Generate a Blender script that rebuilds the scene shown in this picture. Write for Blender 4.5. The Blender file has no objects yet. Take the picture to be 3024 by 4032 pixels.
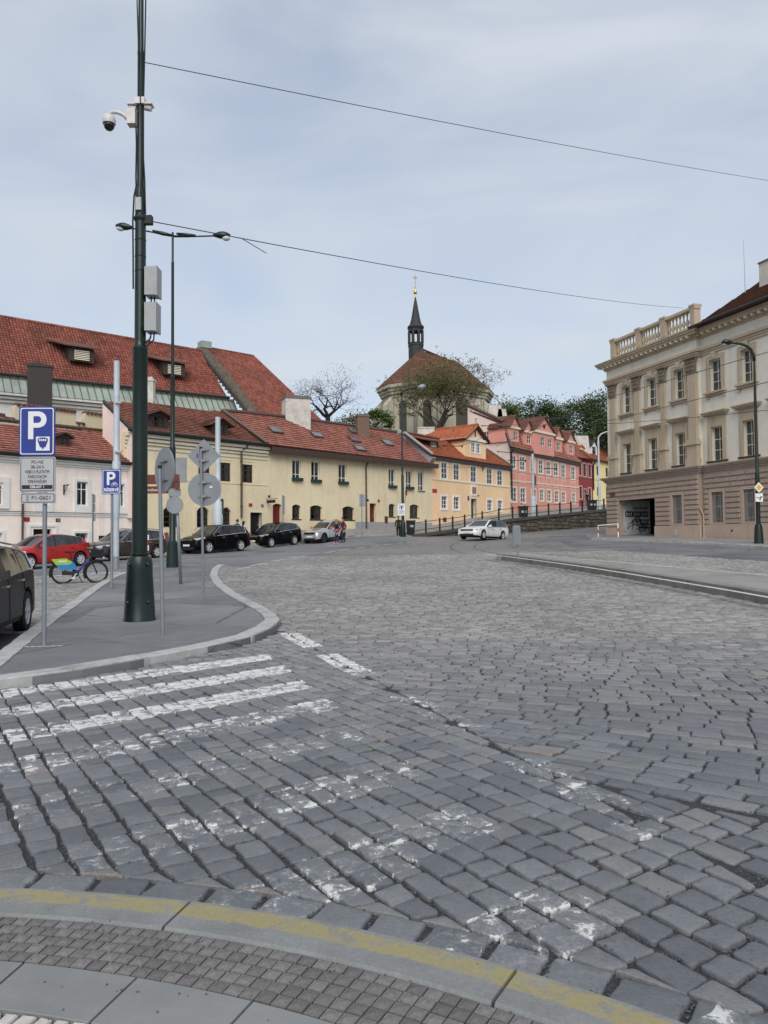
import bpy, bmesh, math, random
import numpy as np
from mathutils import Vector, Matrix
from mathutils.geometry import delaunay_2d_cdt
R = math.radians
random.seed(11)
rng = np.random.default_rng(5)
SC = bpy.context.scene
COL = SC.collection

# ------------------------------------------------------------------ camera
EYE = Vector((0, 0, 1.6)); PITCH = R(2.0); ROLL = R(0.5)
FPX, CX, CY = 3026.0, 1512.0, 2016.0          # focal length and centre of a 3024 x 4032 frame
_f = Vector((0, math.cos(PITCH), math.sin(PITCH)))
_u = Vector((0, -math.sin(PITCH), math.cos(PITCH)))
_r = Vector((1, 0, 0))
_r, _u = _r * math.cos(ROLL) - _u * math.sin(ROLL), _u * math.cos(ROLL) + _r * math.sin(ROLL)
cam_d = bpy.data.cameras.new('camera'); cam = bpy.data.objects.new('camera', cam_d); COL.objects.link(cam)
cam_d.sensor_fit = 'HORIZONTAL'; cam_d.sensor_width = 36; cam_d.lens = 36 * FPX / 3024
cam_d.clip_start = .05; cam_d.clip_end = 4000
cam.matrix_world = Matrix(((_r.x, _u.x, -_f.x, 0), (_r.y, _u.y, -_f.y, 0), (_r.z, _u.z, -_f.z, 1.6), (0, 0, 0, 1)))
SC.camera = cam

# ------------------------------------------------------------------ light
SUN_EL, SUN_AZ = R(42), R(179)      # azimuth: clockwise from +Y (the viewing direction)
wd = bpy.data.worlds.new('World'); SC.world = wd; wd.use_nodes = True
nt = wd.node_tree; nt.nodes.clear()
wo = nt.nodes.new('ShaderNodeOutputWorld'); bg = nt.nodes.new('ShaderNodeBackground')
sk = nt.nodes.new('ShaderNodeTexSky'); sk.sky_type = 'NISHITA'; sk.sun_disc = False
sk.sun_elevation = SUN_EL; sk.sun_rotation = SUN_AZ; sk.air_density = 1.0; sk.dust_density = 1.5; sk.ozone_density = 1.5
tc = nt.nodes.new('ShaderNodeTexCoord'); mp = nt.nodes.new('ShaderNodeMapping'); mp.inputs['Scale'].default_value = (1, 1, 3.2)
n1 = nt.nodes.new('ShaderNodeTexNoise'); n1.inputs['Scale'].default_value = 2.3; n1.inputs['Detail'].default_value = 5; n1.inputs['Roughness'].default_value = .5
n1.inputs['Distortion'].default_value = .5
rp = nt.nodes.new('ShaderNodeMapRange'); rp.inputs[1].default_value = .3; rp.inputs[2].default_value = .72; rp.inputs[3].default_value = .5; rp.inputs[4].default_value = 1.0
mx = nt.nodes.new('ShaderNodeMix'); mx.data_type = 'RGBA'
mx.inputs['B'].default_value = (4.15, 4.5, 4.95, 1)          # the thin cloud sheet's own brightness (before the 0.1 strength)
nt.links.new(tc.outputs['Generated'], mp.inputs['Vector']); nt.links.new(mp.outputs[0], n1.inputs['Vector'])
nt.links.new(n1.outputs[0], rp.inputs[0]); nt.links.new(rp.outputs[0], mx.inputs['Factor'])
nt.links.new(sk.outputs[0], mx.inputs['A']); nt.links.new(mx.outputs['Result'], bg.inputs[0])
bg.inputs[1].default_value = .1
nt.links.new(bg.outputs[0], wo.inputs[0])
sd = bpy.data.lights.new('sun', 'SUN'); sd.energy = 1.5; sd.angle = R(45); sd.color = (1, .965, .91)
sun = bpy.data.objects.new('sun', sd); COL.objects.link(sun)
_sd = Vector((math.sin(SUN_AZ) * math.cos(SUN_EL), math.cos(SUN_AZ) * math.cos(SUN_EL), math.sin(SUN_EL)))
sun.rotation_euler = _sd.to_track_quat('Z', 'Y').to_euler(); sun.location = _sd * 60
SC.view_settings.view_transform = 'Standard'; SC.view_settings.look = 'None'
SC.view_settings.gamma = 1; SC.view_settings.exposure = 0.68; SC.view_settings.use_curve_mapping = False

# ------------------------------------------------------------------ pixel helpers (source pixels of the photograph)
def ray(px, py):
    return (_f + _r * ((px - CX) / FPX) - _u * ((py - CY) / FPX))
def W(p, d):
    v = ray(*p); return EYE + v * (d / v.y)
def z1(X, Y): return (.4822 * X, 1200 + .4822 * Y)
def z2(X, Y): return (.4822 * X, 1900 + .4822 * Y)
def z3(X, Y): return (700 + .42194 * X, 1500 + .42194 * Y)
def z4(X, Y): return (1300 + .42194 * X, 1500 + .42194 * Y)
def z5(X, Y): return (1700 + .45208 * X, 1500 + .45208 * Y)
def z6(X, Y): return (2300 + .43641 * X, 1000 + .43641 * Y)
def z7(X, Y): return (2300 + .43641 * X, 1600 + .43641 * Y)
def zv(X, Y): return (X * 1.8228, Y * 1.8228)
def H(x, y):                                     # the road surface rises away from the camera and to the right
    t = y - 15.0
    t = np.where(t > 6, t, np.log1p(np.exp(np.minimum(t, 6) * .7)) / .7)
    b = np.clip((y - 49) / 12, 0, 1); b = b * b * (3 - 2 * b)
    return t * (.031 + .0004 * np.clip(x, -26, 30)) * np.where(y > 110, 110 / np.maximum(y, 1), 1) + .42 * b * np.exp(-((x + 1.5) / 6) ** 2)
def h(x, y): return float(H(np.float64(x), np.float64(y)))
def G(p, dz=0.0):                                # pixel -> point on the road surface (+dz)
    v = ray(*p); a, b = 1.0, 160.0
    g = lambda k: (EYE.z + v.z * k) - (h(EYE.x + v.x * k, EYE.y + v.y * k) + dz)
    k = a; st = .25
    while k < b and g(k) > 0: k += st; st *= 1.02
    lo, hi = k - st, k
    for _ in range(40):
        m = (lo + hi) / 2
        if g(m) > 0: lo = m
        else: hi = m
    return EYE + v * lo

# ------------------------------------------------------------------ node expressions
class E_:
    def __init__(s, t, o): s.t, s.o = t, o
    def _m(s, op, b=None, c=None, clamp=False):
        n = s.t.nodes.new('ShaderNodeMath'); n.operation = op; n.use_clamp = clamp
        for i, q in enumerate((s, b, c)):
            if q is None: continue
            if isinstance(q, E_): s.t.links.new(q.o, n.inputs[i])
            else: n.inputs[i].default_value = q
        return E_(s.t, n.outputs[0])
    def __add__(s, b): return s._m('ADD', b)
    def __radd__(s, b): return s._m('ADD', b)
    def __sub__(s, b): return s._m('SUBTRACT', b)
    def __rsub__(s, b): return (s * -1.0) + b
    def __mul__(s, b): return s._m('MULTIPLY', b)
    def __rmul__(s, b): return s._m('MULTIPLY', b)
    def fract(s): return s._m('FRACT')
    def floor(s): return s._m('FLOOR')
    def abs(s): return s._m('ABSOLUTE')
    def gt(s, b): return s._m('GREATER_THAN', b)
    def lt(s, b): return s._m('LESS_THAN', b)
    def max(s, b): return s._m('MAXIMUM', b)
    def min(s, b): return s._m('MINIMUM', b)
    def clamp(s): return s._m('ADD', 0.0, clamp=True)
    def ramp(s, a, b, lo=0.0, hi=1.0):
        n = s.t.nodes.new('ShaderNodeMapRange'); s.t.links.new(s.o, n.inputs[0])
        for i, q in enumerate((a, b, lo, hi)): n.inputs[i + 1].default_value = q
        return E_(s.t, n.outputs[0])

class Mat:
    """a Principled material with a small expression helper"""
    def __init__(s, name, rough=.8, metal=0, spec=.35):
        s.m = bpy.data.materials.new(name); s.m.use_nodes = True; s.t = s.m.node_tree
        s.b = s.t.nodes['Principled BSDF']
        s.b.inputs['Roughness'].default_value = rough; s.b.inputs['Metallic'].default_value = metal
        s.b.inputs['Specular IOR Level'].default_value = spec
    def node(s, k, **kw):
        n = s.t.nodes.new(k)
        for a, v in kw.items(): setattr(n, a, v)
        return n
    def link(s, a, b): s.t.links.new(a.o if isinstance(a, E_) else a, b)
    def pos(s):
        g = s.node('ShaderNodeNewGeometry'); x = s.node('ShaderNodeSeparateXYZ'); s.t.links.new(g.outputs['Position'], x.inputs[0])
        s._geo = g
        return [E_(s.t, x.outputs[i]) for i in range(3)]
    def objco(s):
        return s.node('ShaderNodeTexCoord').outputs['Object']
    def world(s):
        return s.node('ShaderNodeNewGeometry').outputs['Position']
    def noise(s, scale, detail=3, rough=.55, vec=None, dist=0.0, sc3=None):
        n = s.node('ShaderNodeTexNoise'); n.inputs['Scale'].default_value = scale; n.inputs['Detail'].default_value = detail
        n.inputs['Roughness'].default_value = rough; n.inputs['Distortion'].default_value = dist
        v = vec if vec is not None else s.world()
        if sc3:
            mm = s.node('ShaderNodeMapping'); mm.inputs['Scale'].default_value = sc3; s.link(v, mm.inputs[0]); v = mm.outputs[0]
        s.link(v, n.inputs['Vector']); return E_(s.t, n.outputs[0])
    def rand(s):
        g = s.node('ShaderNodeNewGeometry'); o = s.node('ShaderNodeObjectInfo')
        return (E_(s.t, g.outputs['Random Per Island']) + E_(s.t, o.outputs['Random'])).fract()
    def mix(s, f, a, b):
        n = s.node('ShaderNodeMix'); n.data_type = 'RGBA'
        for q, sock in ((f, n.inputs['Factor']), (a, n.inputs['A']), (b, n.inputs['B'])):
            if isinstance(q, (E_,)): s.link(q, sock)
            elif hasattr(q, 'links'): s.link(q, sock)
            elif isinstance(q, (int, float)): sock.default_value = q
            else: sock.default_value = (*q[:3], 1)
        return n.outputs['Result']
    def scale(s, c, f):       # colour * factor
        n = s.node('ShaderNodeVectorMath', operation='SCALE')
        if hasattr(c, 'links'): s.link(c, n.inputs[0])
        else: n.inputs[0].default_value = c[:3]
        if isinstance(f, E_): s.link(f, n.inputs['Scale'])
        else: n.inputs['Scale'].default_value = f
        return n.outputs[0]
    def col(s, c):
        if hasattr(c, 'links'): s.link(c, s.b.inputs['Base Color'])
        else: s.b.inputs['Base Color'].default_value = (*c[:3], 1)
        return s
    def bump(s, e, strength=.3, dist=.01):
        n = s.node('ShaderNodeBump'); n.inputs['Strength'].default_value = strength; n.inputs['Distance'].default_value = dist
        s.link(e, n.inputs['Height']); s.link(n.outputs[0], s.b.inputs['Normal']); return s
    def rough(s, e): s.link(e, s.b.inputs['Roughness']); return s

M = {}
def plain(name, c, rough=.6, metal=0, spec=.4, var=.12, nscale=6, bump=0.0, dirt=None, coat=0):
    """simple material: colour with a soft uneven tone, optional fine relief"""
    m = Mat(name, rough, metal, spec)
    n = m.noise(nscale, 4, .6)
    cc = m.scale(c, n.ramp(.25, .75, 1 - var, 1 + var))
    if dirt:
        d = m.noise(dirt[1], 5, .65).ramp(.48, .72)
        cc = m.mix(d * dirt[2], cc, dirt[0])
    m.col(cc)
    if bump: m.bump(m.noise(nscale * 12, 3), bump, .01)
    if coat: m.b.inputs['Coat Weight'].default_value = coat; m.b.inputs['Coat Roughness'].default_value = .06
    M[name] = m.m
    return m.m

# ------------------------------------------------------------------ object helpers
WROOT = {}
def link(o, parent=None):
    COL.objects.link(o)
    if parent is not None:
        o.parent = parent
        if parent.name in WROOT: o.matrix_parent_inverse = WROOT[parent.name]
    return o
def root(name, loc, label=None, cat=None, group=None):
    """an Empty at a thing's base whose parts are modelled in world coordinates"""
    o = bpy.data.objects.new(name, None); o.empty_display_size = .3; link(o); o.location = loc
    WROOT[o.name] = Matrix.Translation(-Vector(loc)); return tag(o, label, cat, group)
def tag(o, label=None, cat=None, group=None, kind=None):
    if label: o['label'] = label
    if cat: o['category'] = cat
    if group: o['group'] = group
    if kind: o['kind'] = kind
    return o
def empty(name, loc=(0, 0, 0), rz=0.0, label=None, cat=None, group=None):
    o = bpy.data.objects.new(name, None); o.empty_display_size = .2
    link(o); o.location = loc; o.rotation_euler = (0, 0, rz)
    return tag(o, label, cat, group)

class MB:
    """collects shapes, builds ONE mesh object"""
    def __init__(s): s.v, s.f, s.mi = [], [], []
    def add(s, vs, fs, mi=0):
        k = len(s.v); s.v += [tuple(q) for q in vs]; s.f += [tuple(k + i for i in f) for f in fs]; s.mi += [mi] * len(fs); return s
    def quad(s, a, b, c, d, mi=0): return s.add([a, b, c, d], [(0, 1, 2, 3)], mi)
    def poly(s, pts, mi=0): return s.add(pts, [tuple(range(len(pts)))], mi)
    def hexa(s, p, mi=0):      # 8 points: bottom 0-3 counter-clockwise, top 4-7
        return s.add(p, [(3, 2, 1, 0), (4, 5, 6, 7), (0, 1, 5, 4), (1, 2, 6, 5), (2, 3, 7, 6), (3, 0, 4, 7)], mi)
    def box(s, x0, x1, y0, y1, zz0, zz1, mi=0):
        return s.hexa([(x0, y0, zz0), (x1, y0, zz0), (x1, y1, zz0), (x0, y1, zz0), (x0, y0, zz1), (x1, y0, zz1), (x1, y1, zz1), (x0, y1, zz1)], mi)
    def fbox(s, F, s0, s1, zz0, zz1, o0, o1, mi=0):   # box in a facade's frame (along, up, outward)
        P = F.P
        return s.hexa([P(s0, zz0, o1), P(s1, zz0, o1), P(s1, zz0, o0), P(s0, zz0, o0), P(s0, zz1, o1), P(s1, zz1, o1), P(s1, zz1, o0), P(s0, zz1, o0)], mi)
    def prism(s, pts, dv, mi=0):   # polygon pts extruded by vector dv
        n = len(pts); q = [tuple(Vector(p) + Vector(dv)) for p in pts]
        return s.add(list(pts) + q, [tuple(range(n - 1, -1, -1)), tuple(range(n, 2 * n))] + [(i, (i + 1) % n, n + (i + 1) % n, n + i) for i in range(n)], mi)
    def tube(s, pts, rad, n=8, cap=True, mi=0):
        pts = [Vector(p) for p in pts]; m = len(pts)
        if not hasattr(rad, '__len__'): rad = [rad] * m
        vs, fs = [], []; up = None
        for i, p in enumerate(pts):
            t = (pts[min(i + 1, m - 1)] - pts[max(i - 1, 0)])
            t = t.normalized() if t.length > 1e-9 else Vector((0, 0, 1))
            if up is None:
                up = Vector((0, 0, 1)) if abs(t.z) < .9 else Vector((1, 0, 0))
            a = t.cross(up)
            if a.length < 1e-6: a = t.cross(Vector((0, 1, 0)))
            a.normalize(); b = a.cross(t).normalized(); up = b
            for k in range(n):
                g = 2 * math.pi * k / n; vs.append(p + (a * math.cos(g) + b * math.sin(g)) * rad[i])
        for i in range(m - 1):
            for k in range(n):
                k2 = (k + 1) % n; fs.append((i * n + k2, i * n + k, (i + 1) * n + k, (i + 1) * n + k2))
        if cap:
            fs.append(tuple(range(n))); fs.append(tuple(reversed(range((m - 1) * n, m * n))))
        return s.add(vs, fs, mi)
    def lathe(s, prof, c=(0, 0, 0), n=16, mi=0, a0=0.0):   # profile of (radius, z)
        vs, fs = [], []; m = len(prof)
        for r_, zz in prof:
            for k in range(n):
                g = a0 + 2 * math.pi * k / n; vs.append((c[0] + r_ * math.cos(g), c[1] + r_ * math.sin(g), c[2] + zz))
        for i in range(m - 1):
            for k in range(n):
                k2 = (k + 1) % n; fs.append((i * n + k, i * n + k2, (i + 1) * n + k2, (i + 1) * n + k))
        fs.append(tuple(reversed(range(n)))); fs.append(tuple(range((m - 1) * n, m * n)))
        return s.add(vs, fs, mi)
    def build(s, name, mats, parent=None, smooth=False, angle=None, origin=None):
        me = bpy.data.meshes.new(name)
        vs = s.v
        if origin is not None: vs = [(a - origin[0], b - origin[1], c - origin[2]) for a, b, c in vs]
        me.from_pydata(vs, [], s.f)
        for m in (mats if isinstance(mats, (list, tuple)) else [mats]): me.materials.append(M[m] if isinstance(m, str) else m)
        if any(s.mi): me.polygons.foreach_set('material_index', s.mi)
        if smooth or angle is not None:
            me.polygons.foreach_set('use_smooth', [True] * len(me.polygons))
            if angle is not None: me.set_sharp_from_angle(angle=R(angle))
        me.update()
        o = bpy.data.objects.new(name, me); link(o, parent)
        if origin is not None: o.location = origin
        return o

def sheet(name, poly, zf, mat, step=1.0, parent=None, skirt=0.0):
    """a flat polygon laid over a height function, triangulated finely enough to follow it"""
    P = [Vector((p[0], p[1])) for p in poly]
    den = []
    for i, p in enumerate(P):
        q = P[(i + 1) % len(P)]; n = max(1, int((q - p).length / step))
        den += [p.lerp(q, k / n) for k in range(n)]
    xs = [p.x for p in P]; ys = [p.y for p in P]
    pts = list(den); edges = [(i, (i + 1) % len(den)) for i in range(len(den))]
    A = np.array([(p.x, p.y) for p in den])
    x = min(xs) + step / 2
    while x < max(xs):
        y = min(ys) + step / 2
        while y < max(ys):
            if inside(den, x, y) and np.min(np.hypot(A[:, 0] - x, A[:, 1] - y)) > step * .45: pts.append(Vector((x, y)))
            y += step
        x += step
    v, e, f, *_ = delaunay_2d_cdt(pts, edges, [], 1, 1e-5)
    b = MB()
    fs = []
    for t in f:
        a = [v[i] for i in t]
        ar = sum(a[i].x * a[(i + 1) % len(a)].y - a[(i + 1) % len(a)].x * a[i].y for i in range(len(a)))
        fs.append(tuple(t) if ar > 0 else tuple(reversed(t)))
    b.add([(p.x, p.y, zf(p.x, p.y)) for p in v], fs)
    if skirt:
        for p, q in zip(den, den[1:] + den[:1]): b.quad((p.x, p.y, zf(p.x, p.y)), (q.x, q.y, zf(q.x, q.y)), (q.x, q.y, zf(q.x, q.y) - skirt), (p.x, p.y, zf(p.x, p.y) - skirt))
    return b.build(name, mat, parent, smooth=True)

def inside(poly, x, y):
    c = False; n = len(poly); j = n - 1
    for i in range(n):
        xi, yi = poly[i][0], poly[i][1]; xj, yj = poly[j][0], poly[j][1]
        if (yi > y) != (yj > y) and x < (xj - xi) * (y - yi) / (yj - yi) + xi: c = not c
        j = i
    return c

class Fac:
    """the vertical plane of a facade: s runs along it to the right, o points out of it"""
    def __init__(s, O, ang=None, e=None):
        s.O = Vector((O[0], O[1], 0))
        e = Vector((math.sin(R(ang)), math.cos(R(ang)))) if e is None else Vector(e).normalized()
        s.e = Vector((e.x, e.y, 0)); s.n = Vector((e.y, -e.x, 0))
    def P(s, a, z, o=0.0):
        return tuple(s.O + s.e * a + s.n * o + Vector((0, 0, z)))
    def at(s, p, o=0.0):
        v = ray(*p); k = (s.O + s.n * o - EYE).dot(s.n) / v.dot(s.n); q = EYE + v * k
        return ((q - s.O).dot(s.e), q.z)
    def S(s, p, o=0.0): return s.at(p, o)[0]
    def Z(s, p, o=0.0): return s.at(p, o)[1]
    def shift(s, o): return Fac(s.O + s.n * o, e=(s.e.x, s.e.y))
    def rot(s): return math.atan2(s.e.y, s.e.x)
# ================================================================== ground
def V2(p): return Vector((p[0], p[1]))
# --- lines measured on the road (pixel -> ground)
_ends = [G(zv(*p)) for p in ((585, 1418), (630, 1447), (675, 1480), (740, 1525), (815, 1580), (890, 1650))]
ZE0 = V2(_ends[0]); _zd = (V2(_ends[5]) - ZE0) / 5.0            # step from stripe to stripe along their ends
ZU = (V2(G(zv(580, 1419))) - V2(G(zv(120, 1483)))).normalized()  # direction of the zebra stripes
LA0, LA1 = V2(G(zv(612, 1362))), V2(G(zv(1440, 1805)))           # joint between the two sett fields, and line painted along it
LAd = (LA1 - LA0).normalized(); LAn = Vector((-LAd.y, LAd.x))    # LAn points to the right-hand (far) field
if LAn.x < 0: LAn = -LAn
# near kerb: circle through its outer edge
_kp = np.array([tuple(V2(G(p, .02))) for p in ((0, 3494), (380, 3505), (741, 3540), (1400, 3663), (2026, 3800), (2500, 3955))])
_A = np.c_[2 * _kp, np.ones(len(_kp))]; _s = np.linalg.lstsq(_A, (_kp ** 2).sum(1), rcond=None)[0]
KC = Vector((_s[0], _s[1])); KR = math.sqrt(_s[2] + _s[0] ** 2 + _s[1] ** 2)
def arc(r, a): return (KC.x + r * math.cos(a), KC.y + r * math.sin(a))
KA0 = math.atan2(4.0 - KC.y, -3.2 - KC.x); KA1 = math.atan2(1.6 - KC.y, 2.2 - KC.x)   # from left to right, decreasing angle
# --- materials of the ground
def sett_material():
    m = Mat('sett', .62, 0, .42)
    x, y, z = m.pos(); g = m._geo; rd = m.rand()
    fine = m.noise(55, 4, .7); mid = m.noise(7, 3, .6); big = m.noise(.22, 2, .5)
    c = m.mix(rd.ramp(0, 1), (.10, .106, .117), (.165, .17, .18))
    c = m.mix(rd.ramp(.984, .988), c, (.19, .165, .155))
    c = m.mix((rd * 7.31).fract().ramp(.75, .95) * .55, c, (.20, .195, .18))
    c = m.mix(y.ramp(6, 13) * .7, c, m.mix(rd, (.20, .19, .178), (.35, .33, .30)))            # stones turn a lighter, warmer grey further up the road
    c = m.scale(c, fine.ramp(.2, .8, .74, 1.26)); c = m.scale(c, mid.ramp(.25, .75, .86, 1.12)); c = m.scale(c, big.ramp(.3, .7, .84, 1.16))
    nz = m.node('ShaderNodeSeparateXYZ'); m.link(g.outputs['Normal'], nz.inputs[0]); shoulder = E_(m.t, nz.outputs[2]).ramp(.97, .75)
    # zebra crossing: coordinates along the ends (a) and along the stripes (b)
    det = _zd.x * ZU.y - _zd.y * ZU.x
    dx, dy = x - ZE0.x, y - ZE0.y
    a = dx * (ZU.y / det) + dy * (-ZU.x / det); b = dx * (-_zd.y / det) + dy * (_zd.x / det)
    wob = (m.noise(5, 3).ramp(0, 1, -.07, .07))
    aw = a + wob
    st = ((aw + .24).fract().lt(.46)) * aw.gt(-.25) * a.lt(9.2) * (b + wob * 2).lt(0.0)
    pn = m.noise(10.5, 6, .72, dist=.5); pn2 = m.noise(2.6, 2)
    keep = pn + shoulder * .05 + pn2.ramp(.3, .7, -.07, .07)
    thr = a.ramp(0, 2.3, .385, .425) + a.ramp(2.4, 3.4, 0, .15) - a.ramp(6.4, 8.0, 0, .05) + b.ramp(-3.4, -1.2, .06, 0)
    zeb = st * keep.ramp(0, 1, 0, 1)
    zebra = st * (((keep - thr - .02) * 22.0).clamp() * .92).max(((keep - thr + .11) * 4.5).clamp() * (fine.ramp(.35, .6)) * .42)
    # line of dashes along the joint of the two fields
    u = dx * 0 + (x - LA0.x) * LAd.x + (y - LA0.y) * LAd.y
    w = ((x - LA0.x) * LAn.x + (y - LA0.y) * LAn.y) + wob * .6
    def seg(p, q): 
        ua = (V2(G(zv(*p))) - LA0).dot(LAd); ub = (V2(G(zv(*q))) - LA0).dot(LAd)
        return u.gt(ua) * u.lt(ub)
    dash = (seg((628, 1368), (702, 1396)) + seg((716, 1413), (828, 1459)) + seg((885, 1500), (1030, 1577)) + seg((1130, 1640), (1440, 1803))).min(1.0) * w.abs().lt(.16)
    dthr = u.ramp(3.9, 5.0, .40, .575)
    dsh = dash * (((keep - dthr - .02) * 22.0).clamp() * .92).max(((keep - dthr + .11) * 4.5).clamp() * (fine.ramp(.35, .6)) * .42)
    # bay markings beside the bicycle and the short marks under it
    paint = zebra.max(dsh)
    c = m.mix(paint * .94, c, m.scale((.66, .66, .64), fine.ramp(.2, .8, .78, 1.1)))
    m.col(c); m.rough((rd * .15 + fine * .35).ramp(.1, .4, .42, .68))
    m.bump(fine * .5 + mid * .6 + m.noise(22, 3, .7) * .6, .6, .012)
    M['sett'] = m.m
sett_material()
def road_material():
    m = Mat('road_base', .85)
    x, y, z = m.pos()
    fine = m.noise(130, 3, .7); v = m.node('ShaderNodeTexVoronoi'); v.inputs['Scale'].default_value = 75; m.link(m.world(), v.inputs['Vector'])
    grit = m.mix(E_(m.t, v.outputs['Distance']).ramp(0, .7), (.014, .014, .016), (.05, .05, .054))
    grit = m.mix((m.noise(3.1, 3).ramp(.58, .75)) * .35, grit, (.075, .085, .045))
    st = m.noise(1.0, 4, .62, sc3=(2.6, 6.5, 1)); st2 = m.noise(.14, 3, .5); st3 = m.noise(1, 3, .6, sc3=(5, 14, 1))
    far = m.scale((.185, .177, .17), st.ramp(.25, .75, .62, 1.4)); far = m.scale(far, st2.ramp(.3, .7, .82, 1.2)); far = m.scale(far, st3.ramp(.25, .75, .7, 1.3))
    m.col(m.mix(y.ramp(38.9, 39.9), grit, far))
    m.bump(fine * .6 + E_(m.t, v.outputs['Distance']), .5, .012)
    M['road_base'] = m.m
road_material()
def asphalt_material(name, c, lo=.8, hi=1.2):
    m = Mat(name, .88, 0, .3)
    a = m.noise(240, 2, .7); b = m.noise(2.2, 4, .6); d = m.noise(.35, 3, .55)
    cc = m.scale(c, a.ramp(.25, .75, .72, 1.28)); cc = m.scale(cc, b.ramp(.3, .7, .9, 1.1)); cc = m.scale(cc, d.ramp(.3, .7, lo, hi))
    cr = m.node('ShaderNodeTexVoronoi', feature='DISTANCE_TO_EDGE'); cr.inputs['Scale'].default_value = .33; m.link(m.world(), cr.inputs['Vector'])
    crk = E_(m.t, cr.outputs[0]) + m.noise(3, 4).ramp(0, 1, -.012, .012); cc = m.mix(crk.abs().ramp(.0, .009, .7, 0), cc, (.03, .03, .03))
    pt = m.node('ShaderNodeTexVoronoi'); pt.inputs['Scale'].default_value = .42; m.link(m.world(), pt.inputs['Vector']); sp = m.node('ShaderNodeSeparateXYZ'); m.link(pt.outputs['Color'], sp.inputs[0]); cc = m.scale(cc, E_(m.t, sp.outputs[0]).ramp(0, 1, .8, 1.16))
    cc = m.mix(m.noise(26, 2).ramp(.73, .77) * .6, cc, (.05, .05, .05))
    m.col(cc); m.bump(a, .5, .006); M[name] = m.m
asphalt_material('asphalt', (.175, .177, .182), .9, 1.1); asphalt_material('asphalt_road', (.15, .15, .157))
plain('granite', (.40, .40, .385), .75, var=.16, nscale=9, bump=.25, dirt=((.13, .13, .125), 2.3, .6))
plain('granite_mid', (.2, .185, .165), .8, var=.2, nscale=5, bump=.3, dirt=((.09, .08, .07), 1.2, .7)); plain('granite_dark', (.10, .09, .075), .8, var=.2, nscale=5, bump=.3, dirt=((.05, .045, .04), 1.2, .7))
plain('slab', (.215, .22, .215), .8, var=.1, nscale=3, bump=.2, dirt=((.12, .12, .12), .9, .5))
plain('mosaic', (.48, .45, .42), .8, var=.2, nscale=14, bump=.3)
plain('footway', (.25, .24, .225), .85, var=.18, nscale=1.3, bump=.2, dirt=((.12, .115, .11), .5, .6))
plain('road_paint', (.54, .53, .50), .7, var=.16, nscale=3, dirt=((.22, .215, .205), 6, .75))
plain('cream_paint', (.60, .57, .42), .7, var=.12, nscale=2, dirt=((.27, .26, .22), 5, .5))
plain('rail_steel', (.10, .095, .09), .5, .4, var=.3, nscale=2)
plain('grit_stone', (.09, .09, .095), .9, var=.5, nscale=50)
def tactile_material():
    m = Mat('tactile', .8); rd = m.rand(); f = m.noise(60, 3, .7)
    c = m.mix(rd, (.115, .109, .104), (.178, .17, .163)); m.col(m.scale(c, f.ramp(.25, .75, .75, 1.25))); m.bump(f, .3, .006); M['tactile'] = m.m
tactile_material()
def near_kerb_material():
    m = Mat('near_kerb', .78); x, y, z = m.pos()
    f = m.noise(70, 4, .7); mid = m.noise(4, 4, .6)
    c = m.scale((.20, .205, .20), f.ramp(.2, .8, .78, 1.22)); c = m.scale(c, mid.ramp(.3, .7, .86, 1.12))
    rr = ((x - KC.x) * (x - KC.x) + (y - KC.y) * (y - KC.y))._m('SQRT') + m.noise(9, 4, .7).ramp(0, 1, -.028, .028)
    band = ((rr - (KR - .145)) * 90.0).clamp() * (((KR - .025) - rr) * 90.0).clamp()
    worn = m.noise(6.5, 5, .7, dist=.8).ramp(.50, .62, 1, .1)
    c = m.mix(band * worn * .93, c, m.scale((.285, .245, .125), f.ramp(.2, .8, .86, 1.14)))
    c = m.mix(m.noise(38, 2).ramp(.74, .78) * .8, c, (.04, .04, .04))
    m.col(c); m.bump(f * .5 + mid, .3, .01); M['near_kerb'] = m.m
near_kerb_material()

# --- one sheet to the horizon
xs = np.r_[-900, -300, -120, np.arange(-60, 60.1, 2.0), 120, 300, 900]; ys = np.r_[-300, -60, -10, np.arange(-2, 120.1, 2.0), 160, 260, 500, 1400]
gv = [(float(x), float(y), h(x, y) - .022) for y in ys for x in xs]; nx = len(xs)
gf = [(j * nx + i, j * nx + i + 1, (j + 1) * nx + i + 1, (j + 1) * nx + i) for j in range(len(ys) - 1) for i in range(nx - 1)]
road = tag(MB().add(gv, gf).build('road', 'road_base', smooth=True), 'grey cobbled road climbing away between the houses', kind='structure')

# --- kerbs of the refuge on the left and the asphalt that it joins
DK = .09
def pave_z(x, y):
    k = min(1, max(0, (y - 22) / 8)); k = k * k * (3 - 2 * k)
    return h(x, y) + DK * (1 - k) - .012 * k
def GPave(p):
    q = G(p, DK)
    for _ in range(4): q = G(p, pave_z(q.x, q.y) - h(q.x, q.y))
    return V2(q)
rim = [GPave(zv(*p)) for p in ((-70, 1480), (0, 1470), (90, 1459), (180, 1447), (280, 1430), (370, 1410), (450, 1397), (520, 1383), (568, 1367), (598, 1350), (606, 1337), (590, 1322), (560, 1308), (520, 1287), (483, 1263), (470, 1243), (473, 1229), (484, 1220))]
bayk = [GPave(z2(*p)) for p in ((-250, 1560), (0, 1375), (140, 1270), (380, 1098), (560, 985), (700, 890), (800, 826), (900, 768), (985, 737))]
bayf = [GPave(z2(*p)) for p in ((-300, 812), (0, 806), (250, 783), (480, 766), (760, 745), (985, 737))]
def offset(line, d):
    out = []
    for i, p in enumerate(line):
        t = (line[min(i + 1, len(line) - 1)] - line[max(i - 1, 0)]).normalized(); out.append(p + Vector((-t.y, t.x)) * d)
    return out
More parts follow.
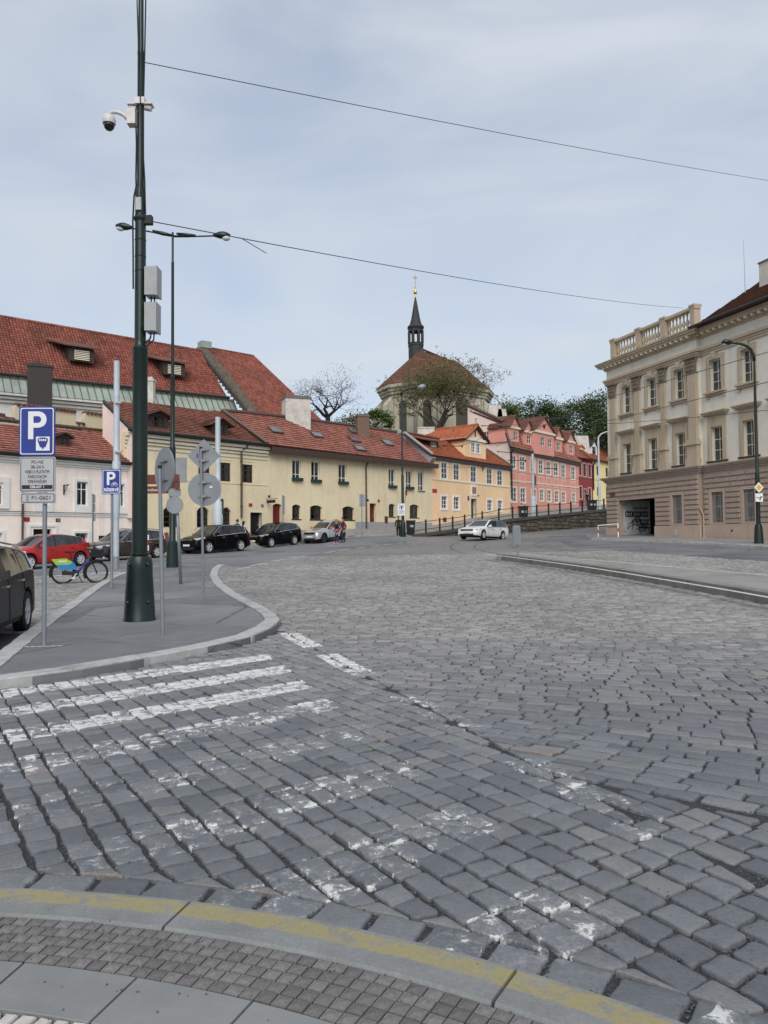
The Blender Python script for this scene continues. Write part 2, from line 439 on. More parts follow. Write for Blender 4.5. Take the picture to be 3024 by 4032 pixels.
def resample(line, step):
    L = [0]
    for a, b in zip(line, line[1:]): L.append(L[-1] + (b - a).length)
    n = max(1, round(L[-1] / step)); out = []
    for k in range(n + 1):
        q = L[-1] * k / n; i = 0
        while i < len(L) - 2 and L[i + 1] < q: i += 1
        f_ = (q - L[i]) / max(1e-9, L[i + 1] - L[i]); out.append(line[i].lerp(line[i + 1], f_))
    return out
def kerb_line(name, line, width, side, zf, drop, mat, label, step=1.0, gap=.009):
    """a row of kerb stones, each a part; side=+1: the stones lie to the left of the line's direction"""
    root = tag(bpy.data.objects.new(name, None), label, kind='structure'); link(root); root.location = (*line[0], 0)
    big = resample(line, step); 
    for i in range(len(big) - 1):
        sub = [big[i].lerp(big[i + 1], k / 3) for k in range(4)]
        sub = [q + Vector((random.gauss(0, .006), random.gauss(0, .006))) for q in sub]
        if (big[i + 1] - big[i]).length > .1:
            t = (big[i + 1] - big[i]).normalized(); sub[0] = sub[0] + t * gap; sub[3] = sub[3] - t * gap
        inn = offset(sub, width * side); b = MB(); dz = random.uniform(-.006, .006); w = .014
        ch = offset(sub, w * side)
        rows = [[(p.x, p.y, zf(p.x, p.y) - drop) for p in sub], [(p.x, p.y, zf(p.x, p.y) - w + dz) for p in sub], [(p.x, p.y, zf(p.x, p.y) + dz) for p in ch], [(p.x, p.y, zf(p.x, p.y) + dz) for p in inn], [(p.x, p.y, zf(p.x, p.y) - drop) for p in inn]]
        vs = [q for r_ in rows for q in r_]; fs = []
        for r_ in range(4):
            for k in range(3):
                f4 = (r_ * 4 + k, r_ * 4 + k + 1, (r_ + 1) * 4 + k + 1, (r_ + 1) * 4 + k); fs.append(f4 if side > 0 else f4[::-1])
        for k in (0, 3):
            f5 = tuple(r_ * 4 + k for r_ in range(5)); fs.append(f5)
        b.add(vs, fs)
        o = b.build('kerb_stone', mat, root, origin=(sub[0].x, sub[0].y, zf(sub[0].x, sub[0].y)))
        o.location = Vector(o.location) - root.location
    return root
for nm, ln, sd_, lb in (('kerb', rim, 1, 'pale granite kerb curving round the asphalt refuge'), ('kerb', bayk[::-1], 1, 'granite kerb between asphalt refuge and cobbled parking bay'),
                        ('kerb', bayf, 1, 'granite kerb behind the bicycle along the far side of the parking bay')):
    kerb_line(nm, ln, .27, sd_, lambda x, y: pave_z(x, y) + .022, .2, 'granite', lb, 1.15)
CURBL = [V2(W(z3(-60, 1560), 44.5)), V2(W(z3(420, 1530), 48.5)), V2(W(z3(900, 1500), 53.5)), V2(W(z4(20, 1462), 58.5)), V2(W(z4(200, 1442), 60.5)), V2(W(z4(420, 1425), 62.0)), V2(W(z4(640, 1408), 63.5))]
CURBL = [Vector((-25.5, 32.5)), Vector((-20.6, 37.8)), Vector((-16.6, 42.2))] + CURBL[1:]
dashes = [GPave(p) for p in ((z2(2050, 705)[0], 2236), zv(575, 1217), zv(657, 1202), zv(755, 1187), zv(817, 1179), zv(894, 1171))]
pave_poly = rim + [Vector((p.x, p.y)) for p in dashes] + [V2(G(zv(905, 1168)))] + [p + Vector((.75, -.66)) * .02 for p in CURBL[::-1]] + [Vector((-30, 28))] + bayf[:-1] + bayk[::-1]
pavement = sheet('pavement', [(p.x, p.y) for p in pave_poly], pave_z, 'asphalt', 1.0, skirt=.3)
tag(pavement, 'dark grey asphalt of the refuge and the street beyond it', kind='structure')

# --- outlines of the tram platform and the asphalt lane (no setts there)
PH = .25
pf = [V2(G(zv(*p))) for p in ((1072, 1209), (1130, 1216), (1200, 1226), (1300, 1241), (1400, 1258), (1500, 1276), (1600, 1294), (1659, 1305), (1760, 1325))]
pb = [V2(G(zv(*p), PH)) for p in ((1100, 1195), (1190, 1203), (1300, 1212), (1400, 1221), (1500, 1230), (1659, 1244), (1800, 1257))]
rk = [V2(G(zv(*p))) for p in ((1277, 1166), (1350, 1168.5), (1430, 1172), (1520, 1176), (1600, 1181), (1659, 1185), (1760, 1193))]
rd_ = [V2(G(zv(*p))) for p in ((1250, 1186), (1330, 1190), (1420, 1196), (1520, 1204), (1659, 1214), (1800, 1224))]
far_r = [V2(G(zv(1180, 1158))), V2(G(zv(1265, 1155)))]
no_sett = [pf + pb[::-1], [far_r[0]] + rd_ + rk[::-1] + [far_r[1]]]
# --- setts
SETT_FAR = 39.5
def zoneB(x, y): return y > LA0.y or ((Vector((x, y)) - LA0).dot(LAn) > 0 and y > 4.95 - .9 * (x - 1.5))
def clip(poly, n, d):      # keep n.p > d
    out = []
    for i, p in enumerate(poly):
        q = poly[(i + 1) % len(poly)]; a, b = n.dot(p) - d, n.dot(q) - d
        if a > 0: out.append(p)
        if (a > 0) != (b > 0): out.append(p.lerp(q, a / (a - b)))
    return out
def area(p): return abs(sum(p[i].x * p[(i + 1) % len(p)].y - p[(i + 1) % len(p)].x * p[i].y for i in range(len(p)))) / 2
N2 = Vector((.9, 1)).normalized(); D2 = N2.dot(Vector((1.5, 4.95)))
polys = []
def jit(v): return Vector((v.x + random.gauss(0, .007), v.y + random.gauss(0, .007)))
def infield(x, y): return 2.2 < y < SETT_FAR and abs(x) < .56 * y + 1.4
def bay_or_road(x, y):
    if inside(pave_poly, x, y) or (y > 15 and any(inside(k, x, y) for k in no_sett)): return False
    return True
# far field: rows run across the road and swing towards the camera on the near right
v = 5.0
while v < SETT_FAR:
    pit = .172 + random.uniform(-.01, .01); u = -(.56 * v + 1.5) - random.random() * .2
    k0 = .6 * min(1.6, max(0, (12 - v) / 6)) ** 1.3; v2 = v + pit; k1 = .6 * min(1.6, max(0, (12 - v2) / 6)) ** 1.3
    while u < .56 * v + 3.5:
        L = random.choice((.2, .23, .26, .3)) + random.uniform(-.02, .02); u2 = u + L; g = random.uniform(.005, .009)
        gv_ = g + random.uniform(.004, .008); f0 = lambda q: v + gv_ - k0 * (q - 1.5); f1 = lambda q: v2 - gv_ - k1 * (q - 1.5)
        cxm, cym = u + L / 2, (f0(u) + f1(u2)) / 2
        if infield(cxm, cym):
            sh = (k0 + k1) / 2 * pit          # keep the cross joints square to the row
            P4 = [jit(Vector((u + g, f0(u + g)))), jit(Vector((u2 - g, f0(u2 - g)))), jit(Vector((u2 - g + sh * .7, f1(u2 - g + sh * .7)))), jit(Vector((u + g + sh * .7, f1(u + g + sh * .7))))]
            Q = clip(clip(P4, LAn, LAn.dot(LA0) + .012), N2, D2 + .012) if cxm < 4 and cym < LA0.y else P4
            if len(Q) > 2 and area(Q) > .006 and bay_or_road(cxm, cym): polys.append(Q)
        u = u2
    v = v2
# side street field on the near left
RA = Vector((.53, -.848)); RB = Vector((.848, .53)); row = -9.0
while row < 9.0:
    pit = .18 + random.uniform(-.012, .015); s_ = -12.0 - random.random() * .2
    while s_ < 4.5:
        L = random.choice((.16, .19, .21, .24)) + random.uniform(-.015, .015); g = random.uniform(.006, .010)
        c_ = RA * (s_ + L / 2) + RB * (row + pit / 2)
        if infield(c_.x, c_.y) and not zoneB(c_.x, c_.y):
            gy = .009 + .007 * max(0, min(1, (6 - c_.y) / 3))
            P4 = [jit(RA * (s_ + g) + RB * (row + gy)), jit(RA * (s_ + L - g) + RB * (row + gy)), jit(RA * (s_ + L - g) + RB * (row + pit - gy)), jit(RA * (s_ + g) + RB * (row + pit - gy))]
            Q = P4
            wa = (c_ - LA0).dot(LAn); wb = N2.dot(c_) - D2
            if wa < 0 and (wa > -.3): Q = clip(Q, -LAn, -LAn.dot(LA0) + .012)
            elif wa >= 0: Q = clip(Q, -N2, -D2 + .012)
            out = []
            for p in Q:
                dd = p - KC; r_ = dd.length
                out.append(KC + dd * ((KR + .2) / r_) if r_ < KR + .2 else p)
            if len(out) > 2 and area(out) > .006 and bay_or_road(c_.x, c_.y): polys.append(out)
        s_ += L
    row += pit
# a course of flat setts along the near kerb
a_ = KA0
while a_ > KA1:
    da = random.uniform(.2, .3) / KR; q = a_ - da
    P4 = [Vector(arc(KR + .012, a_ - .0022)), Vector(arc(KR + .012, q + .0022)), Vector(arc(KR + .19 + random.uniform(-.012, .008), q + .0028)), Vector(arc(KR + .19 + random.uniform(-.012, .008), a_ - .0028))]
    c_ = sum(P4, Vector((0, 0))) / 4
    if infield(c_.x, c_.y) or c_.y < 2.4: polys.append([jit(p) for p in P4])
    a_ = q
def ccw(p):
    return p if sum(p[i].x * p[(i + 1) % len(p)].y - p[(i + 1) % len(p)].x * p[i].y for i in range(len(p))) > 0 else p[::-1]
def sett(b, poly, hi):
    P = ccw(poly); c_ = sum(P, Vector((0, 0))) / len(P); zt = h(c_.x, c_.y) + random.gauss(0, .0035)
    tx, ty = random.gauss(0, .016), random.gauss(0, .016)
    if hi:
        Q = []
        for i, p in enumerate(P):
            a, q = P[i - 1], P[(i + 1) % len(P)]
            la, lq = (a - p).length, (q - p).length
            Q += [p.lerp(a, min(.3, .011 / max(.011, la))), p.lerp(q, min(.3, .011 / max(.011, lq)))]
            for t in (.3, .7): Q.append(p.lerp(q, t) + (p.lerp(q, t) - c_).normalized() * random.uniform(-.007, .004))
        P = Q
    n = len(P); rings = ((1.0, -.04), (1.0, -.011), (.972, -.003), (.9, .0), (.45, .0015)) if hi else ((1.0, -.04), (.995, -.008), (.92, 0.0))
    k = len(b.v)
    for f_, dz in rings:
        for p in P:
            q = c_ + (p - c_) * f_; b.v.append((q.x, q.y, zt + dz + tx * (q.x - c_.x) + ty * (q.y - c_.y)))
    for r_ in range(len(rings) - 1):
        for i in range(n):
            j = (i + 1) % n; b.f.append((k + r_ * n + i, k + r_ * n + j, k + (r_ + 1) * n + j, k + (r_ + 1) * n + i)); b.mi.append(0)
    b.f.append(tuple(k + (len(rings) - 1) * n + i for i in range(n))); b.mi.append(0)
def pix(x, y, z):
    d = Vector((x, y, z)) - EYE; w = d.dot(_f); return (CX + FPX * d.dot(_r) / w, CY - FPX * d.dot(_u) / w, w)
def prominence(p):
    c_ = sum(p, Vector((0, 0))) / len(p); X, Y, w = pix(c_.x, c_.y, 0)
    return -w if (0 < X < 3024 and Y < 4032) else -1e3 - w
polys.sort(key=prominence, reverse=True)
for p in polys[:300]:
    b = MB(); sett(b, p, True); c_ = sum(p, Vector((0, 0))) / len(p)
    b.build('sett', 'sett', road, smooth=True, origin=(c_.x, c_.y, 0))
b = MB()
for p in polys[300:]:
    c_ = sum(p, Vector((0, 0))) / len(p); sett(b, p, c_.y < 9.5 and abs(c_.x) < .52 * c_.y + .4)
tag(b.build('setts', 'sett', road, smooth=True), kind='stuff')
# grit lying in the joints near the camera
b = MB()
for _ in range(8500):
    y = 2.5 + abs(random.gauss(0, 1.8)); x = random.uniform(-.55 * y, .55 * y)
    if (Vector((x, y)) - KC).length < KR + .01: continue
    r_ = random.uniform(.003, .0085); zz = -.021 + random.random() * .014
    a, e_, c_ = [random.uniform(.6, 1.3) * r_ for _ in range(3)]
    b.add([(x - a, y, zz), (x, y - e_, zz), (x + a, y, zz), (x, y + e_, zz), (x + a * .2, y, zz + c_)], [(0, 1, 4), (1, 2, 4), (2, 3, 4), (3, 0, 4)])
for _ in range(260):
    y = 2.2 + random.random() * 1.6; x = random.uniform(-.55 * y, .55 * y); r_ = random.uniform(.003, .006); zz = .02
    if (Vector((x, y)) - KC).length > KR - .02: zz = .0
    b.add([(x - r_, y, zz), (x, y - r_, zz), (x + r_, y, zz), (x, y + r_, zz), (x, y, zz + r_)], [(0, 1, 4), (1, 2, 4), (2, 3, 4), (3, 0, 4)])
tag(b.build('grit', 'grit_stone'), 'loose dark grit lying in the joints of the setts', kind='stuff')

# --- near pavement: kerb with a yellow line, tactile blocks, slabs, mosaic
def arc_piece(r0, r1, a0, a1, zt, zb, n=5, bev=.008):
    b = MB(); vs = []
    for r_, zz in ((r0, zb), (r0, zt - bev), (r0 - bev, zt), (r1 + bev, zt), (r1, zt - bev), (r1, zb)):
        for k in range(n): vs.append((*arc(r_, a0 + (a1 - a0) * k / (n - 1)), zz))
    fs = [(i * n + k, (i + 1) * n + k, (i + 1) * n + k + 1, i * n + k + 1) for i in range(5) for k in range(n - 1)]
    fs += [tuple(i * n for i in range(6)), tuple(i * n + n - 1 for i in reversed(range(6)))]
    return b.add(vs, [f_[::-1] for f_ in fs])
footpath = tag(bpy.data.objects.new('footpath', None), 'pavement at the crossing with tactile strip and yellow lined kerb', kind='structure'); link(footpath)
joints = [math.atan2(V2(G(p, .02)).y - KC.y, V2(G(p, .02)).x - KC.x) for p in ((741, 3560), (2020, 3840))]
dj = joints[0] - joints[1]; ja = [joints[0] + 2 * dj, joints[0] + dj, joints[0], joints[1], joints[1] - dj]
for i in range(4):
    arc_piece(KR, KR - .25, ja[i] - .0014, ja[i + 1] + .0014, .022 + random.uniform(-.003, .003), -.1, 12, .012).build('kerb_stone', 'near_kerb', footpath, smooth=True, angle=35)
tw = .064; R0 = KR - .257
tdata = None
for r_ in range(5):
    ra = R0 - r_ * tw; a_ = ja[0] + r_ * .011
    while a_ > ja[4]:
        da = .064 / ra; X, Y, w_ = pix(*arc(ra - tw / 2, a_ - da / 2), .02)
        if -350 < X < 3200 and Y < 4300:
            if tdata is None:
                b = MB(); s = .0288; q = .0275
                b.add([(-s, -s, -.03), (s, -s, -.03), (s, s, -.03), (-s, s, -.03), (-s, -s, 0), (s, -s, 0), (s, s, 0), (-s, s, 0), (-.02, -.02, .001), (.02, -.02, .001), (.02, .02, .001), (-.02, .02, .001), (-.007, -.007, .006), (.007, -.007, .006), (.007, .007, .006), (-.007, .007, .006)],
                      [(0, 1, 5, 4), (1, 2, 6, 5), (2, 3, 7, 6), (3, 0, 4, 7)] + [(4 + 4 * k + i, 4 + 4 * k + (i + 1) % 4, 8 + 4 * k + (i + 1) % 4, 8 + 4 * k + i) for k in range(2) for i in range(4)] + [(12, 13, 14, 15)])
                o = b.build('tactile_block', 'tactile', footpath); tdata = o.data
            else:
                o = bpy.data.objects.new('tactile_block', tdata); link(o, footpath)
            mid_ = arc(ra - tw / 2, a_ - da / 2); o.location = (*mid_, .016 + random.uniform(-.002, .002)); o.rotation_euler = (random.gauss(0, .015), random.gauss(0, .015), a_ - da / 2 + math.pi / 2)
        a_ -= da
R1 = R0 - 5 * tw - .004
a_ = joints[0] + .9; k = 0
while a_ > ja[4]:
    da = .47 / R1; arc_piece(R1, R1 - .27, a_ - .0012, a_ - da + .0012, .018 + random.uniform(-.0015, .0015), -.08, 5, .003).build('paving_slab', 'slab', footpath); a_ -= da
R2 = R1 - .276
b = MB()
for r_ in range(14):
    ra = R2 - .064 * r_; a_ = ja[0] + random.random() * .02
    while a_ > ja[4]:
        da = random.uniform(.058, .07) / ra; X, Y, w_ = pix(*arc(ra, a_), .02)
        if -300 < X < 3300:
            P4 = [Vector(arc(ra - .004, a_ - .002)), Vector(arc(ra - .06, a_ - .002)), Vector(arc(ra - .06, a_ - da + .002)), Vector(arc(ra - .004, a_ - da + .002))]
            P4 = [p + Vector((random.gauss(0, .003), random.gauss(0, .003))) for p in P4]; c_ = sum(P4, Vector((0, 0))) / 4; zt = .017 + random.gauss(0, .002); k = len(b.v)
            for f_, dz in ((1, -.03), (.97, -.006), (.8, 0)):
                for p in ccw(P4): q = c_ + (p - c_) * f_; b.v.append((q.x, q.y, zt + dz))
            for rr in range(2):
                for i in range(4): b.f.append((k + rr * 4 + i, k + rr * 4 + (i + 1) % 4, k + rr * 4 + 4 + (i + 1) % 4, k + rr * 4 + 4 + i)); b.mi.append(0)
            b.f.append((k + 8, k + 9, k + 10, k + 11)); b.mi.append(0)
        a_ -= da
tag(b.build('mosaic_stones', 'mosaic', footpath), kind='stuff')
pts = [arc(KR - .02, ja[0] + (ja[4] - ja[0]) * k / 40) for k in range(41)]
b = MB(); b.poly([(x, y, -.004) for x, y in pts][::-1] + [(-3, -1, -.004), (3, -1, -.004)][::1]); b.build('bedding', 'road_base', footpath)

# --- tram platform on the right
tip = V2(G(zv(1079, 1199), PH))
plz = lambda x, y: h(x, y) + PH
kerb_line('kerb', pf[::-1], .3, -1, lambda x, y: plz(x, y) + .004, .3, 'granite_mid', 'high dark stone kerb along the tram platform', 1.3)
def platform_stripe(q0, q1, name, mat, w, label):
    pass
ploy = pf + pb[::-1]
platform = sheet('tram_platform', [(p.x, p.y) for p in ploy], plz, 'footway', 1.5); tag(platform, 'raised asphalt tram platform beside the rails', kind='structure')
b = MB(); bb = pb
for p, q in zip(bb, bb[1:]): b.quad((p.x, p.y, plz(*p)), (q.x, q.y, plz(*q)), (q.x, q.y, h(*q) - .05), (p.x, p.y, h(*p) - .05))
for p, q in ((pb[0], tip), (tip, pf[0])): b.quad((p.x, p.y, plz(*p)), (q.x, q.y, plz(*q)), (q.x, q.y, h(*q) - .05), (p.x, p.y, h(*p) - .05))
b.build('platform_edge', 'granite', platform)
def strip(name, line, w, zf, mat, label=None, parent=None, lift=.006):
    line = [V2(p) for p in line]; a, c_ = offset(line, w / 2), offset(line, -w / 2); b = MB()
    vs = [(p.x, p.y, zf(p.x, p.y) + lift) for p in a] + [(p.x, p.y, zf(p.x, p.y) + lift) for p in c_]; n = len(line)
    b.add(vs, [(n + i, n + i + 1, i + 1, i) for i in range(n - 1)])
    o = b.build(name, mat, parent)
    if label: tag(o, label, kind='structure')
    return o
strip('platform_line', resample(offset(pf, -.52), 1), .15, plz, 'road_paint', parent=platform)
strip('platform_line', resample(offset(pb, .12), 1), .1, plz, 'cream_paint', parent=platform)
# --- asphalt lane and pavement in front of the building on the right
lane = sheet('road_lane', [(p.x, p.y) for p in [far_r[0]] + rd_ + rk[::-1] + [far_r[1]]], lambda x, y: h(x, y) - .02, 'asphalt_road', 1.5); tag(lane, 'asphalt lane between the tram rails and the corner building', kind='structure')
kerb_line('kerb', rk, .22, 1, lambda x, y: h(x, y) + .11, .25, 'granite', 'worn kerb below the stuccoed corner building', 1.4)
# markings and rails lying on the road
rsurf = lambda x, y: h(x, y) - .026
for p, q in (((1215, 1183), (1300, 1188)), ((1300, 1188), (1420, 1196)), ((1440, 1197.5), (1560, 1206)), ((1580, 1207.5), (1700, 1216))):
    strip('road_marking', resample([V2(G(zv(*p))), V2(G(zv(*q)))], 1), .12, rsurf, 'road_paint', 'white dash between the rails and the asphalt lane', lift=.012)
def z5b(X, Y): return (600 + .4822 * X, 1900 + .4822 * Y)
dl = [((690, 712), (805, 690)), ((800, 682), (930, 660)), ((970, 645), (1075, 630)), ((1115, 618), (1240, 605)), ((1408, 577), (1500, 563)), ((1515, 559), (1612, 545))]
for i, (p, q) in enumerate(dl):
    a, c_ = GPave(z5b(*p)), GPave(z5b(*q)); strip('road_marking', resample([a, c_], .8), .2, pave_z, 'road_paint', 'white edge dash where asphalt meets setts', lift=.012)
for p, q in (((232, 1562), (330, 1550)), ((375, 1545), (458, 1537)), ((495, 1530), (580, 1522)), ((620, 1516), (680, 1511)), ((715, 1506), (780, 1500))):
    a, c_ = V2(G(z4(*p))), V2(G(z4(*q))); strip('road_marking', resample([a, c_], .8), .2, pave_z, 'road_paint', 'white edge dash in front of the retaining wall', lift=.014)
tri = [V2(G(z5(*p))) for p in ((270, 1503), (548, 1532), (550, 1562), (420, 1560))]
for i, (a, c_) in enumerate(((0, 1), (0, 3), (3, 2), )):
    strip('road_marking', resample([tri[a], tri[c_]], .7), .28, rsurf, 'road_paint', 'white chevron outline before the platform tip', lift=.012)
def rail(px, label):
    return strip('tram_rail', resample([V2(G(p)) for p in px], .8), .09, rsurf, 'rail_steel', label, lift=.009)
rail([z5(*p) for p in ((230, 1405), (190, 1418), (160, 1440), (180, 1470), (260, 1492), (380, 1510), (550, 1530))], 'curved tram rail sweeping in front of the white car')
rail([z5(*p) for p in ((480, 1395), (400, 1412), (365, 1440), (390, 1462), (460, 1482), (560, 1496), (680, 1508))], 'inner curved tram rail beside the platform sign')
rail([z5(*p) for p in ((760, 1395), (690, 1415), (676, 1428), (720, 1450), (820, 1470), (1000, 1490), (1200, 1508), (1500, 1537), (1900, 1572), (2600, 1632))], 'tram rail curving past the platform')
rail([z5(*p) for p in ((1120, 1375), (960, 1395), (890, 1420), (930, 1440), (1100, 1466), (1400, 1496), (1659, 1522), (2200, 1572), (2700, 1618))], 'tram rail nearest the asphalt lane')
# ================================================================== building kit
def render_mat(name, c, dirt=(.27, .235, .19), amt=.5, rough=.9, streak=.5):
    """plaster: patchy tone, rain streaks, fine grain"""
    m = Mat(name, rough, 0, .2)
    a = m.noise(.45, 4, .6); b = m.noise(3.5, 5, .65); g = m.noise(45, 2, .6); st = m.noise(1, 4, .6, sc3=(2.2, 2.2, .16))
    cc = m.scale(c, a.ramp(.3, .7, .93, 1.06)); cc = m.scale(cc, b.ramp(.3, .7, .95, 1.05))
    cc = m.mix((st.ramp(.52, .8) * streak + b.ramp(.6, .85) * .5) * amt, cc, dirt)
    m.col(cc); m.bump(g * .7 + b * .3, .25, .008); M[name] = m.m
render_mat('plaster_pink_pale', (.90, .79, .71)); render_mat('plaster_yellow', (.73, .63, .43)); render_mat('plaster_yellow_deep', (.72, .62, .42))
render_mat('plaster_orange', (.86, .60, .37), amt=.35); render_mat('plaster_pink', (.66, .30, .24), (.62, .36, .3), .35); render_mat('plaster_mauve', (.70, .57, .52))
render_mat('plaster_red', (.27, .055, .055)); render_mat('plaster_lemon', (.84, .72, .36)); render_mat('plaster_white', (.66, .65, .62)); render_mat('plaster_cream', (.71, .675, .585), (.36, .315, .25), .6)
render_mat('plaster_wall_top', (.62, .54, .38), (.35, .3, .2), .5)
render_mat('stucco_trim', (.47, .39, .285), (.2, .16, .12), .6, streak=.7); render_mat('stucco_brown', (.385, .305, .25), (.16, .13, .10), .6, streak=.7); render_mat('stucco_plinth', (.48, .365, .295), (.2, .15, .12), .6)
render_mat('trim_white', (.76, .75, .72), amt=.2); render_mat('trim_cream', (.70, .65, .52), amt=.2); render_mat('trim_pink', (.68, .42, .36), amt=.2); render_mat('plinth_grey', (.33, .33, .34), amt=.4)
render_mat('church_stone', (.46, .425, .34), (.12, .11, .085), .95, streak=1); render_mat('church_dark', (.085, .08, .065), (.1, .09, .07), .6)
plain('frame_white', (.74, .73, .70), .5); plain('frame_brown', (.055, .035, .025), .5); plain('frame_cream', (.62, .58, .47), .5); plain('frame_grey', (.30, .30, .29), .5)
plain('door_red', (.16, .018, .014), .5); plain('door_dark', (.012, .010, .009), .6); plain('door_grey', (.10, .09, .08), .6)
plain('curtain', (.46, .45, .43), .95, var=.1, nscale=9); plain('interior', (.10, .095, .09), .95)
plain('gutter_brown', (.085, .055, .045), .5, var=.2); plain('gutter_dark', (.03, .035, .033), .5, .3); plain('copper', (.29, .335, .285), .6, var=.14, nscale=1.2, dirt=((.2, .2, .19), .7, .7))
plain('slate', (.035, .035, .037), .7, var=.2); plain('wood_dark', (.045, .032, .025), .7, var=.25); plain('green_box', (.018, .04, .035), .5)
plain('gilt', (.62, .40, .10), .3, .9); plain('chimney_white', (.56, .53, .48), .9, var=.15, nscale=2, dirt=((.25, .22, .19), 1.5, .6)); plain('lead', (.13, .12, .115), .6, var=.2)
def tile_mat(name, a, b, dark=(.07, .035, .025), moss=.35):
    m = Mat(name, .82, 0, .25); rd = m.rand(); n = m.noise(.5, 4, .6); f = m.noise(14, 3, .6)
    c = m.mix(rd, a, b); c = m.mix(n.ramp(.45, .75) * moss, c, dark); c = m.mix((rd * 5.7).fract().ramp(.88, .97) * .5, c, dark)
    m.col(m.scale(c, f.ramp(.25, .75, .85, 1.15))); m.bump(f, .2, .01); M[name] = m.m
tile_mat('tile_big', (.19, .06, .043), (.31, .11, .08), moss=.5); tile_mat('tile_flat', (.26, .10, .075), (.38, .16, .12), moss=.45); tile_mat('tile_brown', (.19, .075, .053), (.29, .125, .09), moss=.5)
tile_mat('tile_orange', (.33, .10, .045), (.42, .14, .065), moss=.15); tile_mat('tile_church', (.10, .05, .034), (.20, .078, .048), (.055, .052, .032), .85); tile_mat('tile_rust', (.13, .065, .05), (.19, .09, .065), moss=.4)
plain('tile_dark', (.07, .026, .02), .9, var=.2)
def brick_mat(name):
    m = Mat(name, .85); t = m.node('ShaderNodeTexBrick'); t.inputs['Scale'].default_value = 4.2; t.inputs['Mortar Size'].default_value = .02
    t.inputs['Color1'].default_value = (.17, .08, .055, 1); t.inputs['Color2'].default_value = (.10, .06, .045, 1); t.inputs['Mortar'].default_value = (.3, .26, .21, 1)
    mm = m.node('ShaderNodeMapping'); mm.inputs['Rotation'].default_value = (R(90), 0, 0); m.link(m.objco(), mm.inputs[0]); m.link(mm.outputs[0], t.inputs[0])
    m.col(t.outputs[0]); m.bump(E_(m.t, t.outputs['Fac']), -.4, .02); M[name] = m.m
brick_mat('brick')
def glass_material():
    m = bpy.data.materials.new('pane_glass'); m.use_nodes = True; t = m.node_tree; t.nodes.clear()
    o = t.nodes.new('ShaderNodeOutputMaterial'); mixn = t.nodes.new('ShaderNodeMixShader'); tr = t.nodes.new('ShaderNodeBsdfTransparent'); gl = t.nodes.new('ShaderNodeBsdfGlossy')
    tr.inputs[0].default_value = (.62, .66, .66, 1); gl.inputs['Roughness'].default_value = .03; gl.inputs[0].default_value = (.9, .93, .95, 1)
    fr = t.nodes.new('ShaderNodeFresnel'); fr.inputs[0].default_value = 1.6
    t.links.new(fr.outputs[0], mixn.inputs[0]); t.links.new(tr.outputs[0], mixn.inputs[1]); t.links.new(gl.outputs[0], mixn.inputs[2]); t.links.new(mixn.outputs[0], o.inputs[0])
    M['pane_glass'] = m
glass_material()

def rect(F, zf, X0, Y0, X1, Y1):
    """pixel rectangle on a facade -> s0, s1, z0, z1"""
    xm, ym = (X0 + X1) / 2, (Y0 + Y1) / 2
    return (F.S(zf(X0, ym)), F.S(zf(X1, ym)), F.Z(zf(xm, Y1)), F.Z(zf(xm, Y0)))
def wall(name, F, par, mat, s0, s1, zb, zt, ops=(), rec=.18, depth=6.0, cap=True):
    """a wall with real openings and the closed body behind it; ops: (s0, s1, z0, z1, arch rise)"""
    zt0, zt1 = zt if hasattr(zt, '__len__') else (zt, zt); zmin = min(zt0, zt1) - .001
    ops = [(o + (0,))[:5] for o in ops]
    ss = sorted({s0, s1} | {round(q, 4) for o in ops for q in o[:2]}); zz = sorted({zb} | {round(q, 4) for o in ops for q in o[2:4]}) + [None]
    Z = lambda s, z: (zt0 + (zt1 - zt0) * (s - s0) / (s1 - s0)) if z is None else z
    b = MB(); P = F.P
    for i in range(len(ss) - 1):
        for j in range(len(zz) - 1):
            a, c = ss[i], ss[i + 1]; lo, hi = zz[j], zz[j + 1]; mz = (lo + (hi if hi is not None else Z((a + c) / 2, None))) / 2; ms = (a + c) / 2
            if any(o[0] - 1e-3 < ms < o[1] + 1e-3 and o[2] - 1e-3 < mz < o[3] + 1e-3 for o in ops): continue
            b.quad(P(a, lo), P(c, lo), P(c, Z(c, hi)), P(a, Z(a, hi)))
    for a, c, lo, hi, rise in ops:
        b.quad(P(a, lo), P(a, hi), P(a, hi, -rec), P(a, lo, -rec)); b.quad(P(c, lo, -rec), P(c, hi, -rec), P(c, hi), P(c, lo))
        b.quad(P(a, lo, -rec), P(c, lo, -rec), P(c, lo), P(a, lo)); b.quad(P(a, hi), P(c, hi), P(c, hi, -rec), P(a, hi, -rec))
        if rise:
            n = 8; arcp = [(a + (c - a) * k / n, hi - rise * (2 * k / n - 1) ** 2) for k in range(n + 1)]
            for k in range(n):
                (x0, y0), (x1, y1) = arcp[k], arcp[k + 1]
                b.quad(P(x0, y0), P(x1, y1), P(x1, hi), P(x0, hi)); b.quad(P(x0, y0), P(x0, y0, -rec), P(x1, y1, -rec), P(x1, y1))
    b.quad(P(s0, zb, -depth), P(s0, zb), P(s0, zt0), P(s0, zt0, -depth)); b.quad(P(s1, zb), P(s1, zb, -depth), P(s1, zt1, -depth), P(s1, zt1))
    b.quad(P(s1, zb, -depth), P(s0, zb, -depth), P(s0, zt0, -depth), P(s1, zt1, -depth))
    if cap: b.quad(P(s0, zt0), P(s1, zt1), P(s1, zt1, -depth), P(s0, zt0, -depth))
    return b.build(name, mat, par)
CDATA = {}
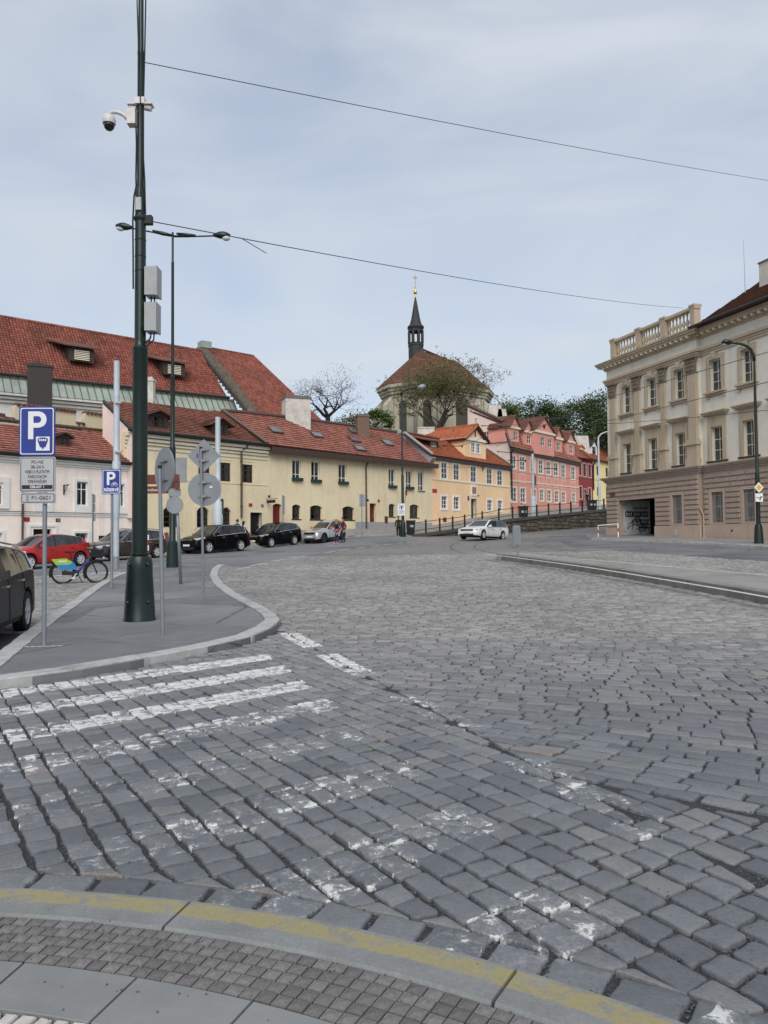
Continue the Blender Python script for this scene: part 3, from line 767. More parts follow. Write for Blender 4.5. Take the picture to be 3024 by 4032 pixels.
def window(F, par, s0, s1, zb, zt, frame='frame_white', cols=2, rows=(.0,), rec=.1, fw=.055, curtain=.4, sur=None, sill=None, arch=0, bars=0, label=None):
    """frame with mullions (the part), its panes, curtain, surround, sill and bars (sub-parts); rows: transom heights as fractions from the bottom"""
    b = MB(); o0, o1 = -rec - .05, -rec
    W_, Hh = s1 - s0, zt - zb
    b.fbox(F, s0, s0 + fw, zb, zt, o0, o1); b.fbox(F, s1 - fw, s1, zb, zt, o0, o1)
    b.fbox(F, s0 + fw, s1 - fw, zb, zb + fw, o0, o1); b.fbox(F, s0 + fw, s1 - fw, zt - fw, zt, o0, o1)
    xs_ = [s0 + fw] + [s0 + W_ * k / cols for k in range(1, cols)] + [s1 - fw]
    zs_ = [zb + fw] + [zb + Hh * r_ for r_ in rows if r_ > 0] + [zt - fw]
    mw = fw * .42
    for x in xs_[1:-1]: b.fbox(F, x - mw, x + mw, zb + fw, zt - fw, o0 + .004, o1 + .006)
    for z in zs_[1:-1]: b.fbox(F, s0 + fw, s1 - fw, z - mw, z + mw, o0 + .008, o1 + .003)
    w = b.build('window', frame, par)
    if label: w['label'] = label
    for i in range(len(xs_) - 1):
        for j in range(len(zs_) - 1):
            MB().quad(F.P(xs_[i], zs_[j], o0 + .02), F.P(xs_[i + 1], zs_[j], o0 + .02), F.P(xs_[i + 1], zs_[j + 1], o0 + .02), F.P(xs_[i], zs_[j + 1], o0 + .02)).build('pane', 'pane_glass', w)
    if curtain:
        b = MB(); cw = W_ * curtain
        for side in (0, 1):
            n = 10; pts = []
            for k in range(n + 1):
                q = cw * k / n; pts.append(((s0 + .02 + q) if side == 0 else (s1 - .02 - q), o0 - .07 - .018 * math.sin(k * 2.2 + s0)))
            for (a, oa), (c, oc) in zip(pts, pts[1:]): b.quad(F.P(a, zb + .02, oa), F.P(c, zb + .02, oc), F.P(c, zt - .02, oc), F.P(a, zt - .02, oa))
        b.build('curtain', 'curtain', w, smooth=True)
    if sur:
        sw, sm, pr = sur[:3]; db = sur[3] if len(sur) > 3 else sw; b = MB()
        b.fbox(F, s0 - sw, s0 + .002, zb, zt, -.02, pr); b.fbox(F, s1 - .002, s1 + sw, zb, zt, -.02, pr); b.fbox(F, s0 - sw, s1 + sw, zt, zt + sw, -.02, pr + .003)
        if db > 0: b.fbox(F, s0 - sw, s1 + sw, zb - db, zb, -.02, pr + .003)
        b.build('surround', sm, w)
    if sill:
        sm, pr = sill; MB().fbox(F, s0 - .06, s1 + .06, zb - .09, zb - .001, -rec, pr).build('sill', sm, w)
    if bars:
        b = MB()
        for k in range(1, bars): x = s0 + W_ * k / bars; b.fbox(F, x - .009, x + .009, zb + .01, zt - .01, -.045, -.025)
        for r_ in (.12, .5, .88): b.fbox(F, s0, s1, zb + Hh * r_ - .012, zb + Hh * r_ + .012, -.05, -.04)
        b.build('window_bars', 'frame_grey' if bars > 6 else 'gutter_dark', w)
    return w
def door(F, par, s0, s1, zb, zt, mat, rec=.22, sur=None, panels=True, label=None, handle=True):
    b = MB(); b.fbox(F, s0, s1, zb, zt, -rec - .05, -rec)
    if panels:
        w_ = (s1 - s0)
        for i in range(2):
            for j, (q0, q1) in enumerate(((.06, .4), (.46, .92))):
                a = s0 + w_ * (.1 + .44 * i); b.fbox(F, a, a + w_ * .36, zb + (zt - zb) * q0, zb + (zt - zb) * q1, -rec - .01, -rec + .018)
    d = b.build('door', mat, par)
    if label: d['label'] = label
    if handle: MB().fbox(F, s1 - .14, s1 - .10, zb + 1.0, zb + 1.12, -rec, -rec + .05).build('handle', 'frame_grey', d)
    if sur:
        sw, sm, pr = sur; b = MB(); b.fbox(F, s0 - sw, s0, zb, zt, -rec, pr); b.fbox(F, s1, s1 + sw, zb, zt, -rec, pr); b.fbox(F, s0 - sw, s1 + sw, zt, zt + sw, -rec, pr + .003); b.build('surround', sm, d)
    return d
class Slope:
    """a roof plane rising from an eave line"""
    def __init__(s, F, p_left, p_right, o, pitch):
        a, c = F.at(p_left, o), F.at(p_right, o); s.F = F; s.o = o
        s.O = Vector(F.P(a[0], a[1], o)); e = Vector(F.P(c[0], c[1], o)) - s.O; s.len = e.length; s.u = e.normalized()
        v = -F.n * math.cos(R(pitch)) + Vector((0, 0, math.sin(R(pitch)))); s.N = s.u.cross(v).normalized(); s.v = s.N.cross(s.u).normalized()
    def at(s, p):
        r_ = ray(*p); k = (s.O - EYE).dot(s.N) / r_.dot(s.N); q = EYE + r_ * k - s.O; return (q.dot(s.u), q.dot(s.v))
    def P(s, u, v, n=0.0): return tuple(s.O + s.u * u + s.v * v + s.N * n)
TILES = {}
def tile_mesh(style, du, dv, mat):
    key = (style, du, dv, mat)
    if key in TILES: return TILES[key]
    if style == 'pan':
        xs_ = [-.5, -.3, -.1, .12, .32, .5]; hh = [.0, .065, .09, .06, .006, -.01]; lip = .055
    elif style == 'mono':
        xs_ = [-.5, -.34, 0, .34, .5]; hh = [0, .055, .09, .055, 0]; lip = .03
    else:
        xs_ = [-.5, .5]; hh = [.0, .0]; lip = .062
    g = .985 if style != 'flat' else .96
    lo = [(x * du * g, 0, q + lip) for x, q in zip(xs_, hh)]; up = [(x * du * g, dv * 1.06, q + .002) for x, q in zip(xs_, hh)]; fr = [(x * du * g, .0, max(0, q - .02)) for x, q in zip(xs_, hh)]
    n = len(xs_); vs = lo + up + fr
    fs = [(i, i + 1, n + i + 1, n + i) for i in range(n - 1)] + [(2 * n + i, 2 * n + i + 1, i + 1, i) for i in range(n - 1)]
    fs += [(0, n, 2 * n), (n - 1, 3 * n - 1, 2 * n - 1)]
    me = bpy.data.meshes.new('tile'); me.from_pydata(vs, [], fs); me.materials.append(M[mat]); me.update()
    TILES[key] = (me, vs, fs); return TILES[key]
def tiled(S, polyuv, par, mat, style='pan', du=.25, dv=.33, indiv=0, base='tile_dark', thick=.14, name='roof', skip=()):
    """roof slope: a solid slab (the part) with its tiles: the nearest ones single, the rest one mass"""
    b = MB(); b.prism([S.P(u, v, -.01) for u, v in polyuv], -S.N * thick); rf = b.build(name, base, par)
    me, vs, fs = tile_mesh(style, du, dv, mat)
    us = [p[0] for p in polyuv]; vv = [p[1] for p in polyuv]; items = []
    v = min(vv); r_ = 0
    while v < max(vv) - dv * .3:
        u = min(us) + (du * .5 if (style == 'flat' and r_ % 2) else 0)
        while u < max(us):
            if inside(polyuv, u + du * .0, v + dv * .5) and not any(inside(k, u, v + dv * .5) for k in skip): items.append((u, v))
            u += du
        v += dv; r_ += 1
    items.sort(key=lambda q: (Vector(S.P(*q)) - EYE).length if 0 < pix(*S.P(*q))[0] < 3024 else 1e4)
    for u, v in items[:indiv]:
        o = bpy.data.objects.new('tile', me); link(o, rf)
        a, c, n_ = S.u, S.v, S.N; p = S.P(u, v, random.uniform(0, .006)); w_ = random.gauss(0, .012)
        o.matrix_local = Matrix(((a.x, c.x, n_.x, p[0]), (a.y, c.y, n_.y, p[1]), (a.z, c.z, n_.z, p[2]), (0, 0, 0, 1))) @ Matrix.Rotation(w_, 4, 'Z')
    if items[indiv:]:
        T = np.array(vs); A = np.array([S.u, S.v, S.N]); allv = []; allf = []
        nv = len(vs)
        for k, (u, v) in enumerate(items[indiv:]):
            q = T.copy(); w_ = random.gauss(0, .012); q[:, 0] += u - w_ * T[:, 1]; q[:, 1] += v + w_ * T[:, 0]; q[:, 2] += random.uniform(0, .007)
            allv.append(q); allf += [tuple(i + k * nv for i in f_) for f_ in fs]
        X = np.concatenate(allv) @ A + np.array(S.O)
        b = MB(); b.add([tuple(p) for p in X.tolist()], allf); tag(b.build('tiles', mat, rf), kind='stuff')
    return rf
def ridge_caps(par, p, q, mat, r_=.13, step=.4):
    p, q = Vector(p), Vector(q); n = max(2, int((q - p).length / step)); b = MB()
    for k in range(n):
        a, c = p.lerp(q, k / n), p.lerp(q, (k + 1.06) / n); b.tube([a, c], [r_ * 1.08, r_ * .92], 8)
    return b.build('ridge_tiles', mat, par, smooth=True, angle=40)
def gutter(par, F, s0, s1, za, zc, o, mat='gutter_dark', r_=.085):
    b = MB(); b.tube([F.P(s0, za, o), F.P(s1, zc, o)], r_, 8); return b.build('gutter', mat, par, smooth=True, angle=50)
def downpipe(par, F, s, zt, zb, o=.12, mat='gutter_dark', r_=.06, off=0.0):
    b = MB(); b.tube([F.P(s - off, zt, o + .25), F.P(s - off, zt - .2, o + .2), F.P(s, zt - .5, o), F.P(s, zb, o)], r_, 8)
    for k in range(3): z = zb + (zt - zb) * (.15 + .3 * k); b.tube([F.P(s, z, o), F.P(s, z + .06, o)], r_ * 1.35, 8)
    return b.build('downpipe', mat, par, smooth=True, angle=50)
def mesh_text(name, cu, mat):
    t = bpy.data.objects.new(name, cu); COL.objects.link(t); dg = bpy.context.evaluated_depsgraph_get(); dg.update()
    me = bpy.data.meshes.new_from_object(t.evaluated_get(dg)); bpy.data.objects.remove(t); bpy.data.curves.remove(cu)
    me.materials.clear(); me.materials.append(M[mat]); return bpy.data.objects.new(name, me)
def slope_o(F, S, p):
    return (Vector(S.P(*S.at(p))) - F.O).dot(F.n)
def text_part(name, txt, size, F, s, z, o, mat, par, align='CENTER', bold=0.0, fit=None):
    cu = bpy.data.curves.new(name, 'FONT'); cu.body = txt; cu.size = size; cu.align_x = align; cu.align_y = 'CENTER'; cu.extrude = .001; cu.offset = bold
    ob = mesh_text(name, cu, mat); link(ob, par)
    e, n = F.e, F.n; p = F.P(s, z, o)
    if fit: w_ = max(v.co.x for v in ob.data.vertices) - min(v.co.x for v in ob.data.vertices); e = e * min(1, fit / w_)
    ob.matrix_local = Matrix(((e.x, 0, n.x, p[0]), (e.y, 0, n.y, p[1]), (0, 1, 0, p[2]), (0, 0, 0, 1))); return ob
plain('sign_blue', (.012, .035, .24), .4, spec=.5, var=.05); plain('sign_white', (.72, .73, .74), .4, var=.04); plain('sign_red', (.35, .02, .025), .45, var=.05); plain('sign_black', (.01, .01, .012), .5, var=.1)
plain('sign_brown', (.13, .035, .02), .45, var=.08); plain('sign_back', (.27, .285, .30), .45, .35, var=.08, nscale=3, dirt=((.18, .19, .2), 2.0, .5)); plain('sign_yellow', (.72, .38, .012), .4, var=.05); plain('sign_grey', (.42, .43, .44), .45, var=.05)
def plate(par, F, zf, X0, Y0, X1, Y1, mat, name='number_plate', txt=None, tmat='sign_white', size=None, proud=.03, lab=None):
    s0, s1, zb, zt = rect(F, zf, X0, Y0, X1, Y1); o = MB().fbox(F, s0, s1, zb, zt, -.005, proud).build(name, mat, par)
    if lab: o['label'] = lab
    if txt: text_part('lettering', txt, size or (zt - zb) * .62, F, (s0 + s1) / 2, (zb + zt) / 2, proud + .004, tmat, o, bold=.003)
    return o
def dormer(F, par, s0, s1, zb, ze, zr, o, back, wallm, roofm, frame='frame_brown', over=.16, win=None, flat=False, style='pan'):
    """gabled dormer: front wall with a window, cheeks and a small two-sided roof running back into the slope"""
    Fd = F.shift(o); w_ = win or (s0 + (s1 - s0) * .18, s1 - (s1 - s0) * .18, zb + (ze - zb) * .12, ze - (ze - zb) * .06); sm = (s0 + s1) / 2
    wins = w_ if isinstance(w_, list) else [w_]
    dm = wall('dormer', Fd, par, wallm, s0, s1, zb, ze, wins, rec=.08, depth=back)
    b = MB(); b.poly([Fd.P(s0, ze + .002), Fd.P(s1, ze + .002), Fd.P(sm, zr - .03)]); b.build('gable', wallm, dm)
    for q in wins: 
        cols = 2; window(Fd, dm, *q, frame, cols, (.0, .5), .05, .05, .3)
    b = MB(); t = .07
    for sg in (-1, 1):
        se = s0 - over if sg < 0 else s1 + over; k = (zr - ze) / (sm - s0); zl = ze - k * over
        pts = [Fd.P(se, zl, over), Fd.P(sm, zr, over), Fd.P(sm, zr, -back), Fd.P(se, zl, -back)]
        b.prism(pts if sg < 0 else pts[::-1], (0, 0, t))
    b.build('dormer_roof', roofm, dm)
    # tiles on the two little slopes
    me, vs, fs = tile_mesh(style, .2, .28, roofm); bt = MB(); T = np.array(vs)
    for sg in (-1, 1):
        se = s0 - over if sg < 0 else s1 + over; k = (zr - ze) / (sm - s0); zl = ze - k * over
        O = Vector(Fd.P(se, zl + t, over)); vdir = (Vector(Fd.P(sm, zr + t, over)) - O); L = vdir.length; vdir.normalize(); u = -Fd.n * (1 if sg > 0 else -1); N = u.cross(vdir).normalized()
        A = np.array([u, vdir, N]); O2 = O if sg > 0 else O + (-Fd.n) * (back + over)
        nu = int((back + over) / .2); nv = max(1, round(L / .28))
        for i in range(nu):
            for j in range(nv):
                q = T.copy(); q[:, 0] += (i + .5) * .2; q[:, 1] += j * L / nv; bt.add([tuple(p) for p in (q @ A + np.array(O2)).tolist()], fs)
    tag(bt.build('tiles', roofm, dm), kind='stuff')
    return dm
def chimney(par_label, p0, p1, d, w, mat, capm, name='chimney', ang=0.0, label=None, par=None, cap=True, drop=.6):
    """p0: pixel of its foot, p1: pixel of its top, at depth d"""
    a, c = W(p0, d), W(p1, d); b = MB(); z0, zt = a.z - drop, c.z; x, y = a.x, a.y
    ca, sa = math.cos(ang), math.sin(ang); Fc = Fac((x - ca * w / 2, y - sa * w / 2), e=(ca, sa))
    b.fbox(Fc, 0, w, z0, zt - .12, -w * .75, 0); o = b.build(name, mat, par, origin=(x, y, z0))
    b = MB(); b.fbox(Fc, -.06, w + .06, zt - .12, zt - .02, -w * .75 - .06, .06); b.fbox(Fc, .02, w - .02, zt - .02, zt + .1, -w * .75 + .02, -.02); k = b.build('chimney_cap', capm, o, origin=(x, y, z0)); k.location = (0, 0, 0)
    return o
# ================================================================== houses on the left
def house(name, F, s, z, label): return root(name, F.P(s, z, 0), label, 'house')
def poly_at(S, zf, pts): return [S.at(zf(*p)) for p in pts]
FL = Fac((-8.35, 55.0), 42)             # the long yellow front
FP = Fac((-15.44, 47.1), 36)            # pale pink house, ends at s = 0
# ---- pale pink house
Z0 = FP.Z(z2(500, 560))
hp = house('pink_house', FP, -5, Z0, 'pale pink house with white window surrounds behind the red car')
sl, sr = FP.S(z2(-420, 100)) - 14, .0
ev = lambda s: FP.Z(z1(0, 1222)) + (FP.Z(z1(1085, 1312)) - FP.Z(z1(0, 1222))) * (s - FP.S(z1(0, 1222))) / (FP.S(z1(1085, 1312)) - FP.S(z1(0, 1222)))
wz = rect(FP, z1, 625, 1445, 715, 1640)
def up_(X0, X1): s0 = FP.S(z1(X0, 1540)); return (s0, FP.S(z1(X1, 1540)), wz[2], wz[3])
wl = rect(FP, z2, 612, 412, 715, 620)
def lo_(X0, X1): return (FP.S(z2(X0, 480)), FP.S(z2(X1, 480)), wl[2], wl[3])
aw = (FP.S(z1(-75, 1540)), FP.S(z1(24, 1540)), FP.Z(z2(0, 182)), FP.Z(z1(0, 1452)))
dr = (FP.S(z2(272, 450)), FP.S(z2(420, 450)), Z0 - 1.2, FP.Z(z2(340, 380)))
ups = [up_(300, 408), up_(625, 715), up_(968, 1016)]; los = [lo_(-55, 16), lo_(612, 715), lo_(975, 1042)]
wall('wall', FP, hp, 'plaster_pink_pale', sl, sr, Z0 - 2.2, (ev(sl), ev(sr)), [aw + (.35,)] + ups + los + [dr], depth=7)
window(FP, hp, *aw, 'frame_white', 2, (0, .7), .1, .05, .3, sur=(.32, 'trim_white', .07, .2), label='arched window with ornate white frame')
for q in ups: window(FP, hp, *q, 'frame_white', 2, (0, .68), .08, .06, .38, sur=(.17, 'trim_white', .05, q[2] - FP.Z(z2(600, 245))))
for i, q in enumerate(los): window(FP, hp, *q, 'frame_white', 2, (0, .72), .14, .06, .3, sur=(.14, 'trim_white', .04, 0), bars=5 if i else 0)
door(FP, hp, *dr, 'door_dark', .3, None); b = MB()
s0, s1, zb, zt = rect(FP, z2, 228, 342, 466, 620); sw = .13
b.fbox(FP, s0, s0 + sw, zb - 1, zt - sw, -.01, .05); b.fbox(FP, s1 - sw, s1, zb - 1, zt - sw, -.01, .05); b.fbox(FP, s0, s1, zt - sw, zt, -.01, .053); b.build('door_surround', 'trim_white', hp)
zs = FP.Z(z2(500, 250)); b = MB(); b.fbox(FP, sl, sr, zs - .05, zs + .02, -.01, .09); b.fbox(FP, sl, sr, zs - .16, zs - .05, -.01, .05); b.build('string_course', 'trim_white', hp)
b = MB(); b.fbox(FP, sl, sr, zs + .02, zs + .045, -.01, .11); b.build('flashing', 'gutter_dark', hp)
ze = lambda s: ev(s)
b = MB()
for k, (dz, pr) in enumerate(((-.38, .07), (-.26, .16), (-.12, .27))):
    P = FP.P; b.hexa([P(sl, ev(sl) + dz, pr), P(sr, ev(sr) + dz, pr), P(sr, ev(sr) + dz, -.02), P(sl, ev(sl) + dz, -.02), P(sl, ev(sl) + dz + .13, pr), P(sr, ev(sr) + dz + .13, pr), P(sr, ev(sr) + dz + .13, -.02), P(sl, ev(sl) + dz + .13, -.02)])
b.build('cornice', 'trim_white', hp)
gutter(hp, FP, sl, sr, ev(sl) + .08, ev(sr) + .08, .4)
S = Slope(FP, z1(0, 1205), z1(1085, 1296), .38, 36)
pl = poly_at(S, z1, ((-250, 985), (160, 990), (460, 1010), (870, 1038), (1100, 1290))) ; pl[0] = (pl[0][0] - 15, pl[1][1]); pl = [(pl[0][0], 0)] + pl[:-1] + [(pl[-1][0], 0)]
tiled(S, pl, hp, 'tile_flat', 'flat', .19, .25)
rz = lambda k: S.P(*pl[k], .05)
ridge_caps(hp, rz(1), rz(4), 'gutter_brown', .12)
b = MB(); b.tube([S.P(*pl[4], .06), S.P(*pl[5], .06)], .1, 6); b.build('hip_flashing', 'gutter_brown', hp)
q = rect(FP, z1, 463, 1068, 577, 1160); oo = slope_o(FP, S, z1(520, 1162)); Fd = FP.shift(oo); s0, s1 = Fd.S(z1(467, 1110)), Fd.S(z1(577, 1110)); dormer(FP, hp, s0, s1, Fd.Z(z1(520, 1162)), Fd.Z(z1(520, 1078)), Fd.Z(z1(520, 1050)), oo, 1.8, 'wood_dark', 'wood_dark', style='flat')
downpipe(hp, FP, FP.S(z2(176, 200)), ev(FP.S(z2(176, 200))), Z0 - .5, mat='gutter_brown')
plate(hp, FP, z2, 195, 283, 240, 318, 'sign_red'); plate(hp, FP, z2, 456, 293, 490, 320, 'sign_black', txt='12')
plate(hp, FP, z2, 806, 434, 858, 512, 'door_dark', 'meter_cupboard', proud=.05)
b = MB(); s_ = FP.S(z1(520, 1500)); za, zc = FP.Z(z1(520, 1470)), FP.Z(z1(520, 1550)); b.fbox(FP, s_ - .03, s_ + .03, zc, za, 0, .05); b.fbox(FP, s_ - .03, s_ + .03, za - .06, za, .05, .5); b.tube([FP.P(s_, za - .5, .03), FP.P(s_, za - .05, .4)], .02, 6); b.build('bracket', 'gutter_dark', hp)
# parapet wall with stepped tile caps behind that roof
FW = FP.shift(-4.6); pw = root('parapet_wall', FW.P(-6, 0, 0), 'cream stepped parapet wall with red tile caps above the pink house', 'wall')
b = MB(); caps = MB()
segs = [(-1500, 40, 800), (40, 125, 925), (125, 215, 812), (215, 445, 830), (445, 620, 855), (620, 697, 965), (697, 855, 884)]
for X0, X1, Yt in segs:
    s0, s1 = FW.S(z1(X0, 900)), FW.S(z1(X1, 900)); zt = FW.Z(z1((X0 + X1) / 2, Yt + 12)); b.fbox(FW, s0, s1, FW.Z(z1(300, 1090)), zt, -.4, 0)
    n = max(2, int((s1 - s0) / .24))
    for k in range(n):
        a = s0 + (s1 - s0) * (k + .5) / n; caps.tube([FW.P(a, zt + .02, .12), FW.P(a, zt + .1, -.2), FW.P(a, zt + .02, -.5)], .11, 6)
b.build('wall', 'plaster_wall_top', pw); tag(caps.build('cap_tiles', 'tile_rust', pw), kind='stuff')
# ---- yellow house with moulded cornice and dormers
sE = FL.S(z1(1085, 1200)); sE = FL.S((490, 1800)); s1_ = 0.0
hy = house('yellow_house', FL, -5, FL.Z(z3(600, 1400)), 'yellow house with arched windows, brown frames and two dark dormers')
zA, zB = FL.Z(z3(0, 522)), FL.Z(z3(835, 612)); sA = FL.S(z3(0, 522)); ev2 = lambda s: zB + (zB - zA) / (0 - sA) * s
wz = rect(FL, z3, 605, 780, 697, 950); lz = rect(FL, z3, 175, 1172, 290, 1367)
ops_u = [(FL.S(z3(a, 850)), FL.S(z3(c, 850)), wz[2], wz[3]) for a, c in ((192, 298), (395, 492), (605, 698))]
ops_l = [(FL.S(z3(a, 1260)), FL.S(z3(c, 1260)), lz[2], lz[3], .3) for a, c in ((-138, 12), (175, 290), (408, 495))]
Zd = FL.Z(z3(730, 1400)); dd = (FL.S(z3(675, 1300)), FL.S(z3(785, 1300)), Zd - .6, FL.Z(z3(730, 1228)))
wall('wall', FL, hy, 'plaster_yellow', sE, s1_, Zd - 2.5, (ev2(sE), ev2(0)), ops_u + ops_l + [dd], depth=8)
for q in ops_u: window(FL, hy, *q, 'frame_brown', 2, (0, .34, .67), .06, .07, .3)
b = MB()
for s0, s1, z0, zt in ops_u:
    for a in (.12, ):
        b.fbox(FL, s0 - .2, s0 - .17, z0 - .08, zt + .2, -.01, .025); b.fbox(FL, s1 + .17, s1 + .2, z0 - .08, zt + .2, -.01, .025); b.fbox(FL, s0 - .17, s1 + .17, zt + .17, zt + .2, -.01, .025)
b.build('window_moulding', 'plaster_yellow_deep', hy)
for q in ops_l:
    w = window(FL, hy, *q[:4], 'frame_brown', 2, (0, .25, .5, .75), .16, .07, .2)
    b = MB(); n = 8; s0, s1, z0, zt = q[:4]; pts = [(s0 + (s1 - s0) * k / n, zt - .3 * (2 * k / n - 1) ** 2) for k in range(n + 1)]
    out = [(s0 - .22, z0 - .2)] + [(s0 - .22 + (s1 - s0 + .44) * k / n, zt + .2 - .3 * (2 * k / n - 1) ** 2) for k in range(n + 1)] + [(s1 + .22, z0 - .2)]
    inn = [(s0, z0)] + pts + [(s1, z0)]
    for k in range(len(out) - 1):
        b.prism([FL.P(*out[k], 0), FL.P(*inn[k], 0), FL.P(*inn[k + 1], 0), FL.P(*out[k + 1], 0)], FL.n * .035)
    b.build('arch_moulding', 'plaster_yellow_deep', w)
door(FL, hy, *dd, 'door_dark', .35, (.1, 'trim_cream', .03))
b = MB(); P = FL.P
for dz, ht, pr in ((-1.0, .12, .06), (-.72, .1, .12), (-.52, .16, .2), (-.28, .2, .32)):
    b.hexa([P(sE, ev2(sE) + dz, pr), P(0, ev2(0) + dz, pr), P(0, ev2(0) + dz, -.02), P(sE, ev2(sE) + dz, -.02), P(sE, ev2(sE) + dz + ht, pr), P(0, ev2(0) + dz + ht, pr), P(0, ev2(0) + dz + ht, -.02), P(sE, ev2(sE) + dz + ht, -.02)])
b.build('cornice', 'trim_cream', hy)
zs = FL.Z(z3(700, 968)); MB().fbox(FL, sE, 0, zs - .03, zs + .03, -.01, .03).build('string_course', 'plaster_yellow_deep', hy)
gutter(hy, FL, sE, 0.05, ev2(sE) + .06, ev2(0) + .06, .5, r_=.12)
downpipe(hy, FL, FL.S(z3(585, 900)), ev2(-3), Zd + .9, mat='gutter_brown', r_=.075, off=-.35)
plate(hy, FL, z3, 662, 1142, 692, 1173, 'sign_red'); plate(hy, FL, z3, 778, 1152, 799, 1176, 'sign_blue', txt='8')
S2 = Slope(FL, z3(0, 508), z3(835, 600), .45, 40)
p2 = poly_at(S2, z1, ((842, 795), (1250, 800), (1659, 862))) + poly_at(S2, z3, ((415, 285),)) + [(S2.at(z3(838, 600))[0], 0), (S2.at(z1(1090, 1045))[0], 0)]
tiled(S2, p2, hy, 'tile_brown', 'flat', .2, .2)
b = MB(); b.tube([S2.P(*p2[5], .08), S2.P(*p2[0], .08)], .1, 6); b.build('verge', 'gutter_dark', hy)
for X0, X1, Yb, Ye, Yr, zf, o in ((1207, 1372, 1012, 905, 868, z1, -1.6), (322, 470, 512, 400, 352, z3, -1.6)):
    o = slope_o(FL, S2, zf((X0 + X1) / 2, Yb)); Fd = FL.shift(o); dormer(FL, hy, Fd.S(zf(X0, Yb)), Fd.S(zf(X1, Yb)), Fd.Z(zf((X0 + X1) / 2, Yb)), Fd.Z(zf((X0 + X1) / 2, Ye)), Fd.Z(zf((X0 + X1) / 2, Yr)), o, 2.6, 'wood_dark', 'tile_rust', over=.35, style='flat')
# its gable wall above the pink roof
Fg = Fac(FL.P(sE, 0, 0), e=(-FL.n.x, -FL.n.y)); b = MB()
g = [S2.P(*p2[5], -.1), S2.P(*p2[0], -.1), (S2.P(*p2[0])[0], S2.P(*p2[0])[1], 3), (S2.P(*p2[5])[0], S2.P(*p2[5])[1], 3)]
b.prism(g, FL.e * .3); b.build('gable_wall', 'plaster_mauve', hy)
tg = W(z1(1222, 590), 60); 
# ---- long yellow house
hl = house('long_yellow_house', FL, 9, FL.Z(z4(420, 1380)), 'long plain yellow house with brown eaves and green flower boxes')
sR = FL.S(z4(946, 1000)); zL, zR_ = FL.Z(z3(840, 628)), FL.Z(z4(945, 790)); sL = .004
wz = rect(FL, z3, 1245, 750, 1325, 940); zv_ = lambda X, Y: FL.Z(z4(X, Y))
ops = []; boxes = []
for zf, X0, Y0, X1, Y1 in ((z3, 1068, 737, 1150, 922), (z3, 1245, 752, 1325, 938), (z3, 1500, 778, 1577, 955), (z4, 545, 826, 607, 990), (z4, 707, 842, 767, 1003), (z4, 820, 853, 878, 1025)):
    ops.append(rect(FL, zf, X0, Y0, X1, Y1))
lows = [rect(FL, zf, *q) for zf, q in ((z3, (1068, 1152, 1148, 1288)), (z3, (1235, 1160, 1348, 1292)), (z3, (1538, 1170, 1648, 1296)), (z4, (547, 1145, 606, 1266)), (z4, (742, 1152, 828, 1274)))]
d1 = rect(FL, z3, 887, 1145, 970, 1345); d2 = rect(FL, z4, 370, 1143, 432, 1376)
wall('wall', FL, hl, 'plaster_yellow', sL, sR, d2[2] - 3, (zL, zR_), ops + [q + (.16,) for q in lows] + [d1 + (.12,), d2], rec=.3, depth=9)
for i, q in enumerate(ops):
    w = window(FL, hl, *q, 'frame_white', 2, (0, .28), .14, .06, .34)
    if i < 5:
        b = MB(); b.fbox(FL, q[0] - .06, q[1] + .06, q[2] - .1, q[2] + .14, -.02, .2); b.build('flower_box', 'green_box', w)
    else: MB().fbox(FL, q[0] - .05, q[1] + .05, q[2] - .06, q[2], -.1, .08).build('sill', 'gutter_brown', w)
for q in lows: window(FL, hl, *q, 'frame_brown', 2, (0, .35, .7), .2, .07, .32, sill=('wood_dark', .02))
door(FL, hl, *d1, 'door_red', .25, handle=False); door(FL, hl, *d2, 'door_red', .35)
b = MB(); P = FL.P; b.hexa([P(sL, zL - .42, .55), P(sR + .3, zR_ - .3, .55), P(sR + .3, zR_ - .12, -.02), P(sL, zL - .2, -.02), P(sL, zL + .06, .66), P(sR + .3, zR_ + .1, .66), P(sR + .3, zR_ + .2, -.02), P(sL, zL + .2, -.02)]); b.build('eaves_board', 'gutter_brown', hl)
b = MB(); b.fbox(FL, FL.S(z4(236, 1350)), sR, d2[2] - 2, FL.Z(z4(540, 1318)), -.01, .03); b.build('plinth', 'plinth_grey', hl)
S3 = Slope(FL, z3(838, 590), z4(950, 770), .66, 38)
p3 = [S3.at(z3(415, 283))] + poly_at(S3, z3, ((600, 297), (1030, 345), (1659, 428))) + poly_at(S3, z4, ((612, 482),)) + [(S3.at(z4(915, 750))[0], 0), (0, 0)]
tiled(S3, p3, hl, 'tile_flat', 'flat', .2, .3)
b = MB()
for k in range(4): b.tube([S3.P(*p3[k], .05), S3.P(*p3[k + 1], .05)], .16, 6)
b.build('ridge_flashing', 'gutter_brown', hl); b = MB(); b.tube([S3.P(*p3[0], .1), S3.P(-.05, 0, .1)], .14, 6); b.build('verge', 'gutter_brown', hl)
pg = [S3.P(*S3.at(z4(612, 482)), -.35), S3.P(*S3.at(z4(672, 490)), .45), S3.P(*S3.at(z4(945, 662)), .45), S3.P(*S3.at(z4(950, 760)), -.4)]
b = MB(); b.prism([S3.P(*S3.at(z4(612, 482)), -1.2), S3.P(*S3.at(z4(612, 482)), .35), S3.P(*S3.at(z4(938, 745)), .35), S3.P(*S3.at(z4(938, 745)), -1.2)], FL.e * .55); b.build('gable_parapet', 'plinth_grey', hl)
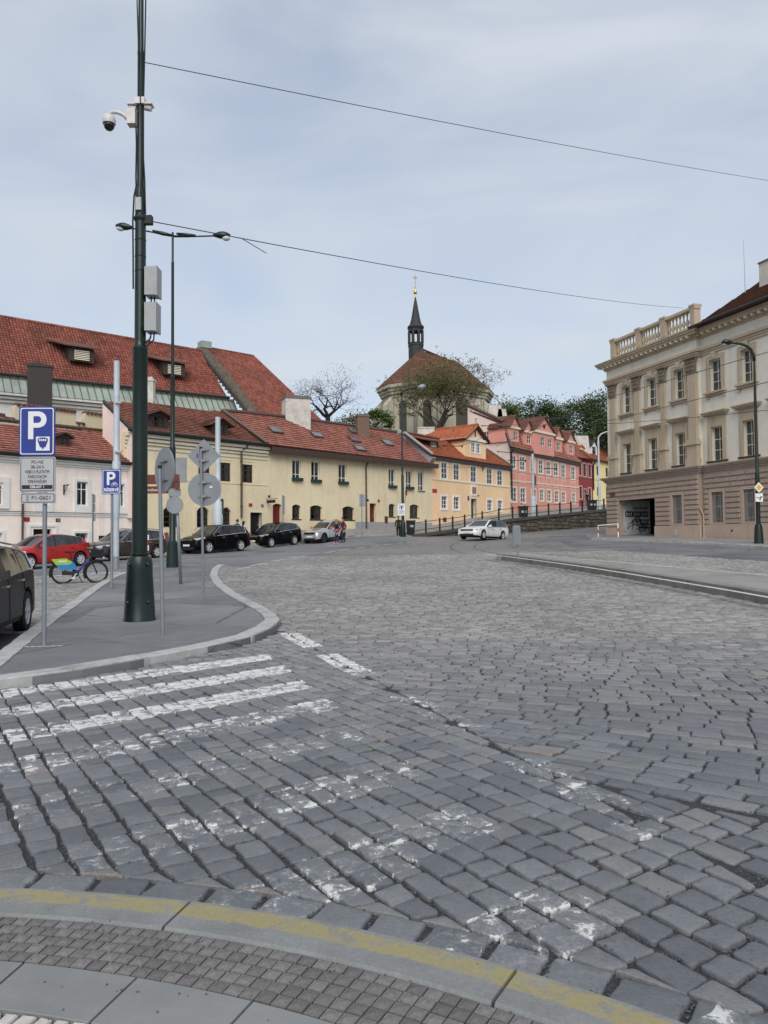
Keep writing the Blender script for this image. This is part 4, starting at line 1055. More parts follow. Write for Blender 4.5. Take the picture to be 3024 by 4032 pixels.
for zf, X0, Y0, X1, Y1 in ((z3, 862, 440, 968, 488), (z3, 1252, 488, 1350, 530), (z3, 1602, 455, 1690, 492), (z4, 185, 528, 275, 572), (z4, 500, 558, 590, 605), (z4, 230, 612, 318, 655)):
    u0, v0 = S3.at(zf(X0 + 18, Y1)); u1, v1 = S3.at(zf(X1 - 18, Y0 + 12)); v1 = v0 + max(.5, min(1.0, v1 - v0)); u1 = u0 + max(.7, min(1.1, u1 - u0))
    b = MB(); b.prism([S3.P(u0, v0, .04), S3.P(u1, v0, .04), S3.P(u1, v1, .04), S3.P(u0, v1, .04)], S3.N * .12); k = b.build('skylight', 'gutter_brown', hl)
    MB().quad(S3.P(u0 + .08, v0 + .08, .17), S3.P(u1 - .08, v0 + .08, .17), S3.P(u1 - .08, v1 - .08, .17), S3.P(u0 + .08, v1 - .08, .17)).build('pane', plain('skylight_glass', (.12, .14, .15), .12, spec=.8) if 'skylight_glass' not in M else 'skylight_glass', k)
def on_slope(S, p): return Vector(S.P(*S.at(p)))
c1 = on_slope(S3, z3(1150, 430)); chimney(None, z3(1125, 430), z3(1125, 148), c1.y, 2.0, 'chimney_white', 'lead', ang=FL.rot() - .5, par=hl, drop=1.5)
c2 = on_slope(S3, z4(312, 530)); chimney(None, z4(312, 530), z4(312, 318), c2.y, 1.05, 'brick', 'lead', ang=FL.rot() - .5, par=hl, drop=1.0)
downpipe(hl, FL, FL.S(z4(326, 900)), FL.Z(z4(326, 745)), d2[2], mat='gutter_brown')
plate(hl, FL, z4, 344, 1103, 358, 1123, 'sign_black'); plate(hl, FL, z4, 443, 1107, 461, 1132, 'sign_red'); plate(hl, FL, z3, 842, 1067, 860, 1087, 'door_dark')
MB().fbox(FL, FL.S(z4(508, 1290)), FL.S(z4(534, 1290)), FL.Z(z4(520, 1328)), FL.Z(z4(520, 1263)), -.01, .05).build('meter_cupboard', plain('maroon', (.10, .03, .03), .6), hl)
hs = MB(); q = rect(FL, z3, 822, 1115, 878, 1142); sm = (q[0] + q[1]) / 2; Fs = Fac(FL.P(q[0], 0, 0), e=(FL.n.x, FL.n.y)); hs.fbox(FL, q[0], q[0] + .05, q[2], q[3], .1, 1.0); o = hs.build('hanging_sign', 'sign_black', hl)
MB().tube([FL.P(q[0] + .025, q[3] + .08, 0), FL.P(q[0] + .025, q[3] + .08, 1.25)], .02, 6).build('sign_bracket', 'gutter_dark', o)
# ---- the big monastery building behind
FB = Fac((-29.0, 58.0), 52.5); bb_ = root('monastery_building', FB.P(0, 6, 0), 'large building with steep red tiled roof and green copper strip behind the houses', 'building')
SB = Slope(FB, z1(0, 560), z3(450, 152), 0, 47)
pB = poly_at(SB, z1, ((-420, 28), (0, 100), (1100, 290), (1640, 380))) + poly_at(SB, z3, ((462, 150),)); pB = pB + [(SB.at(z1(-420, 510))[0], 0)]; pB[4] = (pB[4][0], 0); e0_ = (pB[1][1] - pB[0][1]) / (pB[1][0] - pB[0][0]); pB[0] = (pB[0][0] - 18, pB[0][1] - 18 * e0_); pB[5] = (pB[5][0] - 18, 0)
lv = []
for X, Y in ((645, 480), (1395, 590)):
    u, v = SB.at(z1(X, Y)); lv.append((u, v))
tiled(SB, pB, bb_, 'tile_big', 'pan', .25, .34, indiv=300)
ridge_caps(bb_, SB.P(*pB[0], .06), SB.P(*pB[3], .06), 'tile_big', .14, .45)
zw = lambda X, Y: FB.Z(z1(X, Y)); sW0, sW1 = FB.S(z1(-420, 700)) - 18, FB.S(z3(520, 250))
FC = FB.shift(.9); b = MB(); sm_ = MB(); n = 72
et = lambda s: SB.O.z + (SB.u.z / math.hypot(SB.u.x, SB.u.y)) * s
for k in range(n):
    a, c = sW0 + (sW1 - sW0) * k / n, sW0 + (sW1 - sW0) * (k + 1) / n
    b.quad(FB.P(a, et(a) - 1.55, 1.0), FB.P(c - .03, et(c) - 1.55, 1.0), FB.P(c - .03, et(c) - .12, -.1), FB.P(a, et(a) - .12, -.1))
    sm_.hexa([FB.P(c - .05, et(c) - 1.55, 1.08), FB.P(c, et(c) - 1.55, 1.08), FB.P(c, et(c) - 1.55, .95), FB.P(c - .05, et(c) - 1.55, .95), FB.P(c - .05, et(c) - .1, -.02), FB.P(c, et(c) - .1, -.02), FB.P(c, et(c) - .12, -.15), FB.P(c - .05, et(c) - .12, -.15)])
k = b.build('copper_strip', 'copper', bb_); tag(sm_.build('standing_seams', plain('copper_seam', (.10, .115, .10), .6), k), kind='stuff')
gutter(bb_, FB, sW0, sW1 - .5, et(sW0) - .06, et(sW1) - .06, .2, r_=.13)
b = MB(); b.hexa([FB.P(sW0, 4, .3), FB.P(sW1, 4, .3), FB.P(sW1, 4, -9), FB.P(sW0, 4, -9), FB.P(sW0, et(sW0) - 1.3, .3), FB.P(sW1, et(sW1) - 1.3, .3), FB.P(sW1, et(sW1) - 1.3, -9), FB.P(sW0, et(sW0) - 1.3, -9)]); b.build('wall', 'plaster_white', bb_)
b = MB()
for dz, pr in ((-1.75, .95), (-2.0, .7), (-2.25, .5)): b.hexa([FB.P(sW0, et(sW0) + dz, pr), FB.P(sW1, et(sW1) + dz, pr), FB.P(sW1, et(sW1) + dz, .2), FB.P(sW0, et(sW0) + dz, .2), FB.P(sW0, et(sW0) + dz + .2, pr), FB.P(sW1, et(sW1) + dz + .2, pr), FB.P(sW1, et(sW1) + dz + .2, .2), FB.P(sW0, et(sW0) + dz + .2, .2)])
b.build('cornice', 'plaster_white', bb_)
for u, v in lv:      # louvred roof hatches
    b = MB(); w_ = 1.0
    c0 = Vector(SB.P(u, v)); up = Vector((0, 0, 1)); e = FB.e; n_ = FB.n
    front = c0 + n_ * .75
    b.add([tuple(front + e * -w_), tuple(front + e * w_), tuple(front + e * w_ + up * 1.15), tuple(front - e * w_ + up * 1.15)], [(0, 1, 2, 3)]); hatch = b.build('roof_hatch', 'wood_dark', bb_)
    b = MB(); A = front + up * 1.22; back = c0 - n_ * 1.6 + up * 2.0
    b.prism([tuple(A - e * (w_ + .35) + n_ * .35 - up * .1), tuple(A + e * (w_ + .35) + n_ * .35 - up * .1), tuple(back + e * (w_ + .35)), tuple(back - e * (w_ + 1.2))], (0, 0, .1)); b.build('hatch_roof', 'tile_rust', hatch)
    b = MB(); b.add([tuple(front - e * w_), tuple(front - e * w_ + up * 1.15), tuple(c0 - e * w_ - n_ * 1.1 + up * 1.2), tuple(front + e * w_), tuple(front + e * w_ + up * 1.15), tuple(c0 + e * w_ - n_ * 1.1 + up * 1.2)], [(0, 1, 2), (5, 4, 3)]); b.build('cheek', 'wood_dark', hatch)
    for k in range(6):
        z = .2 + k * .14; p = front + n_ * .03 + up * z; bl = MB()
        bl.prism([tuple(p - e * .6), tuple(p + e * .6), tuple(p + e * .6 + n_ * .07 - up * .07), tuple(p - e * .6 + n_ * .07 - up * .07)], (0, 0, .03)); bl.build('louvre', 'trim_cream', hatch)
# second roof, with the stepped stone verge in front of it
S4 = Slope(FB, z3(450, 152), z3(760, 320), .0, 52)
a1 = W(zv(443, 753), 74.5); a2 = W(zv(546, 769), 80.0); a3 = W(zv(700, 918), 74.0); a4 = W(zv(566, 893), 68.0)
class Quad4(Slope):
    def __init__(s, o, u, v): s.O = o; s.u = u.normalized(); s.N = s.u.cross(v).normalized(); s.v = s.N.cross(s.u)
Sq = Quad4(a4, a3 - a4, a1 - a4); pq = [Sq.at(zv(*p)) for p in ((446, 752), (546, 770), (600, 822), (705, 922), (560, 905))]
tiled(Sq, pq, bb_, 'tile_big', 'pan', .25, .34)
ridge_caps(bb_, Sq.P(*pq[0], .05), Sq.P(*pq[1], .05), 'tile_big', .14, .45); ridge_caps(bb_, Sq.P(*pq[1], .05), Sq.P(*pq[3], .05), 'tile_big', .14, .45)
vs0, vs1 = Vector(Sq.P(*Sq.at(zv(437, 757)), .3)), Vector(Sq.P(*Sq.at(zv(545, 890)), .3)); n = 18; plain('verge_brown', (.15, .125, .10), .9, var=.3, nscale=2)
for k in range(n):
    p = vs0.lerp(vs1, (k + .5) / n); t = (vs1 - vs0).normalized(); b = MB(); F_ = Fac((p.x, p.y), e=(FB.e.x, FB.e.y)); b.fbox(F_, -.5, .3, p.z - .7, p.z + .12, -.4, .25); b.build('verge_stone', 'verge_brown', bb_)
b = MB(); b.tube([vs0 + Vector((-.6, 0, -.1)), vs1 + Vector((-.6, 0, -.1))], .16, 6); b.build('verge_flashing', 'slate', bb_)
b = MB(); p = vs0 + Vector((.1, 0, .2)); F_ = Fac((p.x, p.y), e=(FB.e.x, FB.e.y)); b.fbox(F_, -.5, .5, p.z - .3, p.z + .35, -.5, .5); b.build('verge_cap', 'copper', bb_)
b = MB(); b.prism([tuple(a4 - Vector((0, 0, .2))), tuple(a3 - Vector((0, 0, .2))), tuple(Vector((a3.x, a3.y, 4))), tuple(Vector((a4.x, a4.y, 4)))], (-1.2, 2, 0)); b.build('rear_wall', 'plaster_wall_top', bb_)
# copper clad chimney standing before it and the small white flue
ck = root('chimney_stack', W(z1(315, 830), 56), 'tall brown metal clad chimney rising behind the parking sign', 'chimney'); Fk = Fac(V2(W(z1(222, 800), 55)), e=(.93, .36)); b = MB()
s1k = Fk.S(z1(422, 800)); b.fbox(Fk, 0, s1k, Fk.Z(z1(320, 1000)), Fk.Z(z1(320, 505)), -1.0, 0); b.build('shaft', plain('clad_brown', (.038, .03, .03), .55, .3, var=.2), ck)
b = MB(); b.fbox(Fk, -.06, s1k + .06, Fk.Z(z1(320, 505)), Fk.Z(z1(320, 488)), -1.06, .06); b.fbox(Fk, s1k * .15, s1k * .6, Fk.Z(z1(320, 488)), Fk.Z(z1(320, 472)), -.9, -.1); b.build('chimney_cap', 'clad_brown', ck)
tf = W(z1(1222, 850), 60.0); tt = W(z1(1222, 592), 60.0); b = MB(); b.box(tf.x - .36, tf.x + .36, tf.y - .3, tf.y + .3, tf.z - 2.2, tt.z - .15); b.box(tf.x - .42, tf.x + .42, tf.y - .36, tf.y + .36, tt.z - .35, tt.z - .2); b.box(tf.x - .26, tf.x + .26, tf.y - .22, tf.y + .22, tt.z - .15, tt.z)
tag(b.build('chimney', 'chimney_white'), 'slender white chimney beside the tall green pole', 'chimney')
# ================================================================== houses up the hill
F4 = Fac(FL.P(sR, 0, 0), 39); S0_4 = 0.0
z_at = lambda F, zf, X, Y: F.Z(zf(X, Y))
# ---- orange house
s4 = F4.S(z5(683, 900)); ho = house('orange_house', F4, 6, F4.Z(z5(355, 1190)), 'orange house with white window frames and a big gabled dormer')
zL4, zR4 = F4.Z(z4(950, 705)), F4.Z(z5(690, 758)); ev4 = lambda s: zL4 + (zR4 - zL4) * s / s4
wu = rect(F4, z4, 1310, 795, 1362, 945); wlo = rect(F4, z4, 1152, 1082, 1203, 1195)
def row(F, zf, y, q, spans): return [(F.S(zf(a, y)), F.S(zf(c, y)), q[2], q[3]) for a, c in spans]
def tall(F, zf, rects): return [rect(F, zf, *q) for q in rects]
U4 = tall(F4, z4, ((1036, 762, 1090, 912), (1150, 778, 1203, 925), (1310, 797, 1362, 945), (1460, 820, 1510, 962), (1558, 835, 1605, 975)))
L4 = tall(F4, z4, ((1038, 1077, 1090, 1190), (1152, 1085, 1203, 1197), (1465, 1112, 1510, 1212), (1563, 1117, 1603, 1212)))
D4 = rect(F4, z4, 1312, 1100, 1365, 1278)
wall('wall', F4, ho, 'plaster_orange', .003, s4, D4[2] - 2.6, (zL4, zR4), U4 + L4 + [D4], rec=.16, depth=8)
for q in U4: window(F4, ho, *q, 'frame_cream', 2, (0, .33, .66), .03, .07, .3, sur=(.14, 'trim_white', .03))
for q in L4: window(F4, ho, *q, 'frame_white', 2, (0, .33, .66), .08, .06, 0, sur=(.18, 'trim_white', .04))
door(F4, ho, *D4, 'door_dark', .4, (.16, 'trim_cream', .05))
zs = [F4.Z(z4(950, 915)), F4.Z(z4(1655, 990))]; sb = F4.S(z4(1655, 990)); b = MB(); b.hexa([F4.P(0.01, zs[0] - .05, .05), F4.P(s4, zs[0] + (zs[1] - zs[0]) * s4 / sb - .05, .05), F4.P(s4, zs[0] - .1, -.02), F4.P(0.01, zs[0] - .05, -.02), F4.P(0.01, zs[0] + .06, .05), F4.P(s4, zs[0] + (zs[1] - zs[0]) * s4 / sb + .06, .05), F4.P(s4, zs[0] + .06, -.02), F4.P(0.01, zs[0] + .06, -.02)]); b.build('string_course', 'trim_cream', ho)
b = MB(); P = F4.P; b.hexa([P(.01, zL4 - .3, .1), P(s4, zR4 - .3, .1), P(s4, zR4 - .3, -.02), P(.01, zL4 - .3, -.02), P(.01, zL4 + .05, .5), P(s4, zR4 + .05, .5), P(s4, zR4 + .05, -.02), P(.01, zL4 + .05, -.02)]); b.build('eaves', 'lead', ho)
q = rect(F4, z4, 1315, 977, 1362, 1066); b = MB(); b.fbox(F4, q[0] - .06, q[1] + .06, q[2] - .06, q[3] + .06, -.01, .07); k = b.build('wall_plaque', 'trim_white', ho); MB().fbox(F4, q[0] + .1, q[1] - .1, q[2] + .15, q[3] - .15, .06, .09).build('plaque_panel', plain('plaque_rose', (.30, .16, .13), .8), k)
plate(ho, F4, z4, 953, 1008, 994, 1043, 'sign_red', 'street_name_plate')
plate(ho, F4, z4, 1282, 1075, 1296, 1115, 'sign_blue', 'pennant'); plate(ho, F4, z4, 1376, 1062, 1388, 1076, 'maroon', 'number_plate')
b = MB(); b.fbox(F4, F4.S(z4(1053, 1295)), F4.S(z4(1085, 1295)), F4.Z(z4(1068, 1315)), F4.Z(z4(1068, 1275)), -.01, .02); b.build('cellar_hatch', 'maroon', ho)
S4r = Slope(F4, z4(950, 690), z5(692, 744), .5, 40)
p4 = poly_at(S4r, z4, ((690, 488), (1010, 545))) + poly_at(S4r, z5, ((250, 560), (420, 560), (472, 598), (690, 742))); p4 = p4[:-1] + [(p4[-1][0], 0), (S4r.at(z4(952, 690))[0], 0)]
tiled(S4r, p4, ho, 'tile_orange', 'flat', .2, .24)
b = MB(); b.tube([S4r.P(*p4[-1], .1), S4r.P(*p4[0], .1)], .13, 6); b.build('verge', 'plinth_grey', ho); ridge_caps(ho, S4r.P(*p4[0], .08), S4r.P(*p4[1], .08), 'tile_rust')
b = MB(); b.tube([S4r.P(*p4[4], .1), S4r.P(*p4[5], .1)], .12, 6); b.build('flashing', 'lead', ho)
# small shed dormer
o_ = slope_o(F4, S4r, z4(967, 622)); Fd = F4.shift(o_); a, c, zb, zt = Fd.S(z4(925, 600)), Fd.S(z4(1010, 600)), Fd.Z(z4(967, 622)), Fd.Z(z4(967, 560))
sd_ = wall('dormer', Fd, ho, 'wood_dark', a, c, zb, zt, [(a + .3, c - .3, zb + .08, zt - .12)], rec=.05, depth=2.2); window(Fd, sd_, a + .3, c - .3, zb + .08, zt - .12, 'frame_white', 2, (0,), .03, .08, 0)
b = MB(); b.prism([Fd.P(a - 1.4, zt - .1, .35), Fd.P(c + .3, zt - .1, .35), Fd.P(c + .3, zt + .65, -2.4), Fd.P(a - 1.4, zt + .65, -2.4)], (0, 0, .1)); b.build('dormer_roof', 'tile_rust', sd_)
# big gabled dormer, its front just behind the eave
o_ = .02; Fd = F4.shift(o_); a, c = Fd.S(z5(287, 600)), Fd.S(z5(470, 600)); zb = Fd.Z(z5(378, 705)); ze = Fd.Z(z5(378, 508)); zr = Fd.Z(z5(378, 392))
w1 = rect(Fd, z5, 343, 540, 376, 622); w2 = rect(Fd, z5, 388, 545, 420, 628); zz_ = (w1[2], w1[3])
dm = wall('dormer', Fd, ho, 'plaster_orange', a, c, zb, ze, [(w1[0], w1[1], *zz_), (w2[0], w2[1], *zz_)], rec=.08, depth=6.5)
for q in (w1, w2): window(Fd, dm, q[0], q[1], *zz_, 'frame_white', 2, (0, .33, .66), .04, .06, 0, sur=(.1, 'trim_white', .03))
sm = (a + c) / 2; b = MB(); b.prism([Fd.P(a, ze, 0), Fd.P(c, ze, 0), Fd.P(sm, zr - .1, 0)], Fd.n * -.3); b.build('gable', 'plaster_orange', dm)
b = MB(); b.fbox(Fd, sm - .12, sm + .12, ze + .25, ze + 1.0, -.02, .02); b.build('niche', 'gutter_brown', dm)
b = MB(); b.fbox(Fd, a - .2, c + .2, ze - .2, ze + .02, -6.5, .18); b.build('cornice', 'trim_white', dm)
for sg in (-1, 1):
    se = a - .35 if sg < 0 else c + .35; kk = (zr - ze) / (sm - a); zl = ze - kk * .35 + .05; O = Vector(Fd.P(se, zl, .3)); v = Vector(Fd.P(sm, zr, .3)) - O
    Sx = Quad4(O if sg > 0 else O - Fd.n * 6.5, -Fd.n * sg, v); L = v.length
    tiled(Sx, [(0, 0), (6.5, 0), (6.5, L), (0, L)], dm, 'tile_orange', 'mono', .24, .36, indiv=130, name='dormer_roof')
ridge_caps(dm, Fd.P(sm, zr + .08, .35), Fd.P(sm, zr + .08, -6.4), 'tile_orange', .14)
downpipe(ho, F4, F4.S(z5(437, 720)), zL4 + .1, F4.Z(z5(405, 775)), mat='gutter_brown')
wc = W(z4(893, 440), 78); b = MB(); wt = W(z4(893, 435), 78); b.box(wc.x - .85, wc.x + .85, wc.y - .5, wc.y + .5, W(z4(893, 520), 78).z - 1, wt.z); b.box(wc.x - .9, wc.x + .9, wc.y - .55, wc.y + .55, wt.z - .12, wt.z - .02); b.build('chimney', 'chimney_white', ho)
# ---- pink mansard house
F5 = Fac(F4.P(s4, 0, 0), 39.0); s5 = F5.S(z5(1280, 900)); hk = house('pink_mansard_house', F5, 8, F5.Z(z5(900, 1125)), 'deep pink house with mansard roof, five dormers and framed panels')
zL5, zR5 = F5.Z(z5(688, 590)), F5.Z(z5(1282, 722)); ev5 = lambda s: zL5 + (zR5 - zL5) * s / s5
U5 = tall(F5, z5, ((692, 652, 733, 762), (767, 662, 811, 778), (860, 675, 898, 795), (930, 690, 968, 806), (997, 703, 1034, 815), (1062, 716, 1100, 826), (1127, 730, 1162, 840), (1214, 748, 1247, 855)))
L5 = tall(F5, z5, ((693, 930, 738, 1052), (772, 936, 816, 1058), (940, 948, 974, 1043), (1005, 953, 1039, 1049), (1070, 960, 1104, 1057), (1132, 968, 1164, 1062), (1222, 980, 1250, 1066)))
D5 = rect(F5, z5, 870, 948, 905, 1128)
wall('wall', F5, hk, 'plaster_pink', .003, s5, D5[2] - 3, (zL5, zR5), U5 + L5 + [D5], rec=.12, depth=8)
for q in U5: window(F5, hk, *q, 'frame_white', 2, (0, .33, .66), .03, .07, .45, sur=(.13, 'trim_cream', .03, .12))
for q in L5: window(F5, hk, *q, 'frame_white', 2, (0, .33, .66), .04, .07, .45, sur=(.14, 'trim_cream', .03, .14))
door(F5, hk, *D5, 'door_dark', .3, (.15, 'trim_cream', .05))
for i, q in enumerate(U5):
    if i == 2: continue
    z1_, z0_ = q[2] - .25, q[2] - 1.45; s0, s1 = q[0] - .13, q[1] + .13; b = MB(); b.fbox(F5, s0, s1, z0_, z1_, -.01, .025); k = b.build('panel', 'trim_pink', hk)
    b = MB(); b.fbox(F5, s0 + .18, s1 - .18, z0_ + .2, z1_ - .2, .02, .04); b.build('panel_field', 'plaster_pink', k)
zz0 = F5.Z(z5(690, 862)); b = MB(); b.fbox(F5, .004, s5, zz0 - .12, zz0, -.01, .06); b.build('string_course', 'trim_cream', hk)
b = MB(); P = F5.P; b.hexa([P(.01, zL5 - .3, .08), P(s5, zR5 - .3, .08), P(s5, zR5 - .3, -.02), P(.01, zL5 - .3, -.02), P(.01, zL5 + .06, .45), P(s5, zR5 + .06, .45), P(s5, zR5 + .06, -.02), P(.01, zL5 + .06, -.02)]); b.build('eaves', 'lead', hk)
q = rect(F5, z5, 878, 825, 902, 905); b = MB(); b.fbox(F5, q[0], q[1], q[2], q[3], 0, .12); b.build('house_sign', 'gutter_brown', hk)
downpipe(hk, F5, F5.S(z5(683, 900)) + .12, zL5, F5.Z(z5(683, 1025)), r_=.09)
S5 = Slope(F5, z5(690, 572), z5(1285, 708), .42, 66); vt = S5.at(z5(625, 370))[1]; p5 = [S5.at(z5(622, 375)), (S5.at(z5(1235, 480))[0], vt), (S5.at(z5(1300, 705))[0], 0), (0, 0)]
tiled(S5, p5, hk, 'tile_flat', 'flat', .22, .3)
b = MB(); b.tube([S5.P(*p5[0], .08), S5.P(0, 0, .08)], .1, 6); b.build('verge', 'lead', hk)
Su = Quad4(Vector(S5.P(p5[0][0], vt, 0)), S5.u, -F5.n * math.cos(R(24)) + Vector((0, 0, math.sin(R(24)))))
tiled(Su, [(0, 0), (p5[1][0] - p5[0][0], 0), (p5[1][0] - p5[0][0], 5.2), (0, 5.2)], hk, 'tile_brown', 'flat', .22, .3)
DM = ((677, 765, 395, 530, 305, (715, 442, 747, 517)), (797, 885, 432, 560, 348, (831, 472, 863, 545)), (890, 1071, 440, 645, 318, (951, 490, 983, 565, 1016, 507, 1046, 577)), (1070, 1142, 492, 618, 408, (1090, 536, 1120, 602)), (1173, 1247, 520, 645, 440, (1200, 563, 1228, 630)))
for X0, X1, Ye, Yb, Yr, wq in DM:
    o_ = slope_o(F5, S5, z5((X0 + X1) / 2, Yb)) + .05; Fd = F5.shift(o_); xm = (X0 + X1) / 2
    a, c = Fd.S(z5(X0 + 4, Yb - 20)), Fd.S(z5(X1 - 4, Yb - 20)); zb, ze, zr = Fd.Z(z5(xm, Yb)), Fd.Z(z5(xm, Ye)), Fd.Z(z5(xm, Yr))
    wins = [rect(Fd, z5, *wq[k:k + 4]) for k in range(0, len(wq), 4)]; dm = dormer(F5, hk, a, c, zb, ze, zr, o_, 2.6, 'plaster_pink', 'tile_rust', 'frame_white', .22, wins)
    b = MB(); b.fbox(Fd, a - .15, c + .15, ze - .28, ze - .04, -1.2, .14); b.build('cornice', 'trim_cream', dm)
    if len(wins) == 2: b = MB(); sm = (a + c) / 2; b.tube([Fd.P(sm, ze + .55, -.05), Fd.P(sm, ze + .55, .03)], .26, 12); b.build('oculus', 'door_dark', dm)
# gable wall on its downhill side
FG = Fac(F5.P(0, 0, 0), e=(-F5.n.x, -F5.n.y)); b = MB()
gp = [F5.P(0, F5.Z(z5(688, 760)) - 6, .003), F5.P(0, zL5, .003), tuple(Vector(S5.P(p5[0][0], vt)) ), None, None]
bs = 8.8; pk = Vector(F5.P(0, 0, -bs)); zpk = (lambda: (EYE.z + ray(*z5(312, 218)).z * (bs and ((pk - EYE).dot(F5.e) / ray(*z5(312, 218)).dot(F5.e)))))()
v_ = ray(*z5(312, 218)); k_ = (Vector(F5.P(0, 0, 0)) - EYE).dot(F5.e) / v_.dot(F5.e); apex = EYE + v_ * k_
v_ = ray(*z5(624, 362)); k_ = (Vector(F5.P(0, 0, 0)) - EYE).dot(F5.e) / v_.dot(F5.e); brk = EYE + v_ * k_
g5 = [F5.P(0, zL5 - 8, -.0), F5.P(0, zL5, 0), tuple(brk), tuple(apex), (apex.x, apex.y, zL5 - 8)]
b.prism(g5, F5.e * .35); gw = b.build('gable_wall', 'plaster_mauve', hk)
def on_gable(p):
    v = ray(*p); k = (Vector(F5.P(0, 0, 0)) - EYE).dot(F5.e) / v.dot(F5.e); return EYE + v * k
FGs = Fac((apex.x, apex.y), e=(Vector(F5.P(0, 0, 0)) - apex).to_2d()); FGs.n = -F5.e.copy()
for X0, Y0, X1, Y1 in ((377, 320, 402, 378), (452, 440, 508, 505)):
    q = [FGs.at(z5(X0, Y0)), FGs.at(z5(X1, Y1))]; window(FGs, gw, q[0][0], q[1][0], q[1][1], q[0][1], 'frame_white', 2, (0, .5), -.07, .06, 0)
b = MB(); b.tube([apex + Vector((0, 0, .12)), brk + Vector((0, 0, .12))], .2, 6); b.build('verge_cap', 'gutter_brown', hk)
for X, Yt, Yb, wd_ in ((545, 215, 330, 1.5), (607, 250, 320, 1.0)):
    p = W(z5(X, Yb), apex.y + 1.5); t_ = W(z5(X, Yt), apex.y + 1.5); b = MB(); b.prism([(p.x - wd_ * .75, p.y - .5, p.z - 1.5), (p.x + wd_ * .75, p.y - .5, p.z - 1.5), (t_.x + wd_ * .42, t_.y - .5, t_.z), (t_.x - wd_ * .42, t_.y - .5, t_.z)], (0, 1.0, 0)); b.build('chimney', 'chimney_white', hk)
# ---- dark red house and lemon house beyond
F6 = Fac(F5.P(s5, 0, 0), 39); s6 = F6.S(z5(1404, 900)); hr = house('red_house', F6, 2, F6.Z(z5(1340, 1080)), 'narrow dark red house with tall windows next to the pink one')
ev6 = F6.Z(z5(1345, 690)); U6 = tall(F6, z5, ((1283, 715, 1302, 822), (1318, 722, 1342, 830), (1362, 728, 1386, 838))); L6 = tall(F6, z5, ((1285, 920, 1308, 1025), (1366, 935, 1388, 1045))); D6 = rect(F6, z5, 1328, 945, 1350, 1085)
wall('wall', F6, hr, 'plaster_red', .003, s6, D6[2] - 3, ev6, U6 + L6 + [D6], depth=8)
for q in U6 + L6: window(F6, hr, *q, 'frame_brown', 2, (0, .33, .66), .04, .06, .4, sur=(.12, 'trim_pink', .03))
door(F6, hr, *D6, 'door_dark', .2, (.1, 'trim_pink', .03))
S6 = Slope(F6, z5(1285, 665), z5(1420, 690), .4, 42); p6 = poly_at(S6, z5, ((1258, 555), (1370, 590), (1445, 690))); tiled(S6, [(p6[0][0], p6[0][1]), p6[1], (p6[2][0], 0), (S6.at(z5(1285, 665))[0], 0)], hr, 'tile_flat', 'flat', .22, .28)
dormer(F6, hr, F6.S(z5(1335, 610)), F6.S(z5(1400, 620)), F6.Z(z5(1370, 640)), F6.Z(z5(1370, 590)), F6.Z(z5(1370, 560)), -1.0, 2, 'plaster_orange', 'tile_orange')
p = W(z5(1285, 560), 97); t_ = W(z5(1285, 482), 97); b = MB(); b.prism([(p.x - 1.3, p.y - .5, p.z - 2), (p.x + 1.3, p.y - .5, p.z - 2), (t_.x + 1.0, t_.y - .5, t_.z), (t_.x - 1.0, t_.y - .5, t_.z)], (0, 1.2, 0)); b.build('chimney', 'chimney_white', hr)
downpipe(hr, F6, s6 - .05, ev6, D6[2] + 2, r_=.09)
F7 = Fac(F6.P(s6, 0, 0), 36); hm = house('lemon_house', F7, 3, F7.Z(z5(1480, 1060)), 'lemon yellow house beside the white street lamp'); s7 = F7.S(z5(1560, 900)) + 6
ev7 = F7.Z(z5(1480, 700)); U7 = tall(F7, z5, ((1436, 742, 1452, 822), (1515, 758, 1535, 835))); L7 = tall(F7, z5, ((1440, 925, 1455, 1000),)); D7 = rect(F7, z5, 1518, 925, 1540, 1060)
wall('wall', F7, hm, 'plaster_lemon', .003, s7, D7[2] - 3, ev7, U7 + L7 + [D7], depth=8)
for q in U7 + L7: window(F7, hm, *q, 'frame_brown', 2, (0, .5), .06, .06, .3)
door(F7, hm, *D7, 'door_dark', .2)
S7 = Slope(F7, z5(1420, 680), z5(1560, 712), .4, 38); p7 = poly_at(S7, z5, ((1330, 585), (1410, 630), (1600, 690))); tiled(S7, [(-1.5, 0), (-1.5, 4.5), (s7, 4.5), (s7, 0)], hm, 'tile_orange', 'flat', .22, .3)
dormer(F7, hm, 1.2, 3.2, ev7 + .6, ev7 + 1.9, ev7 + 2.6, -.6, 2.5, 'trim_white', 'slate')
